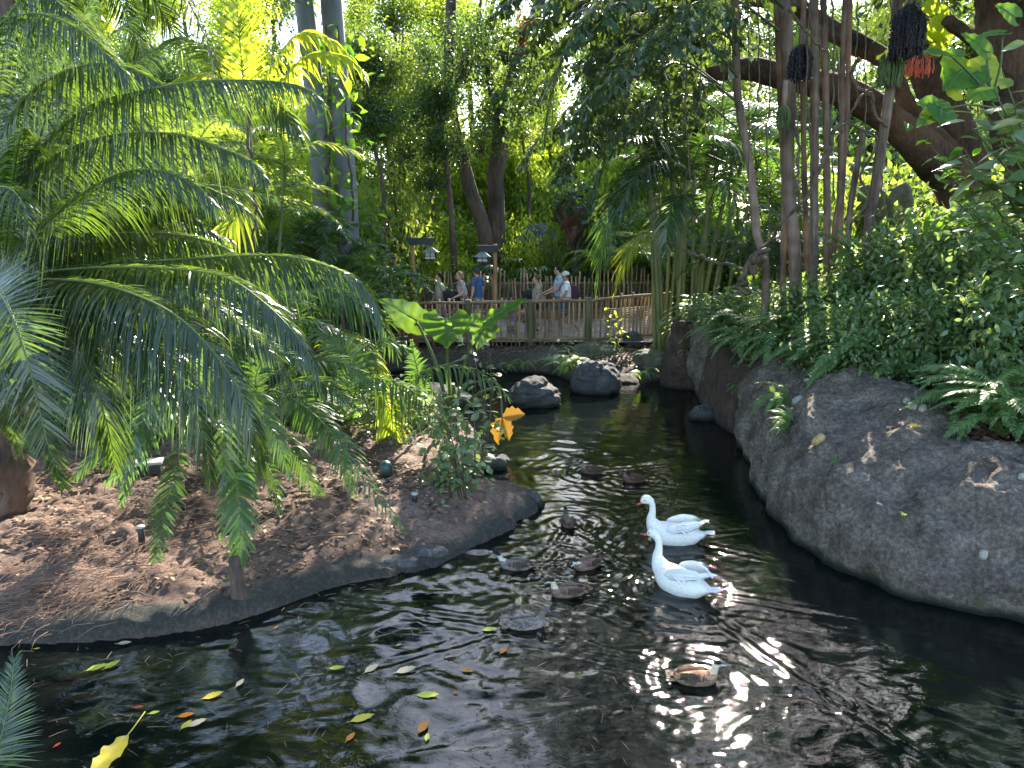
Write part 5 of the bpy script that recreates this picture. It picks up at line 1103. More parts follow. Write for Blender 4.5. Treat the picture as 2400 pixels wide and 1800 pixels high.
# young spiky plant right of the grey trunks
for k, (x, y, Y, sc, lb) in enumerate([(800, 690, 16.5, .8, 'spiky narrow leaved plant at the right end of the long front frond'), (850, 700, 17.0, .7, 'second spiky plant beside the dark bush left of the fence'), (1015, 770, 18.9, .5, 'small grassy plant on the far bank at the left end of the fence')]):
    rgn = np.random.default_rng(900 + k); c = D(x, y, Y); mb = MB()
    for q in range(46):
        a = rgn.uniform(0, 6.28); e = rgn.uniform(.2, 1.2); d = np.array([math.cos(a) * math.cos(e), math.sin(a) * math.cos(e), math.sin(e)]); blade_into(mb, c, d, (-d[0] * .5, -d[1] * .5, 1), sc * rgn.uniform(.6, 1.1), .05, 'lance', .35, .3, nu=6, nv=1)
    o = thing('spiky_plant', lb, 'plant', tuple(c)); part('foliage', mb, M['palm2'], o)
    mb = MB(); mb.tube([c - [0, 0, c[2] - .3], c], [.05, .04], 8, 0); part('stem', mb, M['trunk'], o)

# elephant ear plant
el = thing('elephant_ear', 'big elephant ear plant with three broad ribbed leaves before the pole fence', 'plant', tuple(G(1055, 1000)))
def petiole(o, P, r=.018): mb = MB(); mb.tube(curve([D(*q) for q in P], 24), np.linspace(r * 1.3, r * .7, 24), 7, 0); part('leaf_stalk', mb, M['green_twig'], o)
rt = (1062, 1000, 12.6)
def big_leaf(o, base, tip, side, W, kind='heart', mat='lime', nrm=(0, -.35, 1), droop=.12, fold=.1, wave=.35, label=None, nu=22, nv=7):
    b = D(*base); t_ = D(*tip); mb = MB(); blade_into(mb, b, t_ - b, nrm, np.linalg.norm(t_ - b), W, kind, droop, fold, wave, nu=nu, nv=nv)
    dd_ = t_ - b; up_ = unit(np.asarray(nrm, float) - unit(dd_) * np.dot(nrm, unit(dd_)))
    tt = np.linspace(0, .96, 12)[:, None]; mb.tube(b + dd_ * tt - up_ * (droop * np.linalg.norm(dd_) * tt ** 2 + .006), np.linspace(.012, .003, 12), 5, 1, cap=False)
    return part('leaf', mb, [M[mat], M['rachis']], o, label)
petiole(el, [rt, (1050, 880, 12.5), (1048, 770, 12.3)], .03); big_leaf(el, (1046, 745, 12.4), (1046, 812, 11.9), 0, .84, nrm=(0, -.6, 1), droop=.02, wave=.12)
petiole(el, [rt, (1020, 850, 12.7), (985, 770, 12.9), (975, 755, 12.9)], .03); big_leaf(el, (978, 752, 12.9), (895, 700, 12.6), 0, .52, nrm=(.2, -1, .35), droop=.2, wave=.18, mat='mid2'); 
big_leaf(el, (985, 758, 13.2), (905, 742, 12.9), 0, .5, nrm=(.2, -.9, .6), droop=.1, wave=.3, mat='mid2')
petiole(el, [rt, (1090, 850, 12.6), (1125, 780, 12.5), (1150, 742, 12.4)], .028); big_leaf(el, (1140, 752, 12.3), (1232, 698, 12.0), 0, .42, nrm=(-.62, -.25, .45), droop=.0, wave=.25)
big_leaf(el, (1135, 755, 12.5), (1120, 815, 12.2), 0, .52, nrm=(.3, -.9, .6), droop=.1, wave=.3, mat='mid2')
petiole(el, [rt, (1000, 900, 12.6), (960, 860, 12.8), (950, 800, 13)], .03); petiole(el, [(1075, 990, 12.6), (1110, 930, 12.4), (1170, 905, 12.2)], .028)
mb = MB(); mb.tube(curve([D(1062, 1020, 12.6), D(1062, 960, 12.6), D(1058, 900, 12.5)], 12), np.linspace(.09, .06, 12), 12, 0, rough=.15); part('stem', mb, M['green_twig'], el)
# wilted orange leaf hanging over the water
M['wilt'] = leaf_mat('wilted_leaf', (.34, .15, .02), (.46, .25, .03), (.6, .3, .03), .2, .5, .3)
wl = thing('wilted_leaf', 'crumpled orange wilted leaf hanging on its stalk over the water', 'leaf', tuple(D(1177, 975, 11.6)))
mb = MB(); mb.tube(curve([D(1100, 900, 11.9), D(1150, 890, 11.8), (D(1172, 920, 11.7)), D(1177, 980, 11.6)], 20), [.012] * 20, 6, 0); part('leaf_stalk', mb, M['rachis'], wl)
for t_, W_, nr in (((1228, 968, 11.6), .26, (-.5, -.8, .6)), ((1163, 1040, 11.6), .30, (-.8, -.6, .1)), ((1195, 1030, 11.5), .22, (.5, -.8, .2))):
    b = D(1177, 978, 11.6); q = D(*t_); mb = MB(); blade_into(mb, b, q - b, nr, np.linalg.norm(q - b) * 1.05, W_, 'ovate', .1, .5, .3, nu=16, nv=5); part('blade', mb, M['wilt'], wl)

# round leaved vine-like shrub by the tip
def leafy(name, label, root, top, n, lsz, seed, mat='shrub', rad=(.25, .25), stems=6, tmpl=T_LEAF2, cat='shrub', stemr=.012, levels=None, width=1.3):
    rgn = np.random.default_rng(seed); root = np.asarray(root, float); top = np.asarray(top, float); o = thing(name, label, cat, tuple(root)); lv = MB()
    H_ = top - root
    for s in range(stems):
        a = rgn.uniform(0, 6.28); e = top + np.array([math.cos(a) * rad[0], math.sin(a) * rad[0], rgn.uniform(-.35, .05) * H_[2]])
        C = curve([root + rgn.normal(0, .03, 3) * [1, 1, 0], root * .5 + e * .5 + rgn.normal(0, .06, 3), e], 14); mb = MB(); mb.tube(C, np.linspace(stemr, stemr * .4, 14), 5, 0, cap=False); part('stem', mb, M['twig'], o)
        m = n // stems; k = rgn.integers(2, 14, m); org = C[k] + rgn.normal(0, 1, (m, 3)) * [rad[1], rad[1], rad[1] * .6]
        scatter(lv, tmpl, org, unit(rgn.normal(0, 1, (m, 3)) * [1, 1, .4] + [0, -.2, -.25]), unit(rgn.normal(0, .35, (m, 3)) + [0, -.25, 1]), lsz * rgn.uniform(.55, 1.2, m), 0, width)
    part('foliage', lv, M[mat], o); return o
leafy('sea_grape', 'leafy shrub with round leaves growing at the water edge near the bank tip', G(1085, 1165), D(1060, 930, 10.0), 330, .13, 1, 'shrub', (.22, .17), 8)
leafy('sea_grape', 'low round leaved sprig left of the leafy shrub near the bank tip', G(1020, 1180), D(1020, 1080, 9.6), 70, .11, 2, 'shrub', (.12, .12), 4)
leafy('creeper', 'leafy creeper with small oval leaves climbing before the elephant ear', G(1130, 1120), D(1110, 760, 11.5), 90, .14, 3, 'shrub', (.25, .14), 4)
leafy('weed', 'low leafy weeds at the foot of the parlour palm on the bank', G(900, 1030), D(900, 990, 11.8), 260, .09, 4, 'shrub', (.5, .22), 6)
leafy('weed', 'broad leaved low plants in the deep shade at the back of the bank', G(800, 1000), D(800, 960, 13), 260, .13, 5, 'shrub', (.6, .25), 6)
leafy('sapling', 'bright yellow leaved sapling standing before the backpack man', D(1452, 815, 18.6), D(1452, 720, 18.4), 60, .11, 6, 'back_y', (.16, .12), 3)
leafy('shrub', 'thin long leaved shrub on the far bank, left of the tall grey boulder', D(1350, 850, 18.0), D(1340, 810, 17.6), 70, .20, 7, 'shrub', (.35, .2), 6, T_LANCE, width=1.6)
leafy('shrub', 'twiggy shrub with speckled leaves left of the people on the path', D(905, 820, 18.6), D(900, 650, 18.4), 420, .13, 8, 'mid', (.7, .3), 10)
leafy('shrub', 'dark leafy shrub filling the gap between the grey trunks and the fence', D(820, 830, 18.8), D(815, 620, 18.8), 420, .14, 9, 'mid', (.8, .35), 10)
# small ferns on the far bank
def fern(label, c, sc, n, seed, name='fern', az=(0, 6.283), tilt=(-.1, .5)):
    rgs = random.Random(seed); o = thing(name, label, 'fern', tuple(c))
    for k in range(n): put_frond(o, PF['f'][k % 3], (0, 0, 0), az[0] + (az[1] - az[0]) * (k + rgs.uniform(-.4, .4)) / n, rgs.uniform(*tilt), sc * rgs.uniform(.75, 1.15), rgs.uniform(-.4, .4))
    return o
for k, (x, y, z, sc, lb) in enumerate([(1190, 866, .1, .45, 'smallest fern at the foot of the far bank wall'), (1230, 864, .15, .55, 'small fern at the foot of the far bank, left of the cracked boulder'), (1320, 878, .25, .8, 'drooping fern left of the tall dark grey boulder'), (1505, 893, .1, .6, 'small bright fern at the waterline beside the mossy boulder'), (1345, 870, .35, .8, 'fern tucked between the far bank and the dark grey boulder')]):
    fern(lb, Z(x, y, z) + [0, -.05, 0], sc, 9, 40 + k, az=(3.3, 6.1) if k != 2 else (0, 6.28))

# bank furniture and debris
M['black'] = plain('black_plastic', (.02, .022, .02), .5, .4); M['grey_metal'] = plain('grey_metal', (.35, .36, .36), .5, .5, .3)
for x, y, s, lb in [(333, 1272, 1.0, 'black cylindrical sprinkler head with a pale cap on the dirt bank, the nearer one'), (972, 1178, .62, 'small black sprinkler head near the leafy shrub')]:
    c = G(x, y); o = thing('sprinkler', lb, 'sprinkler', tuple(c)); h = .16 * s; mb = MB(); mb.tube([c - [0, 0, .05], c + [0, 0, h], c + [0, 0, h + .002]], [.032, .032, .03], 16, 0); part('body', mb, M['black'], o)
    mb = MB(); mb.tube([c + [0, 0, h], c + [0, 0, h + .018]], [.042, .042], 16, 0); part('cap', mb, M['grey_metal'], o)
c = G(555, 1390); mb = MB(); mb.tube(curve([c - [0, 0, .1], c + [0, 0, .18], c + [.01, .02, .34]], 12), [.07, .065, .062, .06, .06, .058, .058, .055, .055, .05, .05, .045], 9, 0, rough=.5, seed=2)
tag(mb.build('stump', M['trunk']), 'short splintered brown stump near the rim of the dirt bank', 'stump')
c = G(350, 1108); o = thing('utility_box', 'low grey utility box half hidden under the drooping fronds on the bank', 'box', tuple(c)); mb = MB(); mb.box(c + [0, 0, .05], (.30, .2, .16), 0, .3); part('body', mb, M['black'], o); mb = MB(); mb.box(c + [0, 0, .145], (.34, .24, .03), 0, .3); part('lid', mb, M['grey_metal'], o)
M['gp'] = plain('green_plastic', (.03, .07, .055), .4, .5)
c = G(905, 1120); o = thing('garden_light', 'rounded dark green garden light on the dirt bank', 'light', tuple(c)); mb = MB(); mb.tube([c, c + [0, 0, .05], c + [0, 0, .14], c + [0, 0, .2], c + [0, 0, .23]], [.03, .075, .09, .07, .02], 20, 0); part('housing', mb, M['gp'], o); mb = MB(); mb.tube([c - [0, 0, .1], c + [0, 0, .06]], [.02, .02], 8, 0); part('stake', mb, M['black'], o)
for k, (x0, y0, x1, y1, lb) in enumerate([(640, 1165, 760, 1160, 'long thin stick lying on the dirt bank, upper of two'), (640, 1285, 840, 1258, 'longer stick lying on the dirt bank near the water edge'), (905, 1130, 960, 1118, 'short pale stick by the garden light'), (290, 1402, 345, 1404, 'thin dry stalk on the sunlit dirt near the rim')]):
    a, b = G(x0, y0) + [0, 0, .02], G(x1, y1) + [0, 0, .03]; mb = MB(); mb.tube(curve([a, a * .5 + b * .5 + [0, .03, .02], b], 12), np.linspace(.014, .006, 12), 6, 0, rough=.3, seed=k); tag(mb.build('stick', M['twig']), lb, 'stick')
# dead leaf litter
def litter(name, pts, size, seed, mats, lift=.012, tmpl=T_LEAF2, nz=.25):
    rgn = np.random.default_rng(seed); mb = MB(); n = len(pts); mi_ = rgn.integers(0, len(mats), n)
    for q in range(len(mats)):
        s = pts[mi_ == q]
        scatter(mb, tmpl, s + [0, 0, lift], unit(rgn.normal(0, 1, (len(s), 3)) * [1, 1, .1]), unit(rgn.normal(0, nz, (len(s), 3)) + [0, 0, 1]), size * rgn.uniform(.5, 1.3, len(s)), q)
    o = mb.build(name, [M[q] for q in mats]); tag(o, kind='stuff'); return o
M['litter1'] = leaf_mat('litter_brown', (.10, .06, .045), (.24, .16, .11), (.3, .2, .1), .15, .7, .3)
M['litter2'] = leaf_mat('litter_pale', (.20, .14, .09), (.32, .23, .15), (.5, .35, .2), .15, .7, .3)
rgn = np.random.default_rng(12); Q = np.stack([rgn.uniform(-7, .6, 20000), rgn.uniform(5.8, 13, 20000)], 1); d, _ = seg_dist(Q[:, 0], Q[:, 1], ISL); ok_ = inside(Q[:, 0], Q[:, 1], ISL) & (d > .25) & (vnoise(Q[:, 0] * 1.2, Q[:, 1] * 1.2, None, 5) + rgn.uniform(-.6, .6, 20000) > -.05); Q = Q[ok_][:7000]
litter('leaf_litter', np.column_stack([Q, island_h(Q[:, 0], Q[:, 1])]), .075, 13, ['litter1', 'litter2', 'litter1'])
# reddish palm fibre on the left of the bank
M['fibre'] = leaf_mat('palm_fibre', (.19, .115, .08), (.32, .21, .145), (.4, .2, .1), .1, .7, .3)
mb = MB(); Cc = [(200, 1290), (330, 1220), (420, 1300), (120, 1380), (300, 1340), (60, 1440), (480, 1240), (230, 1400), (150, 1240), (380, 1150)]
for q in range(1000):
    cx, cy_ = Cc[q % len(Cc)]; p0 = G(cx + rgn.normal(0, 60), cy_ + rgn.normal(0, 26)) + [0, 0, .015 + abs(rgn.normal(0, .012))]; a = rgn.normal(3.9, .5); l = rgn.uniform(.08, .35)
    mb.tube([p0, p0 + [math.cos(a) * l * .5, math.sin(a) * l * .5, .02], p0 + [math.cos(a + .2) * l, math.sin(a + .2) * l, 0]], [.0035, .003, .001], 3, 0, cap=False)
tag(mb.build('palm_fibre_litter', M['fibre']), kind='stuff')
Q = np.stack([rgn.uniform(1.3, 3.9, 2500), rgn.uniform(17.6, 19.6, 2500)], 1); litter('far_bank_litter', np.array([[x, y, fz(x, y)] for x, y in Q]), .11, 14, ['litter1', 'litter2', 'litter2'])
Q = np.stack([rgn.uniform(-4, 1.3, 1200), rgn.uniform(18.6, 19.3, 1200)], 1); litter('bank_top_litter', np.array([[x, y, fz(x, y)] for x, y in Q]), .08, 15, ['litter1', 'litter2'])
# notable fallen leaves on the bank
for k, (x, y, s, m, lb) in enumerate([(507, 1381, .19, 'litter2', 'large pale dry leaf left of the stump'), (590, 1362, .11, 'litter2', 'upper curled yellow leaf right of the stump'), (586, 1376, .10, 'litter2', 'lower curled yellow leaf right of the stump'), (443, 1422, .10, 'litter1', 'tan leaf on the rim below the stump'), (430, 1330, .14, 'litter1', 'brown curled leaf above the pale dry leaf'), (1055, 1192, .10, 'litter2', 'yellow brown leaf beside the leafy shrub foot'), (195, 1215, .14, 'litter2', 'whitish leaf in the sun under the left fronds'), (35, 1405, .14, 'litter2', 'pale leaf in the sun at the left edge of the bank'), (132, 1398, .10, 'litter2', 'small pale leaf in the shade stripes'), (740, 1275, .12, 'litter1', 'brown leaf near the lower stick'), (800, 1130, .10, 'litter1', 'tan leaf near the garden light')]):
    c = G(x, y) + [0, 0, .02]; mb = MB(); a = k * 1.9; blade_into(mb, c, (math.cos(a), math.sin(a), .05), (0, -.2, 1), s, s * .42, 'ovate', -.15, .5, .4, nu=10, nv=3, seed=k); tag(mb.build('fallen_leaf', M[m]), lb, 'leaf')

# undergrowth on the back of the dirt bank
for k, (x, y, key, sc, hz, lb) in enumerate([(150, 985, 'bed', .55, .8, 'leafy undergrowth shrub just right of the big palm trunk'), (40, 960, 'dark', .7, .9, 'dark undergrowth shrub behind the big palm trunk'), (260, 985, 'bed', .6, .8, 'leafy shrub under the near left vertical fronds'), (380, 965, 'dark', .7, .8, 'dark shrub behind the broad leaved parlour palm'), (520, 975, 'bed', .6, .7, 'green shrub between the two parlour palms'), (640, 960, 'dark', .7, .8, 'dark shrub at the back of the bank in the middle'), (760, 975, 'bed', .55, .7, 'green shrub behind the arching right parlour palm'), (880, 968, 'dark', .55, .7, 'dark shrub left of the big leaved plant'), (-60, 1000, 'bed', .7, .9, 'shrub cut by the left edge behind the palm trunk'), (430, 1010, 'bed', .4, .8, 'small bright shrub at the base of the broad leaved parlour palm'), (960, 985, 'bed', .4, .8, 'small shrub at the foot of the elephant ear')]):
    c = G(x, y); shrub('bush', lb, tuple(c - [0, 0, .05]), SH[key][k % 2], (sc, sc, sc * hz), k * 1.3)
for k, (x, y, sc, lb) in enumerate([(200, 1010, 1.1, 'fern under the near left fronds on the bank'), (90, 1040, 1.0, 'fern beside the big palm trunk'), (320, 1030, 1.0, 'fern left of the broad leaved parlour palm'), (560, 1010, 1.0, 'fern between the parlour palms'), (700, 1005, 1.0, 'fern under the right parlour palm'), (820, 1000, .9, 'fern left of the garden light')]):
    fern(lb, G(x, y), sc, 12, 700 + k)
clump_palm('low areca clump spreading beneath the horizontal fronds of the big palm', tuple(G(330, 975)), 8, 4, 'a', 1.0, .9, 120, .6, trunk=.02)
clump_palm('low areca clump in the shade left of the parlour palms', tuple(G(120, 965)), 8, 4, 'a', 1.3, 1.0, 121, .6, trunk=.02)
clump_palm('low areca clump at the back of the bank before the water', tuple(G(600, 962)), 8, 4, 'a', 1.0, 1.0, 122, .6, trunk=.02)
# ------------------------------------------------------------------ plants on the planting bed above the rock wall
ferns = [(1600, 735, .9, 'fern with a long frond lying over the far end of the rock wall'), (1660, 722, .9, 'fern arching left on the crest near the far end of the wall'), (1770, 745, 1.0, 'fern hanging over the wall crest below the fishtail stems'), (1735, 700, 1.0, 'tall bright fern behind the wall crest at the fishtail stems'), (1850, 790, 1.0, 'fern spreading over the wall crest in the middle'), (1905, 815, .95, 'low fern beside the brown leaf litter in the middle'), (1960, 800, 1.0, 'fern behind the highest bump of the wall'), (1820, 710, 1.1, 'fern at the foot of the thick fishtail stems'), (1900, 730, 1.1, 'fern in the middle of the bed left of the branchy bush'), (2000, 840, .8, 'low fern behind the crest, below the branchy bush'), (2090, 850, .8, 'low fern right of the branchy bush foot'), (1950, 690, 1.2, 'large fern under the fan leaves'), (2030, 760, 1.0, 'fern half hidden under the branchy bush'), (2240, 905, .85, 'bright fern leaning left over the brown litter, near the right'), (2300, 950, .75, 'fern drooping over the brown dead leaves at the right'), (2390, 930, .8, 'large fern cut by the right edge of the picture'), (2370, 800, .9, 'yellow green fern at the right edge, above the large one'), (2200, 830, .8, 'fern in the shade behind the bright right fern'), (2480, 1010, .7, 'nearest fern at the right edge beside the rock wall')]
def crest(x, off):
    P = Rp - np.array([0, 0, CAMZ]); px = 1200 + 1800 * P[:, 0] / (P[:, 1] * cp - P[:, 2] * sp); k = int(np.argmin(np.abs(px - x) + 1e3 * (np.arange(nu) < 90)))
    q = unit((Rp - Wp) * [1, 1, 0])[k]; c = Rp[k] + q * off; c[2] = bz(c[0], c[1]); return c, math.atan2(-q[1], -q[0])
offs = [.15, .2, .3, .3, .35, .4, .45, .5, .5, .55, .7, .8, .9, .75, .7, .6, .6, .9, .7]; xs2 = [1625, 1655, 1690, 1725, 1765, 1805, 1850, 1895, 1940, 1985, 2040, 2095, 2160, 2225, 2270, 2345, 2420, 2300, 2500]
fl = [q[3] for q in ferns]; fl = [fl[k] for k in (0, 1, 3, 2, 7, 4, 8, 5, 11, 6, 9, 12, 10, 13, 17, 14, 15, 16, 18)]
for k in range(19):
    c, az = crest(xs2[k], offs[k]); fern(fl[k], c + [0, 0, .03], (1.15 if k < 12 else .95) * (1 + .15 * math.sin(k * 2.3)), 20, 200 + k, az=(az - 1.9, az + 1.9), tilt=(-.15, .75))
# fern tufts on the wall face
for k, (x, y, sc, n, lb) in enumerate([(1820, 960, .42, 26, 'dense fern tuft growing on the rock wall face'), (1840, 1010, .36, 18, 'lower half of the fern tuft hanging on the rock wall'), (1685, 915, .25, 10, 'small sparse fern on the wall, left of the big tuft'), (1728, 918, .22, 9, 'tiny fern on the wall between the sparse fern and the big tuft'), (1612, 830, .25, 8, 'tiny fern at the far end of the rock wall'), (1962, 1085, .14, 6, 'pale green sprig on the wall below the ochre pebble'), (2110, 1210, .10, 6, 'tiny green sprig in a hollow of the near wall face')]):
    P, nn = wall_pt(x, y); rgs = random.Random(k); o = thing('fern', lb, 'fern', tuple(P))
    for q in range(n):
        az = math.atan2(nn[1], nn[0]) + rgs.uniform(-1.3, 1.3); put_frond(o, PF['f'][q % 3], (rgs.uniform(-.12, .12) * sc * 2, rgs.uniform(-.12, .12) * sc * 2, rgs.uniform(-.2, .2) * sc), az, rgs.uniform(-.5, .9), sc * rgs.uniform(.7, 1.2), rgs.uniform(-.5, .5))
# branchy bush
root = Bp(2222, 800); Yb = root[1]
def bush_tree(label, root, top_src, Y, n_br, n_lv, lsz, seed, span, mat='shrub', name='bush', tr=.045, flat=.18):
    rgn = np.random.default_rng(seed); o = thing(name, label, 'shrub', tuple(root)); top = D(top_src[0], top_src[1], Y); mb = MB(); mb.tube(curve([root - [0, 0, .1], root * .5 + top * .5 + [.03, 0, 0], top - [0, 0, .1]], 16), np.linspace(tr, tr * .4, 16), 8, 0, rough=.15); part('trunk', mb, M['twig'], o); lv = MB()
    for k in range(n_br):
        h = rgn.uniform(.15, .8); s = root * (1 - h) + top * h; a = rgn.uniform(0, 6.28); e = np.array([s[0] + span[0] * math.cos(a) * rgn.uniform(.5, 1), s[1] + span[1] * math.sin(a) * rgn.uniform(.5, 1), top[2] + rgn.uniform(-flat, flat) - .12 * abs(math.cos(a))])
        C = curve([s, s * .45 + e * .55 - [0, 0, .08], e], 12); mb = MB(); mb.tube(C, np.linspace(tr * .4, tr * .12, 12), 5, 0, cap=False); part('limb', mb, M['twig'], o)
        m = n_lv // n_br; org = C[rgn.integers(5, 12, m)] + rgn.normal(0, 1, (m, 3)) * [.22, .22, .09]
        scatter(lv, T_LEAF2, org, unit(rgn.normal(0, 1, (m, 3)) * [1, 1, .35] + [0, -.3, -.25]), unit(rgn.normal(0, .35, (m, 3)) + [0, -.3, 1]), lsz * 1.35 * rgn.uniform(.5, 1.2, m), 0, 1.15)
    part('foliage', lv, M[mat], o); return o
bush_tree('branchy bush with bare stems and a flat top of small leaves above the wall', root, (2215, 590), Yb + .3, 26, 5200, .085, 31, (1.15, 1.0))
r_ = Bp(2130, 790); bush_tree('second bushy shrub left of the branchy bush, with bent thin stems', r_, (2080, 640), r_[1] + .5, 18, 3400, .085, 32, (1.0, .9), flat=.3)
r_ = Bp(1990, 740); bush_tree('dense small leaved bush spreading under the leaning stem', r_, (1985, 640), r_[1] + .6, 18, 2600, .10, 33, (1.2, .9), flat=.3)
r_ = Bp(2380, 760); bush_tree('bush with narrow leaves at the right edge above the ferns', r_, (2400, 600), r_[1] + .5, 14, 2000, .10, 35, (.9, .8), flat=.35)
r_ = Bp(2330, 700); bush_tree('taller leafy bush behind the broad leaves at the right', r_, (2300, 520), r_[1] + .6, 16, 2600, .12, 36, (1.2, 1.0), flat=.45)
# ground cover
rgn = np.random.default_rng(51); Q = np.stack([rgn.uniform(4.3, 13, 30000), rgn.uniform(6, 16.5, 30000)], 1); d, s = seg_dist(Q[:, 0], Q[:, 1], RL); sgn = np.sign(s[np.argmax(Q[:, 0])]); ok_ = (s == sgn) & (d > .45 + .25 * vnoise(Q[:, 0] * 1.5, Q[:, 1] * 1.5)) & ~((d < 1.1) & (Q[:, 1] < 8.6)); Q = Q[ok_][:11000]
H0 = np.array([bz(x, y) for x, y in Q]); mb = MB(); org = np.column_stack([Q, H0 + np.abs(rgn.normal(.05, .08, len(Q)))]); scatter(mb, T_LEAF2, org, unit(rgn.normal(0, 1, (len(Q), 3)) * [1, 1, .3]), unit(rgn.normal(0, .35, (len(Q), 3)) + [0, -.25, 1]), .10 * rgn.uniform(.5, 1.2, len(Q)), 0, 1.2)
tag(mb.build('ground_cover', M['shrub']), kind='stuff')
Q = np.stack([rgn.uniform(4.0, 9, 20000), rgn.uniform(6, 13.5, 20000)], 1); d, s = seg_dist(Q[:, 0], Q[:, 1], RL); Q = Q[(s == sgn) & (d < 1.3) & (d > .08)][:2600]
M['litter3'] = leaf_mat('litter_red', (.15, .06, .04), (.30, .15, .10), (.4, .2, .1), .15, .55, .4)
litter('dead_leaf_carpet', np.column_stack([Q, [bz(x, y) + .03 for x, y in Q]]), .13, 52, ['litter3', 'litter1', 'litter2', 'litter3'], nz=.4)
P, nn = wall_pt(2125, 998); mb = MB(); blade_into(mb, P + nn * .015, (.9, -.35, -.1), nn, .16, .085, 'ovate', -.1, .4, .5, nu=10, nv=3); M['yleaf'] = leaf_mat('yellow_leaf', (.5, .33, .04), (.6, .42, .05), (.8, .55, .05), .3, .4, .5)
tag(mb.build('fallen_leaf', M['yleaf']), 'yellow leaf lying on the rock wall right of the ochre pebble', 'leaf')
# fan leaves and broad blades
def fanp(label, x, y, n, sz, seed, hh):
    c = Bp(x, y); rgn = np.random.default_rng(seed); mb = MB(); st = MB()
    for k in range(n):
        a = rgn.uniform(0, 6.28); e = rgn.uniform(.3, 1.3); d = np.array([math.cos(a) * math.cos(e), math.sin(a) * math.cos(e), math.sin(e)]); q = c + d * hh * rgn.uniform(.6, 1); st.tube([c, (c + q) / 2, q], [.012, .01, .008], 5, 0, cap=False); fan_into(mb, q, d + np.array([0, -.2, 0]), (-d[0] * .6, -d[1] * .6 - .2, 1), sz, 15, .06, 170, 0, .1, rgn)
    o = thing('fan_palm', label, 'fan palm', tuple(c)); part('foliage', mb, M['mid2'], o); part('stem', st, M['green_twig'], o)
fanp('stiff blue green fan palm at the foot of the fishtail stems', 1900, 720, 9, .85, 71, .45)
fanp('stiff fan palm right of the fishtail stems with blades poking up', 2000, 690, 9, .85, 72, .6)
fanp('small fan palm behind the wall crest near the liana', 1790, 690, 7, .7, 73, .35)
def broad(label, x, y, specs, seed, name='broad_leaved_plant', mat='lime', kind='ovate'):
    c = Bp(x, y); o = thing(name, label, 'plant', tuple(c))
    for (bx, by, bY, tx, ty, tY, W, nr) in specs:
        b = D(bx, by, bY); mb = MB(); mb.tube(curve([c, c * .4 + b * .6, b], 8), [.012] * 8, 5, 0, cap=False); part('leaf_stalk', mb, M['green_twig'], o); big_leaf(o, (bx, by, bY), (tx, ty, tY), 0, W, kind, mat, nr, .12, .2, .08, nu=12, nv=4)
yb = Bp(2290, 800)[1]
broad('plant with tall dark paddle leaves standing in the shade at the right', 2290, 800, [(2300, 770, yb, 2280, 640, yb, .24, (.3, -1, .2)), (2320, 770, yb, 2330, 660, yb + .1, .17, (-.4, -1, .1)), (2345, 690, yb, 2390, 780, yb - .3, .22, (-.3, -1, .5)), (2350, 760, yb, 2330, 680, yb, .2, (.2, -1, .3)), (2290, 780, yb, 2240, 700, yb, .2, (.3, -1, .4))], 1, mat='mid2')
yb = Bp(2240, 860)[1]
broad('plant with one long twisted broad leaf above the bright fern', 2245, 855, [(2250, 840, yb, 2300, 800, yb, .15, (.2, -.7, .8)), (2250, 850, yb, 2200, 860, yb - .2, .14, (0, -.5, 1))], 2, mat='mid2')
broad('plant with upright lance leaves on top of the branchy bush', 2170, 640, [(2165, 560, 11.2, 2182, 483, 11.2, .12, (.3, -1, .2)), (2140, 550, 11.2, 2130, 505, 11.2, .1, (0, -1, .3)), (2190, 545, 11.2, 2232, 505, 11.2, .14, (0, -.8, .6))], 3, mat='lime')
broad('strap leaved plant spreading left behind the ferns', 1990, 640, [(1990, 580, 11.8, 1925, 535, 11.6, .14, (0, -.5, 1)), (1990, 590, 11.8, 1930, 560, 11.6, .14, (0, -.5, 1)), (1995, 585, 11.8, 1960, 525, 11.8, .14, (.5, -.6, .6)), (2000, 590, 11.8, 1950, 600, 11.5, .12, (0, -.5, 1))], 4, mat='mid2')

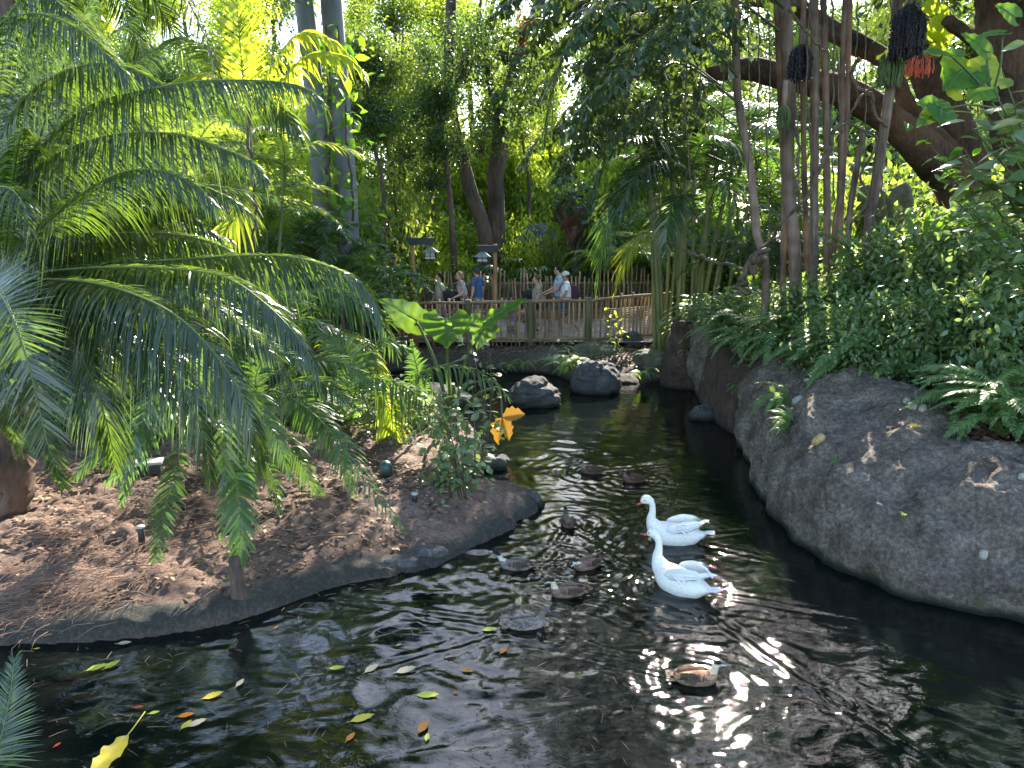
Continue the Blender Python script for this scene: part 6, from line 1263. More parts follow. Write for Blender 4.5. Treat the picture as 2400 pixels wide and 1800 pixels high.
# climbing plant with big lobed leaves at the upper right
ph = thing('philodendron', 'climber with huge bright back lit leaves before the second oak', 'plant', tuple(D(2420, 560, 8.2)))
def stalk(o, P, r): mb = MB(); mb.tube(curve([D(*q) for q in P], 20), np.linspace(r * 1.3, r * .7, 20), 6, 0); part('leaf_stalk', mb, M['green_twig'], o)
hub = (2322, 238, 8.2)
stalk(ph, [(2420, 420, 8.3), (2360, 300, 8.3), hub], .02)
for (b, t_, W, nr, mt) in [((2228, 128, 8.0), (2170, 112, 7.9), .36, (.1, -.45, 1), 'lime'), ((2270, 150, 8.3), (2225, 195, 8.0), .55, (-.2, -1, .3), 'lime'), ((2310, 118, 8.2), (2262, 70, 8.2), .30, (-.3, -.6, .8), 'lime'), ((2350, 75, 8.1), (2290, 78, 8.1), .20, (0, -.5, 1), 'lime'), ((2300, 180, 8.4), (2330, 120, 8.4), .42, (0, -1, .2), 'back_y'), ((2262, 200, 8.2), (2222, 130, 8.2), .5, (.2, -1, .2), 'back_y'), ((2310, 200, 8.1), (2270, 230, 8.1), .34, (-.2, -1, .4), 'lime'),
                       ((2200, 258, 7.8), (2158, 235, 7.7), .32, (.1, -.9, .6), 'lime'), ((2205, 258, 7.8), (2150, 288, 7.7), .26, (-.2, -.7, .8), 'mid2'), ((2205, 255, 7.8), (2210, 282, 7.6), .34, (.1, -.9, .5), 'lime'), ((2200, 250, 7.8), (2180, 222, 7.9), .30, (.2, -.8, .6), 'lime'), ((2130, 290, 7.7), (2132, 300, 7.5), .1, (0, -1, .4), 'lime'),
                       ((2380, 40, 8), (2340, 5, 8), .30, (0, -.8, .6), 'lime'), ((2180, 40, 14), (2230, 20, 14), .6, (.2, -1, .2), 'back_y'), ((2190, 60, 14.2), (2250, 70, 14.2), .6, (.1, -1, .3), 'back_y'), ((2180, 100, 14.2), (2230, 90, 14.2), .6, (0, -1, .4), 'back_y')]:
    big_leaf(ph, b, t_, 0, W, 'heart', mt, nr, .14, .12, .10, nu=18, nv=6)
for P_ in ([hub, (2290, 190, 8.1), (2228, 130, 8)], [hub, (2300, 200, 8.3), (2270, 150, 8.3)], [hub, (2318, 180, 8.2), (2310, 118, 8.2)], [(2360, 260, 8.1), (2280, 246, 7.9), (2205, 256, 7.8)], [hub, (2345, 150, 8.1), (2350, 75, 8.1)], [hub, (2340, 230, 8.2), (2300, 180, 8.4)]): stalk(ph, P_, .011)
# big leaved shrub at the right edge
rgn = np.random.default_rng(95)
def edge_shrub(label, root, tips, n, lsz, seed, mat):
    rgn = np.random.default_rng(seed); r0 = D(*root); o = thing('shrub', label, 'shrub', tuple(r0)); lv = MB()
    for t_ in tips:
        e = D(*t_); C = curve([r0, r0 * .45 + e * .55 + [0, 0, .12], e], 14); mb = MB(); mb.tube(C, np.linspace(.02, .006, 14), 5, 0, cap=False); part('stem', mb, M['green_twig'], o)
        m = n // len(tips); k = rgn.uniform(4, 13.5, m); idx = k.astype(int); org = C[np.minimum(idx, 13)] + rgn.normal(0, .05, (m, 3)); tg = unit(C[-1] - C[0]); sd = unit(np.cross(tg, [0, 0, 1.0])) * np.where(np.arange(m) % 2, 1, -1)[:, None]
        for a in range(m):
            blade_into(lv, org[a], tg * .5 + sd[a] * .8 + rgn.normal(0, .25, 3) + [0, 0, -.25], unit(np.array([0, -.35, 1]) + rgn.normal(0, .3, 3)), lsz * rgn.uniform(.6, 1.15), lsz * .52 * rgn.uniform(.8, 1.1), 'ovate', .25, .18, .05, nu=6, nv=2)
    part('foliage', lv, M[mat], o)
edge_shrub('large leaved shrub with bright smooth leaves at the right edge', (2470, 620, 7.4), [(2330, 210, 7), (2280, 300, 7), (2260, 380, 6.9), (2350, 170, 7.1), (2400, 200, 7), (2300, 250, 7.2), (2380, 260, 6.8), (2290, 420, 6.9), (2350, 330, 6.8), (2400, 380, 6.7), (2410, 120, 7.1)], 190, .24, 96, 'shrub')
edge_shrub('shrub with smaller dark green leaves low at the right edge', (2500, 800, 7.6), [(2240, 470, 7.4), (2260, 540, 7.3), (2320, 470, 7.3), (2370, 520, 7.1), (2300, 600, 7.2), (2400, 600, 7), (2350, 430, 7.2), (2280, 500, 7.5), (2400, 480, 7.0)], 260, .15, 97, 'shrub')
edge_shrub('thin stemmed shrub with pale twisted leaves at the oak foot', (2420, 700, 9.6), [(2200, 380, 9.4), (2230, 440, 9.4), (2180, 340, 9.5), (2260, 350, 9.2), (2290, 500, 9.2), (2220, 500, 9.4)], 170, .19, 98, 'lime')

# tall leafy mass behind the ferns
for k, (x, yt, Y, sc, lb) in enumerate([(1760, 680, 14.4, .75, 'leafy bush behind the wall crest left of the thick stem foot'), (1830, 700, 12.9, .6, 'leafy bush right before the thickest stem foot'), (1900, 675, 12.6, .8, 'leafy bush covering the foot of the middle fishtail stems'), (1985, 640, 12.3, .8, 'leafy bush covering the foot of the pale stems'), (2070, 585, 12.4, .95, 'leafy bush at the foot of the leaning stem'), (2150, 525, 12.2, 1.0, 'tall leafy bush between the leaning stem and the branchy bush'), (2240, 515, 11.6, 1.0, 'tall leafy bush behind the branchy bush'), (2330, 500, 11.2, 1.0, 'tall leafy bush before the second oak'), (2430, 480, 10.6, 1.1, 'tall leafy bush cut by the right edge'), (2010, 725, 10.8, .6, 'lower leafy bush left of the second bushy shrub'), (1940, 740, 11.6, .45, 'lower leafy bush above the middle ferns'), (2120, 690, 10.2, .7, 'lower leafy bush behind the thin bent stems'), (2420, 640, 9.2, .8, 'lower leafy bush at the right edge behind the paddle leaves'), (2290, 660, 9.9, .7, 'lower leafy bush behind the tall paddle leaves'), (1680, 700, 16.4, .6, 'leafy bush at the far end of the bed beside the areca canes')]):
    p = D(x, yt, Y); z0 = bz(p[0], Y) - .05; shrub('bush', lb, (p[0], Y, z0), SH['bed'][k % 3], (sc, sc, max(.3, (p[2] - z0) / 1.75)), k * 1.37)
for k, (x, y, sc, lb) in enumerate([(1700, 730, 1.3, 'second fern beside the liana foot on the crest'), (1800, 760, 1.3, 'fern drooping over the crest toward the pond, third from the far end'), (1880, 760, 1.4, 'fern above the crest in front of the thick stems'), (1930, 770, 1.3, 'fern standing above the middle crest bump'), (2050, 800, 1.1, 'fern with pale fronds below the bent stems'), (2150, 820, 1.0, 'fern right before the branchy bush trunk'), (1980, 740, 1.4, 'upright fern left of the bent stems')]):
    fern(lb, Bp(x, y), sc, 16, 800 + k, tilt=(.0, .8))
# ------------------------------------------------------------------ fences and lanterns
M['pole'] = bark_mat('weathered_pole', (.14, .09, .05), (.34, .23, .135), 12, (1, 1, .12), .5, .8)
M['pole_l'] = bark_mat('pale_pole', (.28, .17, .085), (.52, .35, .19), 12, (1, 1, .1), .4, .7)
M['post'] = bark_mat('mossy_post', (.07, .07, .03), (.17, .15, .08), 12, (1, 1, .2), .5, .8)
M['postred'] = bark_mat('red_post', (.12, .05, .025), (.26, .12, .06), 9, (1, 1, .2), .4, .7)
M['reed'] = plain('reed', (.22, .17, .11), .7, .3, var=.3, scale=30)
rgn = np.random.default_rng(200)
o = thing('pole_fence', 'rustic pole fence with rails and thin pickets along the near edge of the path', 'fence', (0, 19.3, .6))
FX = [(935, 19.6), (1097, 19.35), (1243, 19.3), (1378, 19.35), (1566, 20.3)]
FP_ = [D(x, 750, Y) * [1, 1, 0] for x, Y in FX]
zt = [1.55, 1.60, 1.63, 1.66, 1.76]
for k, (p, h, r, mt) in enumerate([(FP_[0], 1.5, .06, 'pole'), (FP_[1], 1.68, .085, 'post'), (FP_[2], 1.68, .09, 'post'), (FP_[3], 1.74, .09, 'post'), (FP_[4], 1.80, .09, 'post')]):
    mb = MB(); mb.tube(curve([p + [0, 0, .35], p + [.01, 0, 1.0], p + [0, 0, h]], 10), r, 12, 0, rough=.08, seed=k); part('post', mb, M[mt], o)
for a in range(4):
    p, q = FP_[a], FP_[a + 1]
    for z0, z1, r in ((zt[a], zt[a + 1], .042), (.67, .70, .045)):
        mb = MB(); mb.tube(curve([p + [0, -.03, z0], (p + q) / 2 + [0, -.03, (z0 + z1) / 2 + .015], q + [0, -.03, z1]], 12), np.linspace(r, r * .85, 12), 9, 0, rough=.12, seed=a); part('rail', mb, M['pole'], o)
    n = max(3, int(np.linalg.norm(q - p) / .12))
    for k in range(1, n):
        t_ = k / n; c = p * (1 - t_) + q * t_; top = (zt[a] * (1 - t_) + zt[a + 1] * t_) + (.10 if rgn.random() < .45 else -.02) + rgn.normal(0, .012); c = c + [rgn.normal(0, .012), .03, 0]
        mb = MB(); mb.tube(curve([c + [0, 0, .50], c + [rgn.normal(0, .012), 0, 1.1], c + [rgn.normal(0, .015), 0, top]], 6), rgn.uniform(.021, .031), 7, 0, rough=.08, seed=k); part('picket', mb, M['pole_l'] if rgn.random() < .6 else M['pole'], o)
    mb = MB()
    for z in np.arange(.74, 1.42, .045):
        mb.tube([p + [0, .06, z], (p + q) / 2 + [0, .06, z + rgn.normal(0, .004)], q + [0, .06, z + .05 * (a == 3)]], .010, 3, 0, cap=False)
    part('reed_weave', mb, M['reed'], o)
c = D(972, 800, 19.1) * [1, 1, 0]; mb = MB(); mb.tube([c + [0, 0, .3], c + [0, 0, .9], c + [0, 0, 1.28]], .11, 14, 0, rough=.04); tag(mb.build('wooden_post', M['postred'], loc=None), 'thick reddish round post standing alone left of the elephant ear leaves', 'post')
o = thing('picket_fence', 'taller uneven picket fence of thin poles on the far side of the path', 'fence', (1, 24.15, .6))
xs_ = np.arange(D(985, 700, 24.1)[0], D(1640, 700, 24.1)[0], .125)
for k, x in enumerate(xs_):
    h = 2.06 + .10 * math.sin(k * 1.3) + rgn.normal(0, .06) + (.28 if x > 2.6 else 0) * rgn.uniform(.3, 1); c = np.array([x, 24.15 + rgn.normal(0, .02), 0])
    mb = MB(); mb.tube([c + [0, 0, .5], c + [rgn.normal(0, .015), 0, 1.3], c + [rgn.normal(0, .025), 0, h]], rgn.uniform(.022, .034), 6, 0, rough=.08, seed=k); part('picket', mb, M['pole_l'] if rgn.random() < .45 else M['pole'], o)
for z in (.95, 1.75):
    mb = MB(); mb.tube([(xs_[0], 24.19, z), (0, 24.19, z + .02), (xs_[-1], 24.19, z + .04)], .03, 8, 0); part('rail', mb, M['pole'], o)
mb = MB()
for z in np.arange(.66, 1.75, .04): mb.tube([(xs_[0], 24.12, z), (1, 24.13, z), (xs_[-1], 24.12, z + .02)], .009, 3, 0, cap=False)
part('reed_weave', mb, M['reed'], o)

M['beam'] = plain('dark_beam', (.03, .033, .042), .6, .4, var=.2)
M['lroof'] = plain('verdigris_roof', (.16, .22, .19), .5, .4, .3, var=.25, scale=9)
M['lglass'] = plain('cream_glass', (.62, .52, .38), .4, .5, var=.08)
M['postw'] = bark_mat('honey_post', (.22, .12, .045), (.42, .25, .11), 6, (1, 1, .12), .4, .6)
def lamp_post(label, x, Y, ytop, bx0, bx1, lx, ly0, ly1, zbot=.4, beam_h=.20):
    top = D(x, ytop, Y); b = np.array([top[0], Y, zbot]); o = thing('lamp_post', label, 'lamp post', tuple(b)); mb = MB(); mb.tube(curve([b, (b + top) / 2, top], 12), .063, 14, 0, rough=.03); part('post', mb, M['postw'], o)
    x0, x1 = D(bx0, ytop, Y)[0], D(bx1, ytop, Y)[0]; z1 = top[2] - .03; z0 = z1 - beam_h; i_ = .12 * (x1 - x0); mb = MB()
    V = [(x, Y - .12 + dy, z) for dy in (-.05, .05) for x, z in ((x0, z1), (x1, z1), (x1 - i_, z0), (x0 + i_, z0))]; mb.add(V, [[0, 3, 2, 1], [4, 5, 6, 7], [0, 1, 5, 4], [1, 2, 6, 5], [2, 3, 7, 6], [3, 0, 4, 7]], 0, False); part('crossbar', mb, M['beam'], o)
    if lx is None: return
    c = D(lx, ly0, Y); zb = D(lx, ly1, Y)[2]; zr = c[2]; cx = c[0]; yy = Y - .12
    L_ = thing('lantern', '', None); 
    L_ = part('lantern_roof', (lambda m: (m.add([(cx + sx * .24, yy + sy * .24, zr - .16) for sx, sy in ((-1, -1), (1, -1), (1, 1), (-1, 1))] + [(cx + sx * .05, yy + sy * .05, zr - .02) for sx, sy in ((-1, -1), (1, -1), (1, 1), (-1, 1))] + [(cx, yy, zr + .02)], [[0, 1, 5, 4], [1, 2, 6, 5], [2, 3, 7, 6], [3, 0, 4, 7], [3, 2, 1, 0]], 0, False), m)[1])(MB()), M['lroof'], o)
    mb = MB(); a, q = .125, .155; mb.add([(cx + sx * a, yy + sy * a, zr - .165) for sx, sy in ((-1, -1), (1, -1), (1, 1), (-1, 1))] + [(cx + sx * q, yy + sy * q, zb + .06) for sx, sy in ((-1, -1), (1, -1), (1, 1), (-1, 1))], [[0, 4, 5, 1], [1, 5, 6, 2], [2, 6, 7, 3], [3, 7, 4, 0], [0, 1, 2, 3], [7, 6, 5, 4]], 0, False); part('lantern_glass', mb, M['lglass'], o)
    mb = MB()
    for sx, sy in ((-1, -1), (1, -1), (1, 1), (-1, 1), (0, -1), (1, 0), (-1, 0), (0, 1)): mb.tube([(cx + sx * (a + .01), yy + sy * (a + .01), zr - .16), (cx + sx * (q + .012), yy + sy * (q + .012), zb)], .012, 5, 0)
    mb.box((cx, yy, zb + .045), (2 * q + .05, 2 * q + .05, .03)); mb.box((cx, yy, zb + .14), (2 * q + .035, 2 * q + .035, .014)); part('lantern_frame', mb, M['black'], o)
    mb = MB(); mb.tube([(cx, yy, zr), (cx, yy, z0 + .02)], .012, 6, 0); part('hanging_rod', mb, M['black'], o)
lamp_post('round wooden lamp post with a lantern on its right, left one of the two', 966, 22.8, 555, 951, 1022, 1010, 578, 611)
lamp_post('honey coloured lamp post rising behind the fence with a lantern on its left', 1160, 22.0, 572, 1118, 1172, 1131, 588, 617)
lamp_post('short wooden post with a thin dark crossbar and no lantern, at the left', 925, 22.0, 600, 884, 932, None, 0, 0, beam_h=.04)
for q in [q for q in bpy.data.objects if q.name.startswith('lantern') and q.type == 'EMPTY']: bpy.data.objects.remove(q)
# ------------------------------------------------------------------ fused bodies
def fuse(mb, voxel, smooth=4, fac=.5):
    me = mk_mesh('tmp', mb); o = bpy.data.objects.new('tmp', me); COL.objects.link(o)
    r = o.modifiers.new('r', 'REMESH'); r.mode = 'VOXEL'; r.voxel_size = voxel; r.use_smooth_shade = True
    s = o.modifiers.new('s', 'SMOOTH'); s.iterations = smooth; s.factor = fac
    dg = bpy.context.evaluated_depsgraph_get(); dg.update(); m2 = bpy.data.meshes.new_from_object(o.evaluated_get(dg)); bpy.data.objects.remove(o); bpy.data.meshes.remove(me)
    m2.materials.clear(); return m2
def coords(me):
    a = np.zeros(len(me.vertices) * 3, np.float32); me.vertices.foreach_get('co', a); return a.reshape(-1, 3)
def set_cols(me, C):
    c = me.color_attributes.new("Col", 'FLOAT_COLOR', 'POINT'); c.data.foreach_set("color", np.hstack([C, np.ones((len(C), 1))]).astype(np.float32).ravel())
def limb_(mb, P, rad, sides=10, n=10): mb.tube(curve(P, n), np.interp(np.linspace(0, 1, n), np.linspace(0, 1, len(rad)), rad), sides, 0)
def ellipsoid(mb, c, r, m=0, nu=20, nv=14, col=None):
    th = np.linspace(0, 2 * np.pi, nu, endpoint=False)[None, :]; ph = np.linspace(-np.pi / 2, np.pi / 2, nv)[:, None]
    V = np.stack([np.cos(ph) * np.cos(th) * r[0], np.cos(ph) * np.sin(th) * r[1], np.sin(ph) * r[2] + 0 * th], -1) + np.asarray(c)
    i = np.arange(nv - 1)[:, None]; j = np.arange(nu)[None, :]; j2 = (j + 1) % nu
    mb.add(V.reshape(-1, 3), np.stack([i * nu + j, i * nu + j2, (i + 1) * nu + j2, (i + 1) * nu + j], -1).reshape(-1, 4), m, True, col)
for nme, c in {'skin': (.52, .30, .21), 'skin_t': (.40, .20, .12), 'khaki': (.30, .26, .20), 'beige': (.42, .34, .30), 'navy': (.05, .09, .20), 'grey_s': (.16, .16, .17), 'black_s': (.02, .02, .022), 'white_s': (.75, .75, .76), 'bluegrey': (.38, .45, .56), 'maroon': (.06, .025, .045), 'hair_b': (.012, .009, .008), 'hair_br': (.09, .05, .03), 'hair_bl': (.28, .17, .08), 'cap_d': (.05, .05, .06), 'cap_w': (.6, .6, .6), 'flower': (.42, .38, .30), 'shoe': (.45, .44, .43), 'shorts_b': (.06, .08, .13), 'rubber': (.02, .02, .02)}.items():
    M[nme] = plain(nme, c, .75 if 'skin' not in nme else .5, .25, var=.10, scale=14)
def person(label, x, Y, H_, face, arms, legs, top='khaki', bottom='black_s', hair='hair_br', hairstyle='short', bot_len='shorts', cap=None, shoes='shoe', skin='skin', lean=.0, head_turn=0, extra=None, z=PZ, female=False):
    """arms: per side (elbow, wrist) in body space; legs: per side (knee, ankle); X forward, Y to the left"""
    p = D(x, 780, Y); o = thing('person', label, 'person', (p[0], Y, z), None, face); s = H_ / 1.75
    A = lambda v: (np.array(v, float) + [lean * max(0, v[2] - .9), 0, 0]) * s
    w = .165 if female else .19
    mb = MB()
    limb_(mb, [A((0, 0, .88)), A((0, 0, 1.02)), A((.01, 0, 1.22)), A((0, 0, 1.38)), A((0, 0, 1.45))], [.13 * s, .125 * s, .135 * s, .12 * s, .06 * s], 14, 14)
    limb_(mb, [A((0, -w, 1.41)), A((0, 0, 1.43)), A((0, w, 1.41))], [.055 * s, .075 * s, .055 * s])
    limb_(mb, [A((0, 0, 1.40)), A((.01, 0, 1.50)), A((.02, 0, 1.56))], [.06 * s, .05 * s, .05 * s])
    hd = A((.03, 0, 1.64)); ellipsoid(mb, hd, (.093 * s, .074 * s, .115 * s)); ellipsoid(mb, hd + [.03 * s, 0, -.06 * s], (.06 * s, .052 * s, .055 * s))
    limb_(mb, [hd + [.085 * s, 0, .02 * s], hd + [.112 * s, 0, -.02 * s]], [.009 * s, .016 * s], 8, 4)
    for q in (-1, 1): ellipsoid(mb, hd + [-.005 * s, q * .075 * s, -.005 * s], (.018 * s, .011 * s, .03 * s), 0, 10, 8)
    for k, sd in enumerate((1, -1)):
        e, wr = arms[k]; sh = A((0, sd * w, 1.40)); e = A((e[0], sd * e[1], e[2])); wr = A((wr[0], sd * wr[1], wr[2]))
        limb_(mb, [sh, e, wr], [.05 * s, .042 * s, .038 * s, .026 * s], 10, 14)
        kn, an = legs[k]; hp = A((0, sd * .085, .90)); kn = A((kn[0], sd * kn[1], kn[2])); an = A((an[0], sd * an[1], an[2]))
        limb_(mb, [hp, kn, an], [.088 * s, .075 * s, .052 * s, .05 * s, .034 * s], 10, 18)
    me = fuse(mb, .017 * s, 3)
    body = link('body', me, o); 
    # hands with separate fingers, joined to the body mesh
    hb = MB(); V = coords(me); F = np.array([list(q.vertices) if len(q.vertices) == 4 else list(q.vertices) + [q.vertices[-1]] for q in me.polygons]); hb.add(V, F, 0)
    for k, sd in enumerate((1, -1)):
        e, wr = arms[k]; e = A((e[0], sd * e[1], e[2])); wr = A((wr[0], sd * wr[1], wr[2])); d = unit(wr - e); n_ = unit(np.cross(d, [0, 0, 1.0]) + 1e-4); u_ = np.cross(n_, d); pc = wr + d * .045 * s
        hb.tube([wr - d * .02, wr + d * .04 * s, wr + d * .085 * s], [.026 * s, .036 * s, .034 * s], 10, 0, ell=(1, .5))
        for f in range(4):
            off = n_ * (f - 1.5) * .019 * s; L_ = (.07, .08, .075, .06)[f] * s; b_ = wr + d * .08 * s + off; hb.tube([b_, b_ + d * L_ * .5 - u_ * .008, b_ + d * L_ * .85 - u_ * .03], [.0095 * s, .009 * s, .007 * s], 6, 0)
        b_ = wr + d * .03 * s + n_ * .03 * s; hb.tube([b_, b_ + n_ * .025 * s + d * .03 * s, b_ + n_ * .02 * s + d * .06 * s], [.012 * s, .011 * s, .008 * s], 6, 0)
    me2 = mk_mesh('body', hb); me2.materials.append(M[skin]); body.data = me2; bpy.data.meshes.remove(me)
    for q in (-1, 1):
        pass
    eb = MB(); [ellipsoid(eb, hd + [.084 * s, q * .03 * s, .015 * s], (.01 * s, .014 * s, .009 * s), 0, 8, 6) for q in (-1, 1)]
    q_ = eb.build('eyes', M['hair_b']); q_.parent = o
    mbm = MB(); mbm.tube([hd + [.086 * s, -.022 * s, -.062 * s], hd + [.092 * s, 0, -.064 * s], hd + [.086 * s, .022 * s, -.062 * s]], .005 * s, 5, 0); q_ = mbm.build('mouth', M['maroon']); q_.parent = o
    def cloth(name, mbx, mat, vox=.018): m_ = fuse(mbx, vox * s, 2); m_.materials.append(M[mat]); return link(name, m_, o)
    c = MB(); g = .022 * s
    limb_(c, [A((0, 0, .90)), A((0, 0, 1.02)), A((.01, 0, 1.22)), A((0, 0, 1.37)), A((0, 0, 1.44))], [.145 * s, .145 * s, .155 * s, .145 * s, .075 * s], 14, 14); limb_(c, [A((0, -w, 1.41)), A((0, 0, 1.43)), A((0, w, 1.41))], [.07 * s, .09 * s, .07 * s])
    for k, sd in enumerate((1, -1)):
        e = arms[k][0]; sh = A((0, sd * w, 1.40)); e = A((e[0], sd * e[1], e[2])); limb_(c, [sh, sh * .45 + e * .55], [.07 * s, .062 * s])
    cloth('shirt', c, top)
    c = MB(); limb_(c, [A((0, 0, .80)), A((0, 0, .99))], [.15 * s, .145 * s], 12, 5)
    for k, sd in enumerate((1, -1)):
        kn, an = legs[k]; hp = A((0, sd * .085, .92)); kn = A((kn[0], sd * kn[1], kn[2])); an = A((an[0], sd * an[1], an[2]))
        if bot_len == 'short': limb_(c, [hp, hp * .62 + kn * .38], [.105 * s, .1 * s])
        elif bot_len == 'shorts': limb_(c, [hp, hp * .15 + kn * .85], [.11 * s, .095 * s])
        else: limb_(c, [hp, kn, kn * .1 + an * .9], [.11 * s, .085 * s, .07 * s])
    cloth('shorts' if bot_len != 'long' else 'trousers', c, bottom)
    for k, sd in enumerate((1, -1)):
        an = legs[k][1]; a_ = A((an[0], sd * an[1], an[2])); pitch = -.25 if an[2] > .12 else 0
        c = MB(); limb_(c, [a_ + [-.07 * s, 0, -.045 * s + .04 * (pitch != 0)], a_ + [.03 * s, 0, -.04 * s], a_ + [.15 * s, 0, -.055 * s + pitch * .16]], [.038 * s, .042 * s, .034 * s], 10, 8); cloth('shoe', c, shoes, .014)
    c = MB()
    if hairstyle != 'none':
        ellipsoid(c, hd + [-.02 * s, 0, .025 * s], (.094 * s, .086 * s, .108 * s)); 
        if hairstyle == 'pony': limb_(c, [hd + [-.09 * s, 0, .05 * s], hd + [-.14 * s, 0, -.04 * s], hd + [-.12 * s, 0, -.22 * s]], [.03 * s, .035 * s, .015 * s])
        if hairstyle == 'bun': ellipsoid(c, hd + [-.10 * s, 0, -.04 * s], (.05 * s, .05 * s, .05 * s))
        if hairstyle == 'long': limb_(c, [hd + [-.06 * s, 0, .02 * s], hd + [-.09 * s, 0, -.12 * s], hd + [-.08 * s, 0, -.3 * s]], [.07 * s, .075 * s, .04 * s])
        m_ = fuse(c, .014 * s, 2); m_.materials.append(M[hair]); link('hair', m_, o)
    if cap:
        c = MB(); ellipsoid(c, hd + [-.008 * s, 0, .045 * s], (.105 * s, .09 * s, .085 * s)); c.add([hd + np.array(v) * s for v in [(.06, -.075, .04), (.18, -.05, .03), (.20, 0, .035), (.18, .05, .03), (.06, .075, .04), (.06, -.075, .05), (.18, -.05, .042), (.20, 0, .048), (.18, .05, .042), (.06, .075, .05)]], [[0, 1, 6, 5], [1, 2, 7, 6], [2, 3, 8, 7], [3, 4, 9, 8]], 0); c.F.append((np.array([[0, 4, 3], [0, 3, 2], [0, 2, 1], [5, 6, 7], [5, 7, 8], [5, 8, 9]]) + c.n - 10, 0, True)); q_ = c.build('cap', M[cap]); q_.parent = o
    if extra: extra(o, A, hd, s)
    return o
STR = [((.18, .09, .50), (.10, .09, .08)), ((-.06, .09, .50), (-.34, .09, .20))]
STR2 = [((-.04, .09, .50), (-.28, .09, .16)), ((.20, .09, .50), (.16, .09, .08))]
STD = [((.05, .1, .49), (-.02, .1, .08)), ((.0, .1, .49), (-.08, .1, .09))]
PUSH = [((.10, .24, 1.17), (.38, .20, 1.04)), ((.10, .24, 1.17), (.38, .20, 1.04))]
HANG = [((-.06, .25, 1.13), (.02, .26, .90)), ((.04, .25, 1.13), (.16, .24, .92))]
LEFT = math.pi
def shades(o, A, hd, s):
    mb = MB(); [ellipsoid(mb, hd + [.088 * s, q * .032 * s, .015 * s], (.014 * s, .03 * s, .02 * s), 0, 10, 8) for q in (-1, 1)]; mb.tube([hd + [.07 * s, -.07 * s, .02 * s], hd + [0, -.08 * s, .02 * s]], .004, 4, 0); mb.tube([hd + [.07 * s, .07 * s, .02 * s], hd + [0, .08 * s, .02 * s]], .004, 4, 0); q = mb.build('sunglasses', M['hair_b']); q.parent = o
def backpack(o, A, hd, s):
    c = MB(); limb_(c, [A((-.20, 0, 1.02)), A((-.22, 0, 1.2)), A((-.19, 0, 1.38))], [.12 * s, .14 * s, .09 * s], 14, 10); limb_(c, [A((-.32, 0, 1.04)), A((-.32, 0, 1.18))], [.06 * s, .06 * s]); m_ = fuse(c, .02, 2); m_.materials.append(M['maroon']); link('backpack', m_, o)
    for q in (-1, 1): c = MB(); c.tube(curve([A((-.12, q * .12, 1.42)), A((.06, q * .13, 1.47)), A((.16, q * .12, 1.32)), A((.10, q * .15, 1.1)), A((-.1, q * .15, 1.05))], 12), .018, 6, 0, ell=(1, .4)); q_ = c.build('strap', M['black_s']); q_.parent = o
def strap(o, A, hd, s): c = MB(); c.tube(curve([A((.0, .19, 1.0)), A((-.165, .08, 1.2)), A((-.10, -.10, 1.47)), A((.12, -.1, 1.38)), A((.16, .1, 1.1)), A((.0, .19, 1.0))], 20), .012, 6, 0); q = c.build('strap', M['black_s']); q.parent = o
person('woman with a black ponytail and patterned top, leftmost of the walkers', 1033, 21.2, 1.60, LEFT + .5, HANG, STD, 'flower', 'grey_s', 'hair_b', 'pony', 'long', female=True)
person('woman in a beige top with a blond bun and a dark cross strap', 1088, 20.9, 1.66, LEFT + .45, PUSH, STR, 'beige', 'black_s', 'hair_bl', 'bun', 'shorts', female=True, extra=strap, lean=.15)
person('man in a navy T-shirt and dark cap walking beside the woman with the bun', 1120, 21.3, 1.74, LEFT - .7, HANG, STR2, 'navy', 'grey_s', 'hair_br', 'short', 'shorts', cap='cap_d')
person('woman in a khaki top and black shorts with a long pale braid, mid stride', 1259, 20.3, 1.60, LEFT + .1, [((.02, .24, 1.14), (.20, .24, .95)), ((-.05, .24, 1.13), (.02, .25, .90))], STR, 'khaki', 'black_s', 'hair_br', 'short', 'short', female=True,
       extra=lambda o, A, hd, s: (lambda c: (limb_(c, [hd + [-.09 * s, .03, .0], hd + [-.13 * s, .05, -.16 * s], hd + [-.15 * s, .05, -.36 * s]], [.022, .022, .01]), setattr(c.build('braid', M['beige']), 'parent', o)))(MB()))
person('tall man with sunglasses and a blue grey polo shirt pushing with both arms', 1311, 21.2, 1.80, LEFT + .15, PUSH, STR2, 'bluegrey', 'grey_s', 'hair_b', 'short', 'shorts', extra=shades, lean=.05)
person('man in a white T-shirt and pale cap carrying a maroon backpack', 1326, 20.2, 1.70, LEFT + .1, [((.08, .24, 1.14), (.25, .20, 1.02)), ((-.04, .25, 1.13), (.04, .25, .90))], STR, 'white_s', 'shorts_b', 'hair_br', 'short', 'shorts', cap='cap_w', extra=backpack, skin='skin_t')
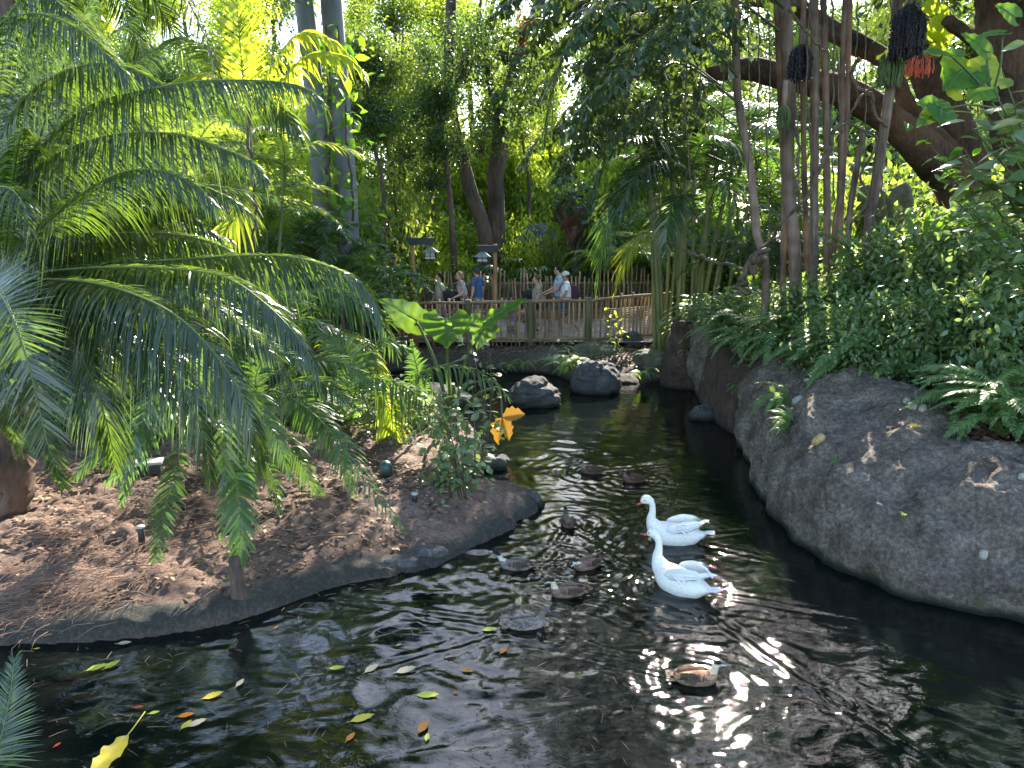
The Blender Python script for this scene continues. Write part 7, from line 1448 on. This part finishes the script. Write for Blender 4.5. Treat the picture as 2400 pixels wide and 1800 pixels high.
# push chairs
def pushchair(label, x, Y, body):
    p = D(x, 790, Y); o = thing('pushchair', label, 'pushchair', (p[0], Y, PZ)); B = np.array([p[0], Y, PZ])
    for dx in (-.38, .30):
        for dy in (-.24, .24):
            mb = MB(); th = np.linspace(0, 2 * np.pi, 19); r = .12 if dx > 0 else .09; mb.tube(B + np.stack([dx + r * np.cos(th), np.full(19, dy), r + .012 + r * np.sin(th)], 1), .016, 6, 0, cap=False); mb.tube(B + np.array([(dx, dy - .02, r), (dx, dy + .02, r)]), .03, 8, 0); part('wheel', mb, M['rubber'], o)
    for dy in (-.22, .22):
        mb = MB(); mb.tube(B + np.array([(-.38, dy, .10), (-.05, dy, .42), (.30, dy, .75), (.50, dy, 1.02)]), .014, 6, 0); mb.tube(B + np.array([(.30, dy, .12), (-.02, dy, .45)]), .014, 6, 0); part('frame', mb, M['grey_metal'], o)
    mb = MB(); mb.tube(B + np.array([(.5, -.22, 1.02), (.5, .22, 1.02)]), .018, 8, 0); part('handle', mb, M['rubber'], o)
    c = MB(); limb_(c, list(B + np.array([(-.25, 0, .42), (.05, 0, .42), (.2, 0, .72), (.27, 0, .85)])), [.10, .16, .16, .12], 12, 12); m_ = fuse(c, .025, 3); m_.materials.append(M[body]); q = link('seat', m_, o); q.matrix_parent_inverse = parent_matrix(o).inverted()
    c = MB(); limb_(c, list(B + np.array([(.28, 0, .82), (.12, 0, 1.0), (-.08, 0, .98)])), [.14, .2, .16], 12, 10); m_ = fuse(c, .025, 3); m_.materials.append(M['black_s']); q = link('hood', m_, o); q.matrix_parent_inverse = parent_matrix(o).inverted()
    return B
Bc = pushchair('black pushchair with a child inside, just in front of the khaki topped woman', 1232, 20.9, 'black_s')
pushchair('dark pushchair pushed by the woman with the bun, behind the fence', 1048, 20.8, 'maroon')
o = thing('person', 'small child sitting in the black pushchair with a blue shoe stuck out', 'person', tuple(Bc + [.05, 0, .5]), None, LEFT)
c = MB(); A = lambda v: np.array(v, float)
limb_(c, [A((-.06, 0, .04)), A((-.09, 0, .2)), A((-.1, 0, .30))], [.09, .085, .05], 12, 8); ellipsoid(c, (-.08, 0, .42), (.085, .075, .09))
for sd in (1, -1): limb_(c, [A((-.04, sd * .06, .02)), A((.22, sd * .07, .06)), A((.38, sd * .07, -.10 + .06 * sd))], [.055, .045, .03]); limb_(c, [A((-.09, sd * .1, .26)), A((.0, sd * .15, .16)), A((.12, sd * .12, .14))], [.035, .028, .02])
m_ = fuse(c, .013, 3); m_.materials.append(M['skin']); link('body', m_, o)
c = MB(); limb_(c, [A((-.06, 0, .02)), A((-.09, 0, .2)), A((-.1, 0, .29))], [.105, .10, .065], 12, 8); limb_(c, [A((-.1, -.1, .27)), A((-.1, .1, .27))], [.05, .05]); m_ = fuse(c, .016, 2); m_.materials.append(M['navy']); link('shirt', m_, o)
c = MB(); ellipsoid(c, (-.095, 0, .44), (.085, .082, .085)); q = c.build('hair', M['hair_br']); q.parent = o
M['blue'] = plain('blue_shoe', (.12, .2, .45), .6, .3)
for sd in (1, -1): c = MB(); limb_(c, [A((.36, sd * .07, -.12 + .06 * sd)), A((.44, sd * .07, -.07 + .06 * sd))], [.034, .032]); q = c.build('shoe', M['blue']); q.parent = o
# ------------------------------------------------------------------ swimming birds
M['swan'] = feather_mat('white_feather', 34, .12, .7); M['duckf'] = feather_mat('duck_feather', 120, .6, .75); M['speck'] = feather_mat('speckled_feather', 120, .8, .75)
M['bill_p'] = plain('pink_bill', (.68, .06, .08), .35, .5, var=.1); M['bill_b'] = plain('blue_bill', (.22, .42, .62), .4, .5, var=.1); M['bill_g'] = plain('grey_bill', (.14, .14, .15), .4, .5, var=.1)
M['eye'] = plain('eye_black', (.006, .006, .006), .15, .6); M['leg_p'] = plain('pink_leg', (.6, .25, .24), .5, .4); M['quill_w'] = plain('white_quill', (.72, .72, .70), .6, .3, var=.04); M['quill_b'] = plain('dark_quill', (.03, .03, .035), .6, .3); M['quill_g'] = plain('grey_quill', (.17, .14, .12), .7, .2, var=.4, scale=30); M['quill_br'] = plain('brown_quill', (.08, .05, .035), .7, .2, var=.3)
def bird(name, label, src, hd, s, neck, head, hr, bill, colf, mat, bmat, body, cat, group, legs=None, quill='quill_br', wing_tip=None, wingup=0.0, wx=1.0, voxel=.008, side_eye=.9, tailz=0):
    p = Z(src[0], src[1], 0); o = thing(name, label, cat, (p[0], p[1], -.012 * s), group, hd); BIRDS.append((p[0], p[1], hd, 1.0 if name == 'swan' else .6))
    mb = MB(); X = np.array(body, float)     # x, z, ry, rz
    nb = 26; B = curve(X, nb); th = np.linspace(0, 2 * np.pi, 24, endpoint=False)
    V = np.stack([B[:, 0:1] + 0 * th, B[:, 2:3] * np.cos(th), B[:, 1:2] + B[:, 3:4] * np.sin(th)], -1) * s
    i = np.arange(nb - 1)[:, None]; j = np.arange(24)[None, :]; mb.add(V.reshape(-1, 3), np.stack([i * 24 + j, i * 24 + (j + 1) % 24, (i + 1) * 24 + (j + 1) % 24, (i + 1) * 24 + j], -1).reshape(-1, 4))
    n0 = mb.n; mb.V.append(V.mean(1)[[0, -1]]); mb.C.append(np.ones((2, 3))); mb.n += 2; jj = np.arange(24)
    mb.F.append((np.stack([(jj + 1) % 24, jj, np.full(24, n0)], 1), 0, True)); mb.F.append((np.stack([(nb - 1) * 24 + jj, (nb - 1) * 24 + (jj + 1) % 24, np.full(24, n0 + 1)], 1), 0, True))
    Nk = np.array([q[:3] for q in neck], float) * s; mb.tube(curve(np.column_stack([Nk, [q[3] * s for q in neck]]), 30)[:, :3], curve(np.column_stack([Nk, [q[3] * s for q in neck]]), 30)[:, 3], 16, 0)
    H_ = np.array(head, float) * s; ellipsoid(mb, H_, np.array(hr) * s)
    fwd = unit(np.array([bill[0], bill[1], bill[2]], float) - np.array(head)); ellipsoid(mb, H_ + fwd * hr[0] * s * .55, np.array([hr[0] * .62, hr[1] * .72, hr[2] * .62]) * s)
    me = fuse(mb, voxel, 4); me.materials.append(M[mat]); set_cols(me, colf(coords(me) / s)); link('body', me, o)
    # bill
    b0 = H_ + fwd * hr[0] * s * .95; b1 = np.array(bill) * s; mb = MB(); hb = hr[2] * .50 * s
    mb.tube(curve([b0 - fwd * .012 * s, b0 * .6 + b1 * .4 - [0, 0, hb * .25], b1], 10), np.interp(np.linspace(0, 1, 10), [0, .5, .9, 1], [hb, hb * .62, hb * .5, hb * .2]), 12, 0, ell=(1.05, .62) if abs(fwd[0]) > .3 else (1, 1)); q = mb.build('bill', M[bmat]); q.parent = o
    sd = unit(np.cross(fwd, [0, 0, 1.0]))
    for e in (-1, 1): mb = MB(); ellipsoid(mb, H_ + fwd * hr[0] * s * .42 + sd * e * hr[1] * side_eye * s + np.array([0, 0, hr[2] * .28 * s]), np.full(3, hr[1] * .16 * s), 0, 10, 8); q = mb.build('eye', M['eye']); q.parent = o
    # folded wings with overlapping feather tips
    for e in (-1, 1):
        L_ = body[-2][0] - body[0][0]; mb = MB(); x0 = body[0][0] + .22 * L_; x1 = body[-3][0] + .02; wy = max(q[2] for q in body); wz = max(q[1] + q[3] for q in body)
        P = curve(np.array([(x1, e * wy * .78, wz * .70), ((x0 + x1) / 2, e * wy * .86, wz * .84 + wingup * .5), (x0, e * wy * .52, wz * .86 + wingup), (x0 - .10 * L_ * wx, e * wy * .26, wz * .84 + wingup)]) * s, 16)
        r = np.interp(np.linspace(0, 1, 16), [0, .15, .5, .8, 1], [.01, .07, .085, .055, .008]) * L_ * s * (1.45 if name == 'swan' else 1.25)
        mb.tube(P, r, 16, 0, ell=(.34, 1.0)); me = fuse(mb, voxel, 2); me.materials.append(M[mat]); set_cols(me, colf(coords(me) / s, wing=True)); wg = link('wing', me, o)
        mb = MB()
        for k in range(7):
            t_ = .35 + .09 * k; c = P[int(t_ * 15)]; d = unit(P[-1] - P[8] + np.array([0, e * .03 * (3 - k) * s, -.02 * (6 - k) * s])); l = L_ * s * (.20 + .02 * k); blade_into(mb, c + np.array([0, e * .012 * s * (6 - k) * .4, .010 * s]), d, (0, e * .6, 1), l, l * .26, 'round', .06, .15, nu=6, nv=2)
        for rw in range(4):
            for k in range(9):
                t_ = .10 + .085 * k; c = P[min(15, int(t_ * 15))]; rr = r[min(15, int(t_ * 15))]; l = rr * 1.15; ang = -.9 + rw * .62
                n_ = np.array([0, e * math.cos(ang) * .95, math.sin(ang) + .15]); base_ = c + np.array([0, e * rr * .36 * math.cos(ang), rr * .93 * math.sin(ang)]) + n_ * .004 * s
                blade_into(mb, base_, unit(P[-1] - P[0]) + np.array([0, 0, -.10]), n_, l, l * .62, 'round', .10, .12, nu=5, nv=2)
        q = mb.build('wing_feather', M[quill if not wing_tip or e == -1 and name == 'swan' and wing_tip == 'far' else quill]); q.parent = o
    if wing_tip:
        mb = MB()
        for k in range(4): blade_into(mb, P[-4] * [1, -1, 1] + np.array([0, .01 * k, .02 + .006 * k]), (-1, .12 - .06 * k, -.16), (0, -.3, 1), L_ * s * .36, .05 * s, 'lance', .1, .1, nu=6, nv=2)
        q = mb.build('wing_tip', M['quill_b']); q.parent = o
    mb = MB(); b = np.array([body[0][0] + .05, 0, body[0][1]]) * s
    for k in range(5): blade_into(mb, b + [0, (k - 2) * .012 * s, .002 * k], (-1, (k - 2) * .14, .10 + tailz), (0, 0, 1), .12 * s * (body[-1][0] - body[0][0]) * 1.7, .08 * s * (body[-1][0] - body[0][0]), 'round', .0, .1, nu=5, nv=2)
    q = mb.build('tail', M[quill]); q.parent = o
    for P_, w_ in legs or []:
        mb = MB(); P_ = np.array(P_) * s; mb.tube(P_, [.013 * s, .010 * s, .009 * s][:len(P_)], 7, 0); d = unit(P_[-1] - P_[-2])
        for a in (-.5, 0, .5): dd_ = unit(d + np.array([0, a, 0])); mb.tube([P_[-1], P_[-1] + dd_ * .085 * s], [.007 * s, .003 * s], 5, 0)
        q_ = unit(d + np.array([0, -.5, 0])) * .08 * s; r_ = unit(d + np.array([0, .5, 0])) * .08 * s; mb.add([P_[-1], P_[-1] + q_, P_[-1] + d * .075 * s, P_[-1] + r_], [[0, 1, 2, 3]], 0); q = mb.build('leg', M['leg_p']); q.parent = o
    return o
SB = [(-.37, .12, .012, .010), (-.30, .10, .065, .045), (-.20, .08, .115, .105), (-.06, .075, .15, .14), (.08, .085, .15, .145), (.17, .10, .12, .13), (.25, .13, .06, .075)]
SN = [(.15, 0, .12, .10), (.215, 0, .18, .088), (.250, 0, .26, .054), (.240, 0, .35, .037), (.246, 0, .425, .034), (.272, 0, .482, .040)]
white = lambda V, wing=False: np.tile([.72, .70, .64], (len(V), 1)) * (1 - .06 * (V[:, 2:3] < .06))
LG1 = [([(-.10, -.05, -.03), (-.20, -.07, -.10), (-.30, -.08, -.16)], 1), ([(-.20, .05, -.02), (-.32, .05, -.06), (-.42, .05, -.10)], 1)]
LG2 = [([(-.12, -.05, -.02), (-.10, -.08, -.12), (-.06, -.09, -.20)], 1)]
def hdg(a, b):
    p, q = Z(*a), Z(*b); return math.atan2(q[1] - p[1], q[0] - p[0])
bird('swan', 'white swan with a red bill, nearer of the two swans', (1590, 1379), hdg((1650, 1412), (1545, 1372)), 1.0, SN, (.312, 0, .490), (.064, .046, .052), (.425, 0, .438), white, 'swan', 'bill_p', SB, 'swan', 'white swans', LG1, 'quill_w', wingup=.05)
bird('swan', 'white swan with dark wing tips, farther of the two swans', (1578, 1268), hdg((1640, 1282), (1520, 1276)), 1.0, SN, (.308, 0, .485), (.064, .046, .052), (.415, 0, .42), white, 'swan', 'bill_p', SB, 'swan', 'white swans', LG2, 'quill_w', wing_tip='far', wingup=.05)
DB = [(-.215, .055, .008, .006), (-.17, .045, .035, .022), (-.10, .03, .062, .048), (-.02, .025, .075, .06), (.06, .028, .072, .06), (.12, .035, .05, .05), (.155, .05, .02, .025)]
DN = [(.10, 0, .055, .045), (.125, 0, .085, .034), (.135, 0, .115, .026), (.142, 0, .145, .025)]
def teal(body=(.15, .10, .07), back=None, neck=(.50, .42, .28), capc=(.012, .010, .010), hz=.155):
    def f(V, wing=False):
        C = np.tile(np.array(body), (len(V), 1)); n = fbm(V[:, 0] * 60, V[:, 1] * 60, V[:, 2] * 60, 2); C = C * (1 + .45 * n[:, None])
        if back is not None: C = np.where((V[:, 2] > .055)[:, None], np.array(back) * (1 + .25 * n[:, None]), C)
        if not wing:
            h = V[:, 0] > .095; C = np.where((h & (V[:, 2] > .085))[:, None], neck, C); C = np.where((h & (V[:, 2] > hz + .004))[:, None], capc, C)
        return C
    return f
HD = (.155, 0, .160); HR = (.034, .024, .027)
G_ = 'small ducks on the pond'
bird('duck', 'brown duck with black cap and blue bill swimming left, in the middle of the pond', (1330, 1393), math.pi + .12, 1.0, DN, HD, HR, (.225, 0, .138), teal(), 'duckf', 'bill_b', DB, 'duck', G_, voxel=.005)
bird('duck', 'brown duck with its head tucked low, swimming left toward the viewer', (1377, 1328), math.pi + .62, .98, [(.10, 0, .05, .04), (.13, 0, .07, .032), (.15, 0, .09, .026), (.155, 0, .105, .025)], (.165, 0, .115), HR, (.222, 0, .07), teal((.17, .10, .075), neck=(.6, .5, .4), hz=.115), 'duckf', 'bill_b', DB, 'duck', G_, voxel=.005)
bird('duck', 'grey brown duck with stretched striped neck, nearest the dirt bank', (1207, 1330), math.pi - .18, 1.0, [(.10, 0, .055, .045), (.14, 0, .085, .030), (.165, 0, .125, .022), (.185, 0, .16, .022)], (.20, 0, .175), HR, (.265, 0, .17), teal((.15, .125, .105), neck=(.42, .40, .34), hz=.13), 'duckf', 'bill_b', DB, 'duck', G_, voxel=.005)
bird('duck', 'duck seen from behind swimming away, above the stretched neck one', (1330, 1228), math.pi / 2 + .1, .95, DN, HD, HR, (.22, 0, .14), teal((.15, .11, .08), neck=(.05, .05, .045)), 'duckf', 'bill_g', DB, 'duck', G_, voxel=.005)
bird('duck', 'duck with back painted sunlit orange and blue bill swimming right, nearest the viewer', (1632, 1595), -.02, 1.0, DN, HD, HR, (.225, 0, .14), teal((.16, .11, .075), (.36, .19, .10)), 'duckf', 'bill_b', DB, 'duck', G_, voxel=.005)  # the sun's orange on the back is put into its feather colour
bird('duck', 'finely speckled grey brown duck with a dark eye patch facing right', (1235, 1468), .12, 1.0, DN, HD, (.036, .026, .03), (.215, 0, .135), teal((.19, .15, .125), neck=(.13, .105, .09), capc=(.09, .075, .065)), 'speck', 'bill_g', DB, 'duck', G_, quill='quill_g', voxel=.005)
bird('duck', 'dark brown duck far out in the pond, left one of the back two', (1386, 1108), math.pi - .1, .95, DN, HD, HR, (.215, 0, .15), teal((.085, .05, .035), neck=(.16, .14, .12), capc=(.02, .016, .014)), 'duckf', 'bill_g', DB, 'duck', G_, voxel=.005)
bird('duck', 'dark reddish duck far out in the pond, right one of the back two', (1485, 1128), math.pi + .1, .95, DN, HD, HR, (.215, 0, .15), teal((.10, .045, .03), neck=(.12, .10, .09), capc=(.02, .016, .014)), 'duckf', 'bill_g', DB, 'duck', G_, voxel=.005)
xs = np.concatenate([np.linspace(-15, -5, 70, endpoint=False), np.linspace(-5, 6.2, 620), np.linspace(6.3, 11, 12)]); ys = np.concatenate([np.linspace(-8, 2.4, 30, endpoint=False), np.linspace(2.4, 10, 470, endpoint=False), np.linspace(10, 19.6, 300)])
GX, GY = np.meshgrid(xs, ys)
mb = MB(); mb.add(np.stack([GX, GY, water_height(GX, GY)], -1), grid_faces(len(xs), len(ys)))
m, t, N, L, out = nodes_of('pond_water')
gl = N.new('ShaderNodeBsdfGlossy'); gl.inputs['Roughness'].default_value = .02
tr = N.new('ShaderNodeBsdfTransparent'); tr.inputs[0].default_value = (.30, .38, .26, 1)
mu = N.new('ShaderNodeBsdfDiffuse'); mu.inputs[0].default_value = (.004, .007, .006, 1)
m1 = N.new('ShaderNodeMixShader'); m1.inputs[0].default_value = .72; L.new(tr.outputs[0], m1.inputs[1]); L.new(mu.outputs[0], m1.inputs[2])
fr = N.new('ShaderNodeFresnel'); fr.inputs[0].default_value = 1.46
m2 = N.new('ShaderNodeMixShader'); L.new(fr.outputs[0], m2.inputs[0]); L.new(m1.outputs[0], m2.inputs[1]); L.new(gl.outputs[0], m2.inputs[2])
tc = N.new('ShaderNodeTexCoord'); mp = N.new('ShaderNodeMapping'); mp.inputs['Scale'].default_value = (1, 1.5, 1); L.new(tc.outputs['Object'], mp.inputs[0])
n = N.new('ShaderNodeTexNoise'); n.inputs['Scale'].default_value = 16; n.inputs['Detail'].default_value = 3; n.inputs['Distortion'].default_value = 1.2; L.new(mp.outputs[0], n.inputs[0])
b = N.new('ShaderNodeBump'); b.inputs['Strength'].default_value = .35; b.inputs['Distance'].default_value = .004; L.new(n.outputs[0], b.inputs['Height'])
L.new(b.outputs[0], gl.inputs['Normal']); L.new(b.outputs[0], fr.inputs['Normal']); L.new(m2.outputs[0], out.inputs[0])
o = mb.build('pond_water', m); tag(o, kind='structure')
# ------------------------------------------------------------------ leaves floating on the water
M['fl_y'] = leaf_mat('floating_yellow', (.50, .38, .03), (.58, .46, .06), (.7, .6, .05), .15, .35, .5)
M['fl_g'] = leaf_mat('floating_lime', (.34, .38, .04), (.42, .46, .06), (.6, .7, .05), .15, .35, .5)
M['fl_t'] = leaf_mat('floating_tan', (.42, .32, .18), (.5, .40, .25), (.5, .4, .2), .1, .45, .5)
M['fl_o'] = leaf_mat('floating_orange', (.55, .16, .02), (.6, .2, .03), (.8, .3, .05), .15, .4, .5)
M['fl_r'] = leaf_mat('floating_red', (.45, .05, .02), (.5, .07, .03), (.7, .1, .05), .15, .4, .5)
FLT = [(229, 1564, 34, 'fl_g', .4, 'left one of a touching pair of lime leaves near the bank'), (264, 1557, 30, 'fl_g', .9, 'right one of a touching pair of lime leaves near the bank'), (790, 1565, 28, 'fl_g', .1, 'slim lime leaf left of two tan leaves'), (872, 1566, 36, 'fl_t', .7, 'curved tan leaf, left one of two'), (953, 1570, 42, 'fl_t', .3, 'crinkled tan leaf, right one of two'), (563, 1600, 24, 'fl_t', 1.2, 'short broad tan leaf among dark ripples'), (500, 1630, 36, 'fl_y', .4, 'pale yellow leaf above the leaf raft'), (1003, 1629, 42, 'fl_g', 0, 'yellow green leaf in the middle distance'), (850, 1683, 44, 'fl_y', .3, 'bright yellow oval leaf left of an orange one'), (992, 1703, 38, 'fl_o', 1.1, 'orange yellow leaf, rightmost of the big floating ones'), (1001, 1727, 22, 'fl_g', 1.5, 'lime leaf fragment under the orange yellow leaf'), (822, 1727, 26, 'fl_o', 1.0, 'pointed orange leaf below the bright yellow oval'), (325, 1657, 18, 'fl_r', .1, 'small red leaf near the lime bead'), (362, 1670, 18, 'fl_g', .2, 'small round lime leaf beside a red scrap'), (436, 1676, 28, 'fl_o', .2, 'red orange leaf at the top of the leaf raft'), (437, 1698, 26, 'fl_y', 1.1, 'yellow leaf at the left of the leaf raft'), (462, 1694, 34, 'fl_t', .5, 'tan broken leaf at the right of the leaf raft'), (135, 1745, 12, 'fl_r', 1.0, 'tiny red leaf near the bottom left frond'), (1148, 1475, 30, 'fl_g', .1, 'yellow green leaf behind the speckled duck'), (1180, 1524, 26, 'fl_o', .9, 'thin orange leaf below the speckled duck'), (1095, 1571, 26, 'fl_o', -.4, 'thin orange sliver in the open water'), (1068, 1622, 12, 'fl_r', 0, 'tiny red scrap in the middle of the pond'), (87, 1520, 10, 'fl_y', .1, 'tiny yellow leaf against the shaded bank'), (292, 1507, 24, 'fl_t', .1, 'thin pale leaf tight against the bank'), (648, 1470, 12, 'fl_o', 1.0, 'tiny orange leaf by the bank reflection'), (935, 1511, 12, 'fl_g', .4, 'tiny lime speck off the bank')]
for k, (x, y, px, m, a, lb) in enumerate(FLT):
    p = Z(x, y, .012); s = px / 1800 * np.linalg.norm(p - np.array([0, 0, CAMZ])) * 1.15; mb = MB(); d = (math.cos(a), math.sin(a) * 1.5, 0); d = np.array(d) / np.linalg.norm(d); blade_into(mb, p - d * s / 2, d, (.0, -.1, 1), s, s * .46, 'ovate', -.05, .12, .15, nu=10, nv=4); mb.tube([p - d * s * .5, p - d * s * .68], [.0025, .002], 4, 0)
    tag(mb.build('floating_leaf', M[m]), lb, 'leaf')
p0, p1 = Z(300, 1722, .02), Z(205, 1830, .02); mb = MB(); blade_into(mb, p0, p1 - p0, (.1, -.2, 1), np.linalg.norm(p1 - p0) * 1.05, .15, 'ovate', -.02, .15, .25, nu=16, nv=5); mb.tube(curve([p0, p0 * .5 + Z(325, 1690, .03) * .5, Z(340, 1668, .03)], 8), [.005] * 8, 5, 0)
tag(mb.build('floating_leaf', M['fl_y']), 'large yellow leaf with brown spots at the bottom left', 'leaf')
rgn = np.random.default_rng(66); Q = np.stack([rgn.uniform(-4.2, 1.5, 900), rgn.uniform(4.2, 7.6, 900)], 1); Q = Q[(~inside(Q[:, 0], Q[:, 1], ISL)) & (Q[:, 0] < 1.2 - .2 * (Q[:, 1] - 4))][:220]
mb = MB()
for q in Q:
    a = rgn.uniform(0, 3.14); l = rgn.uniform(.01, .07); c = np.array([q[0], q[1], .012]); d = np.array([math.cos(a), math.sin(a), 0]) * l; mb.tube([c - d, c + [0, 0, .003], c + d], [.0015, .002, .001], 3, 0, cap=False)
tag(mb.build('floating_debris', M['litter2']), kind='stuff')
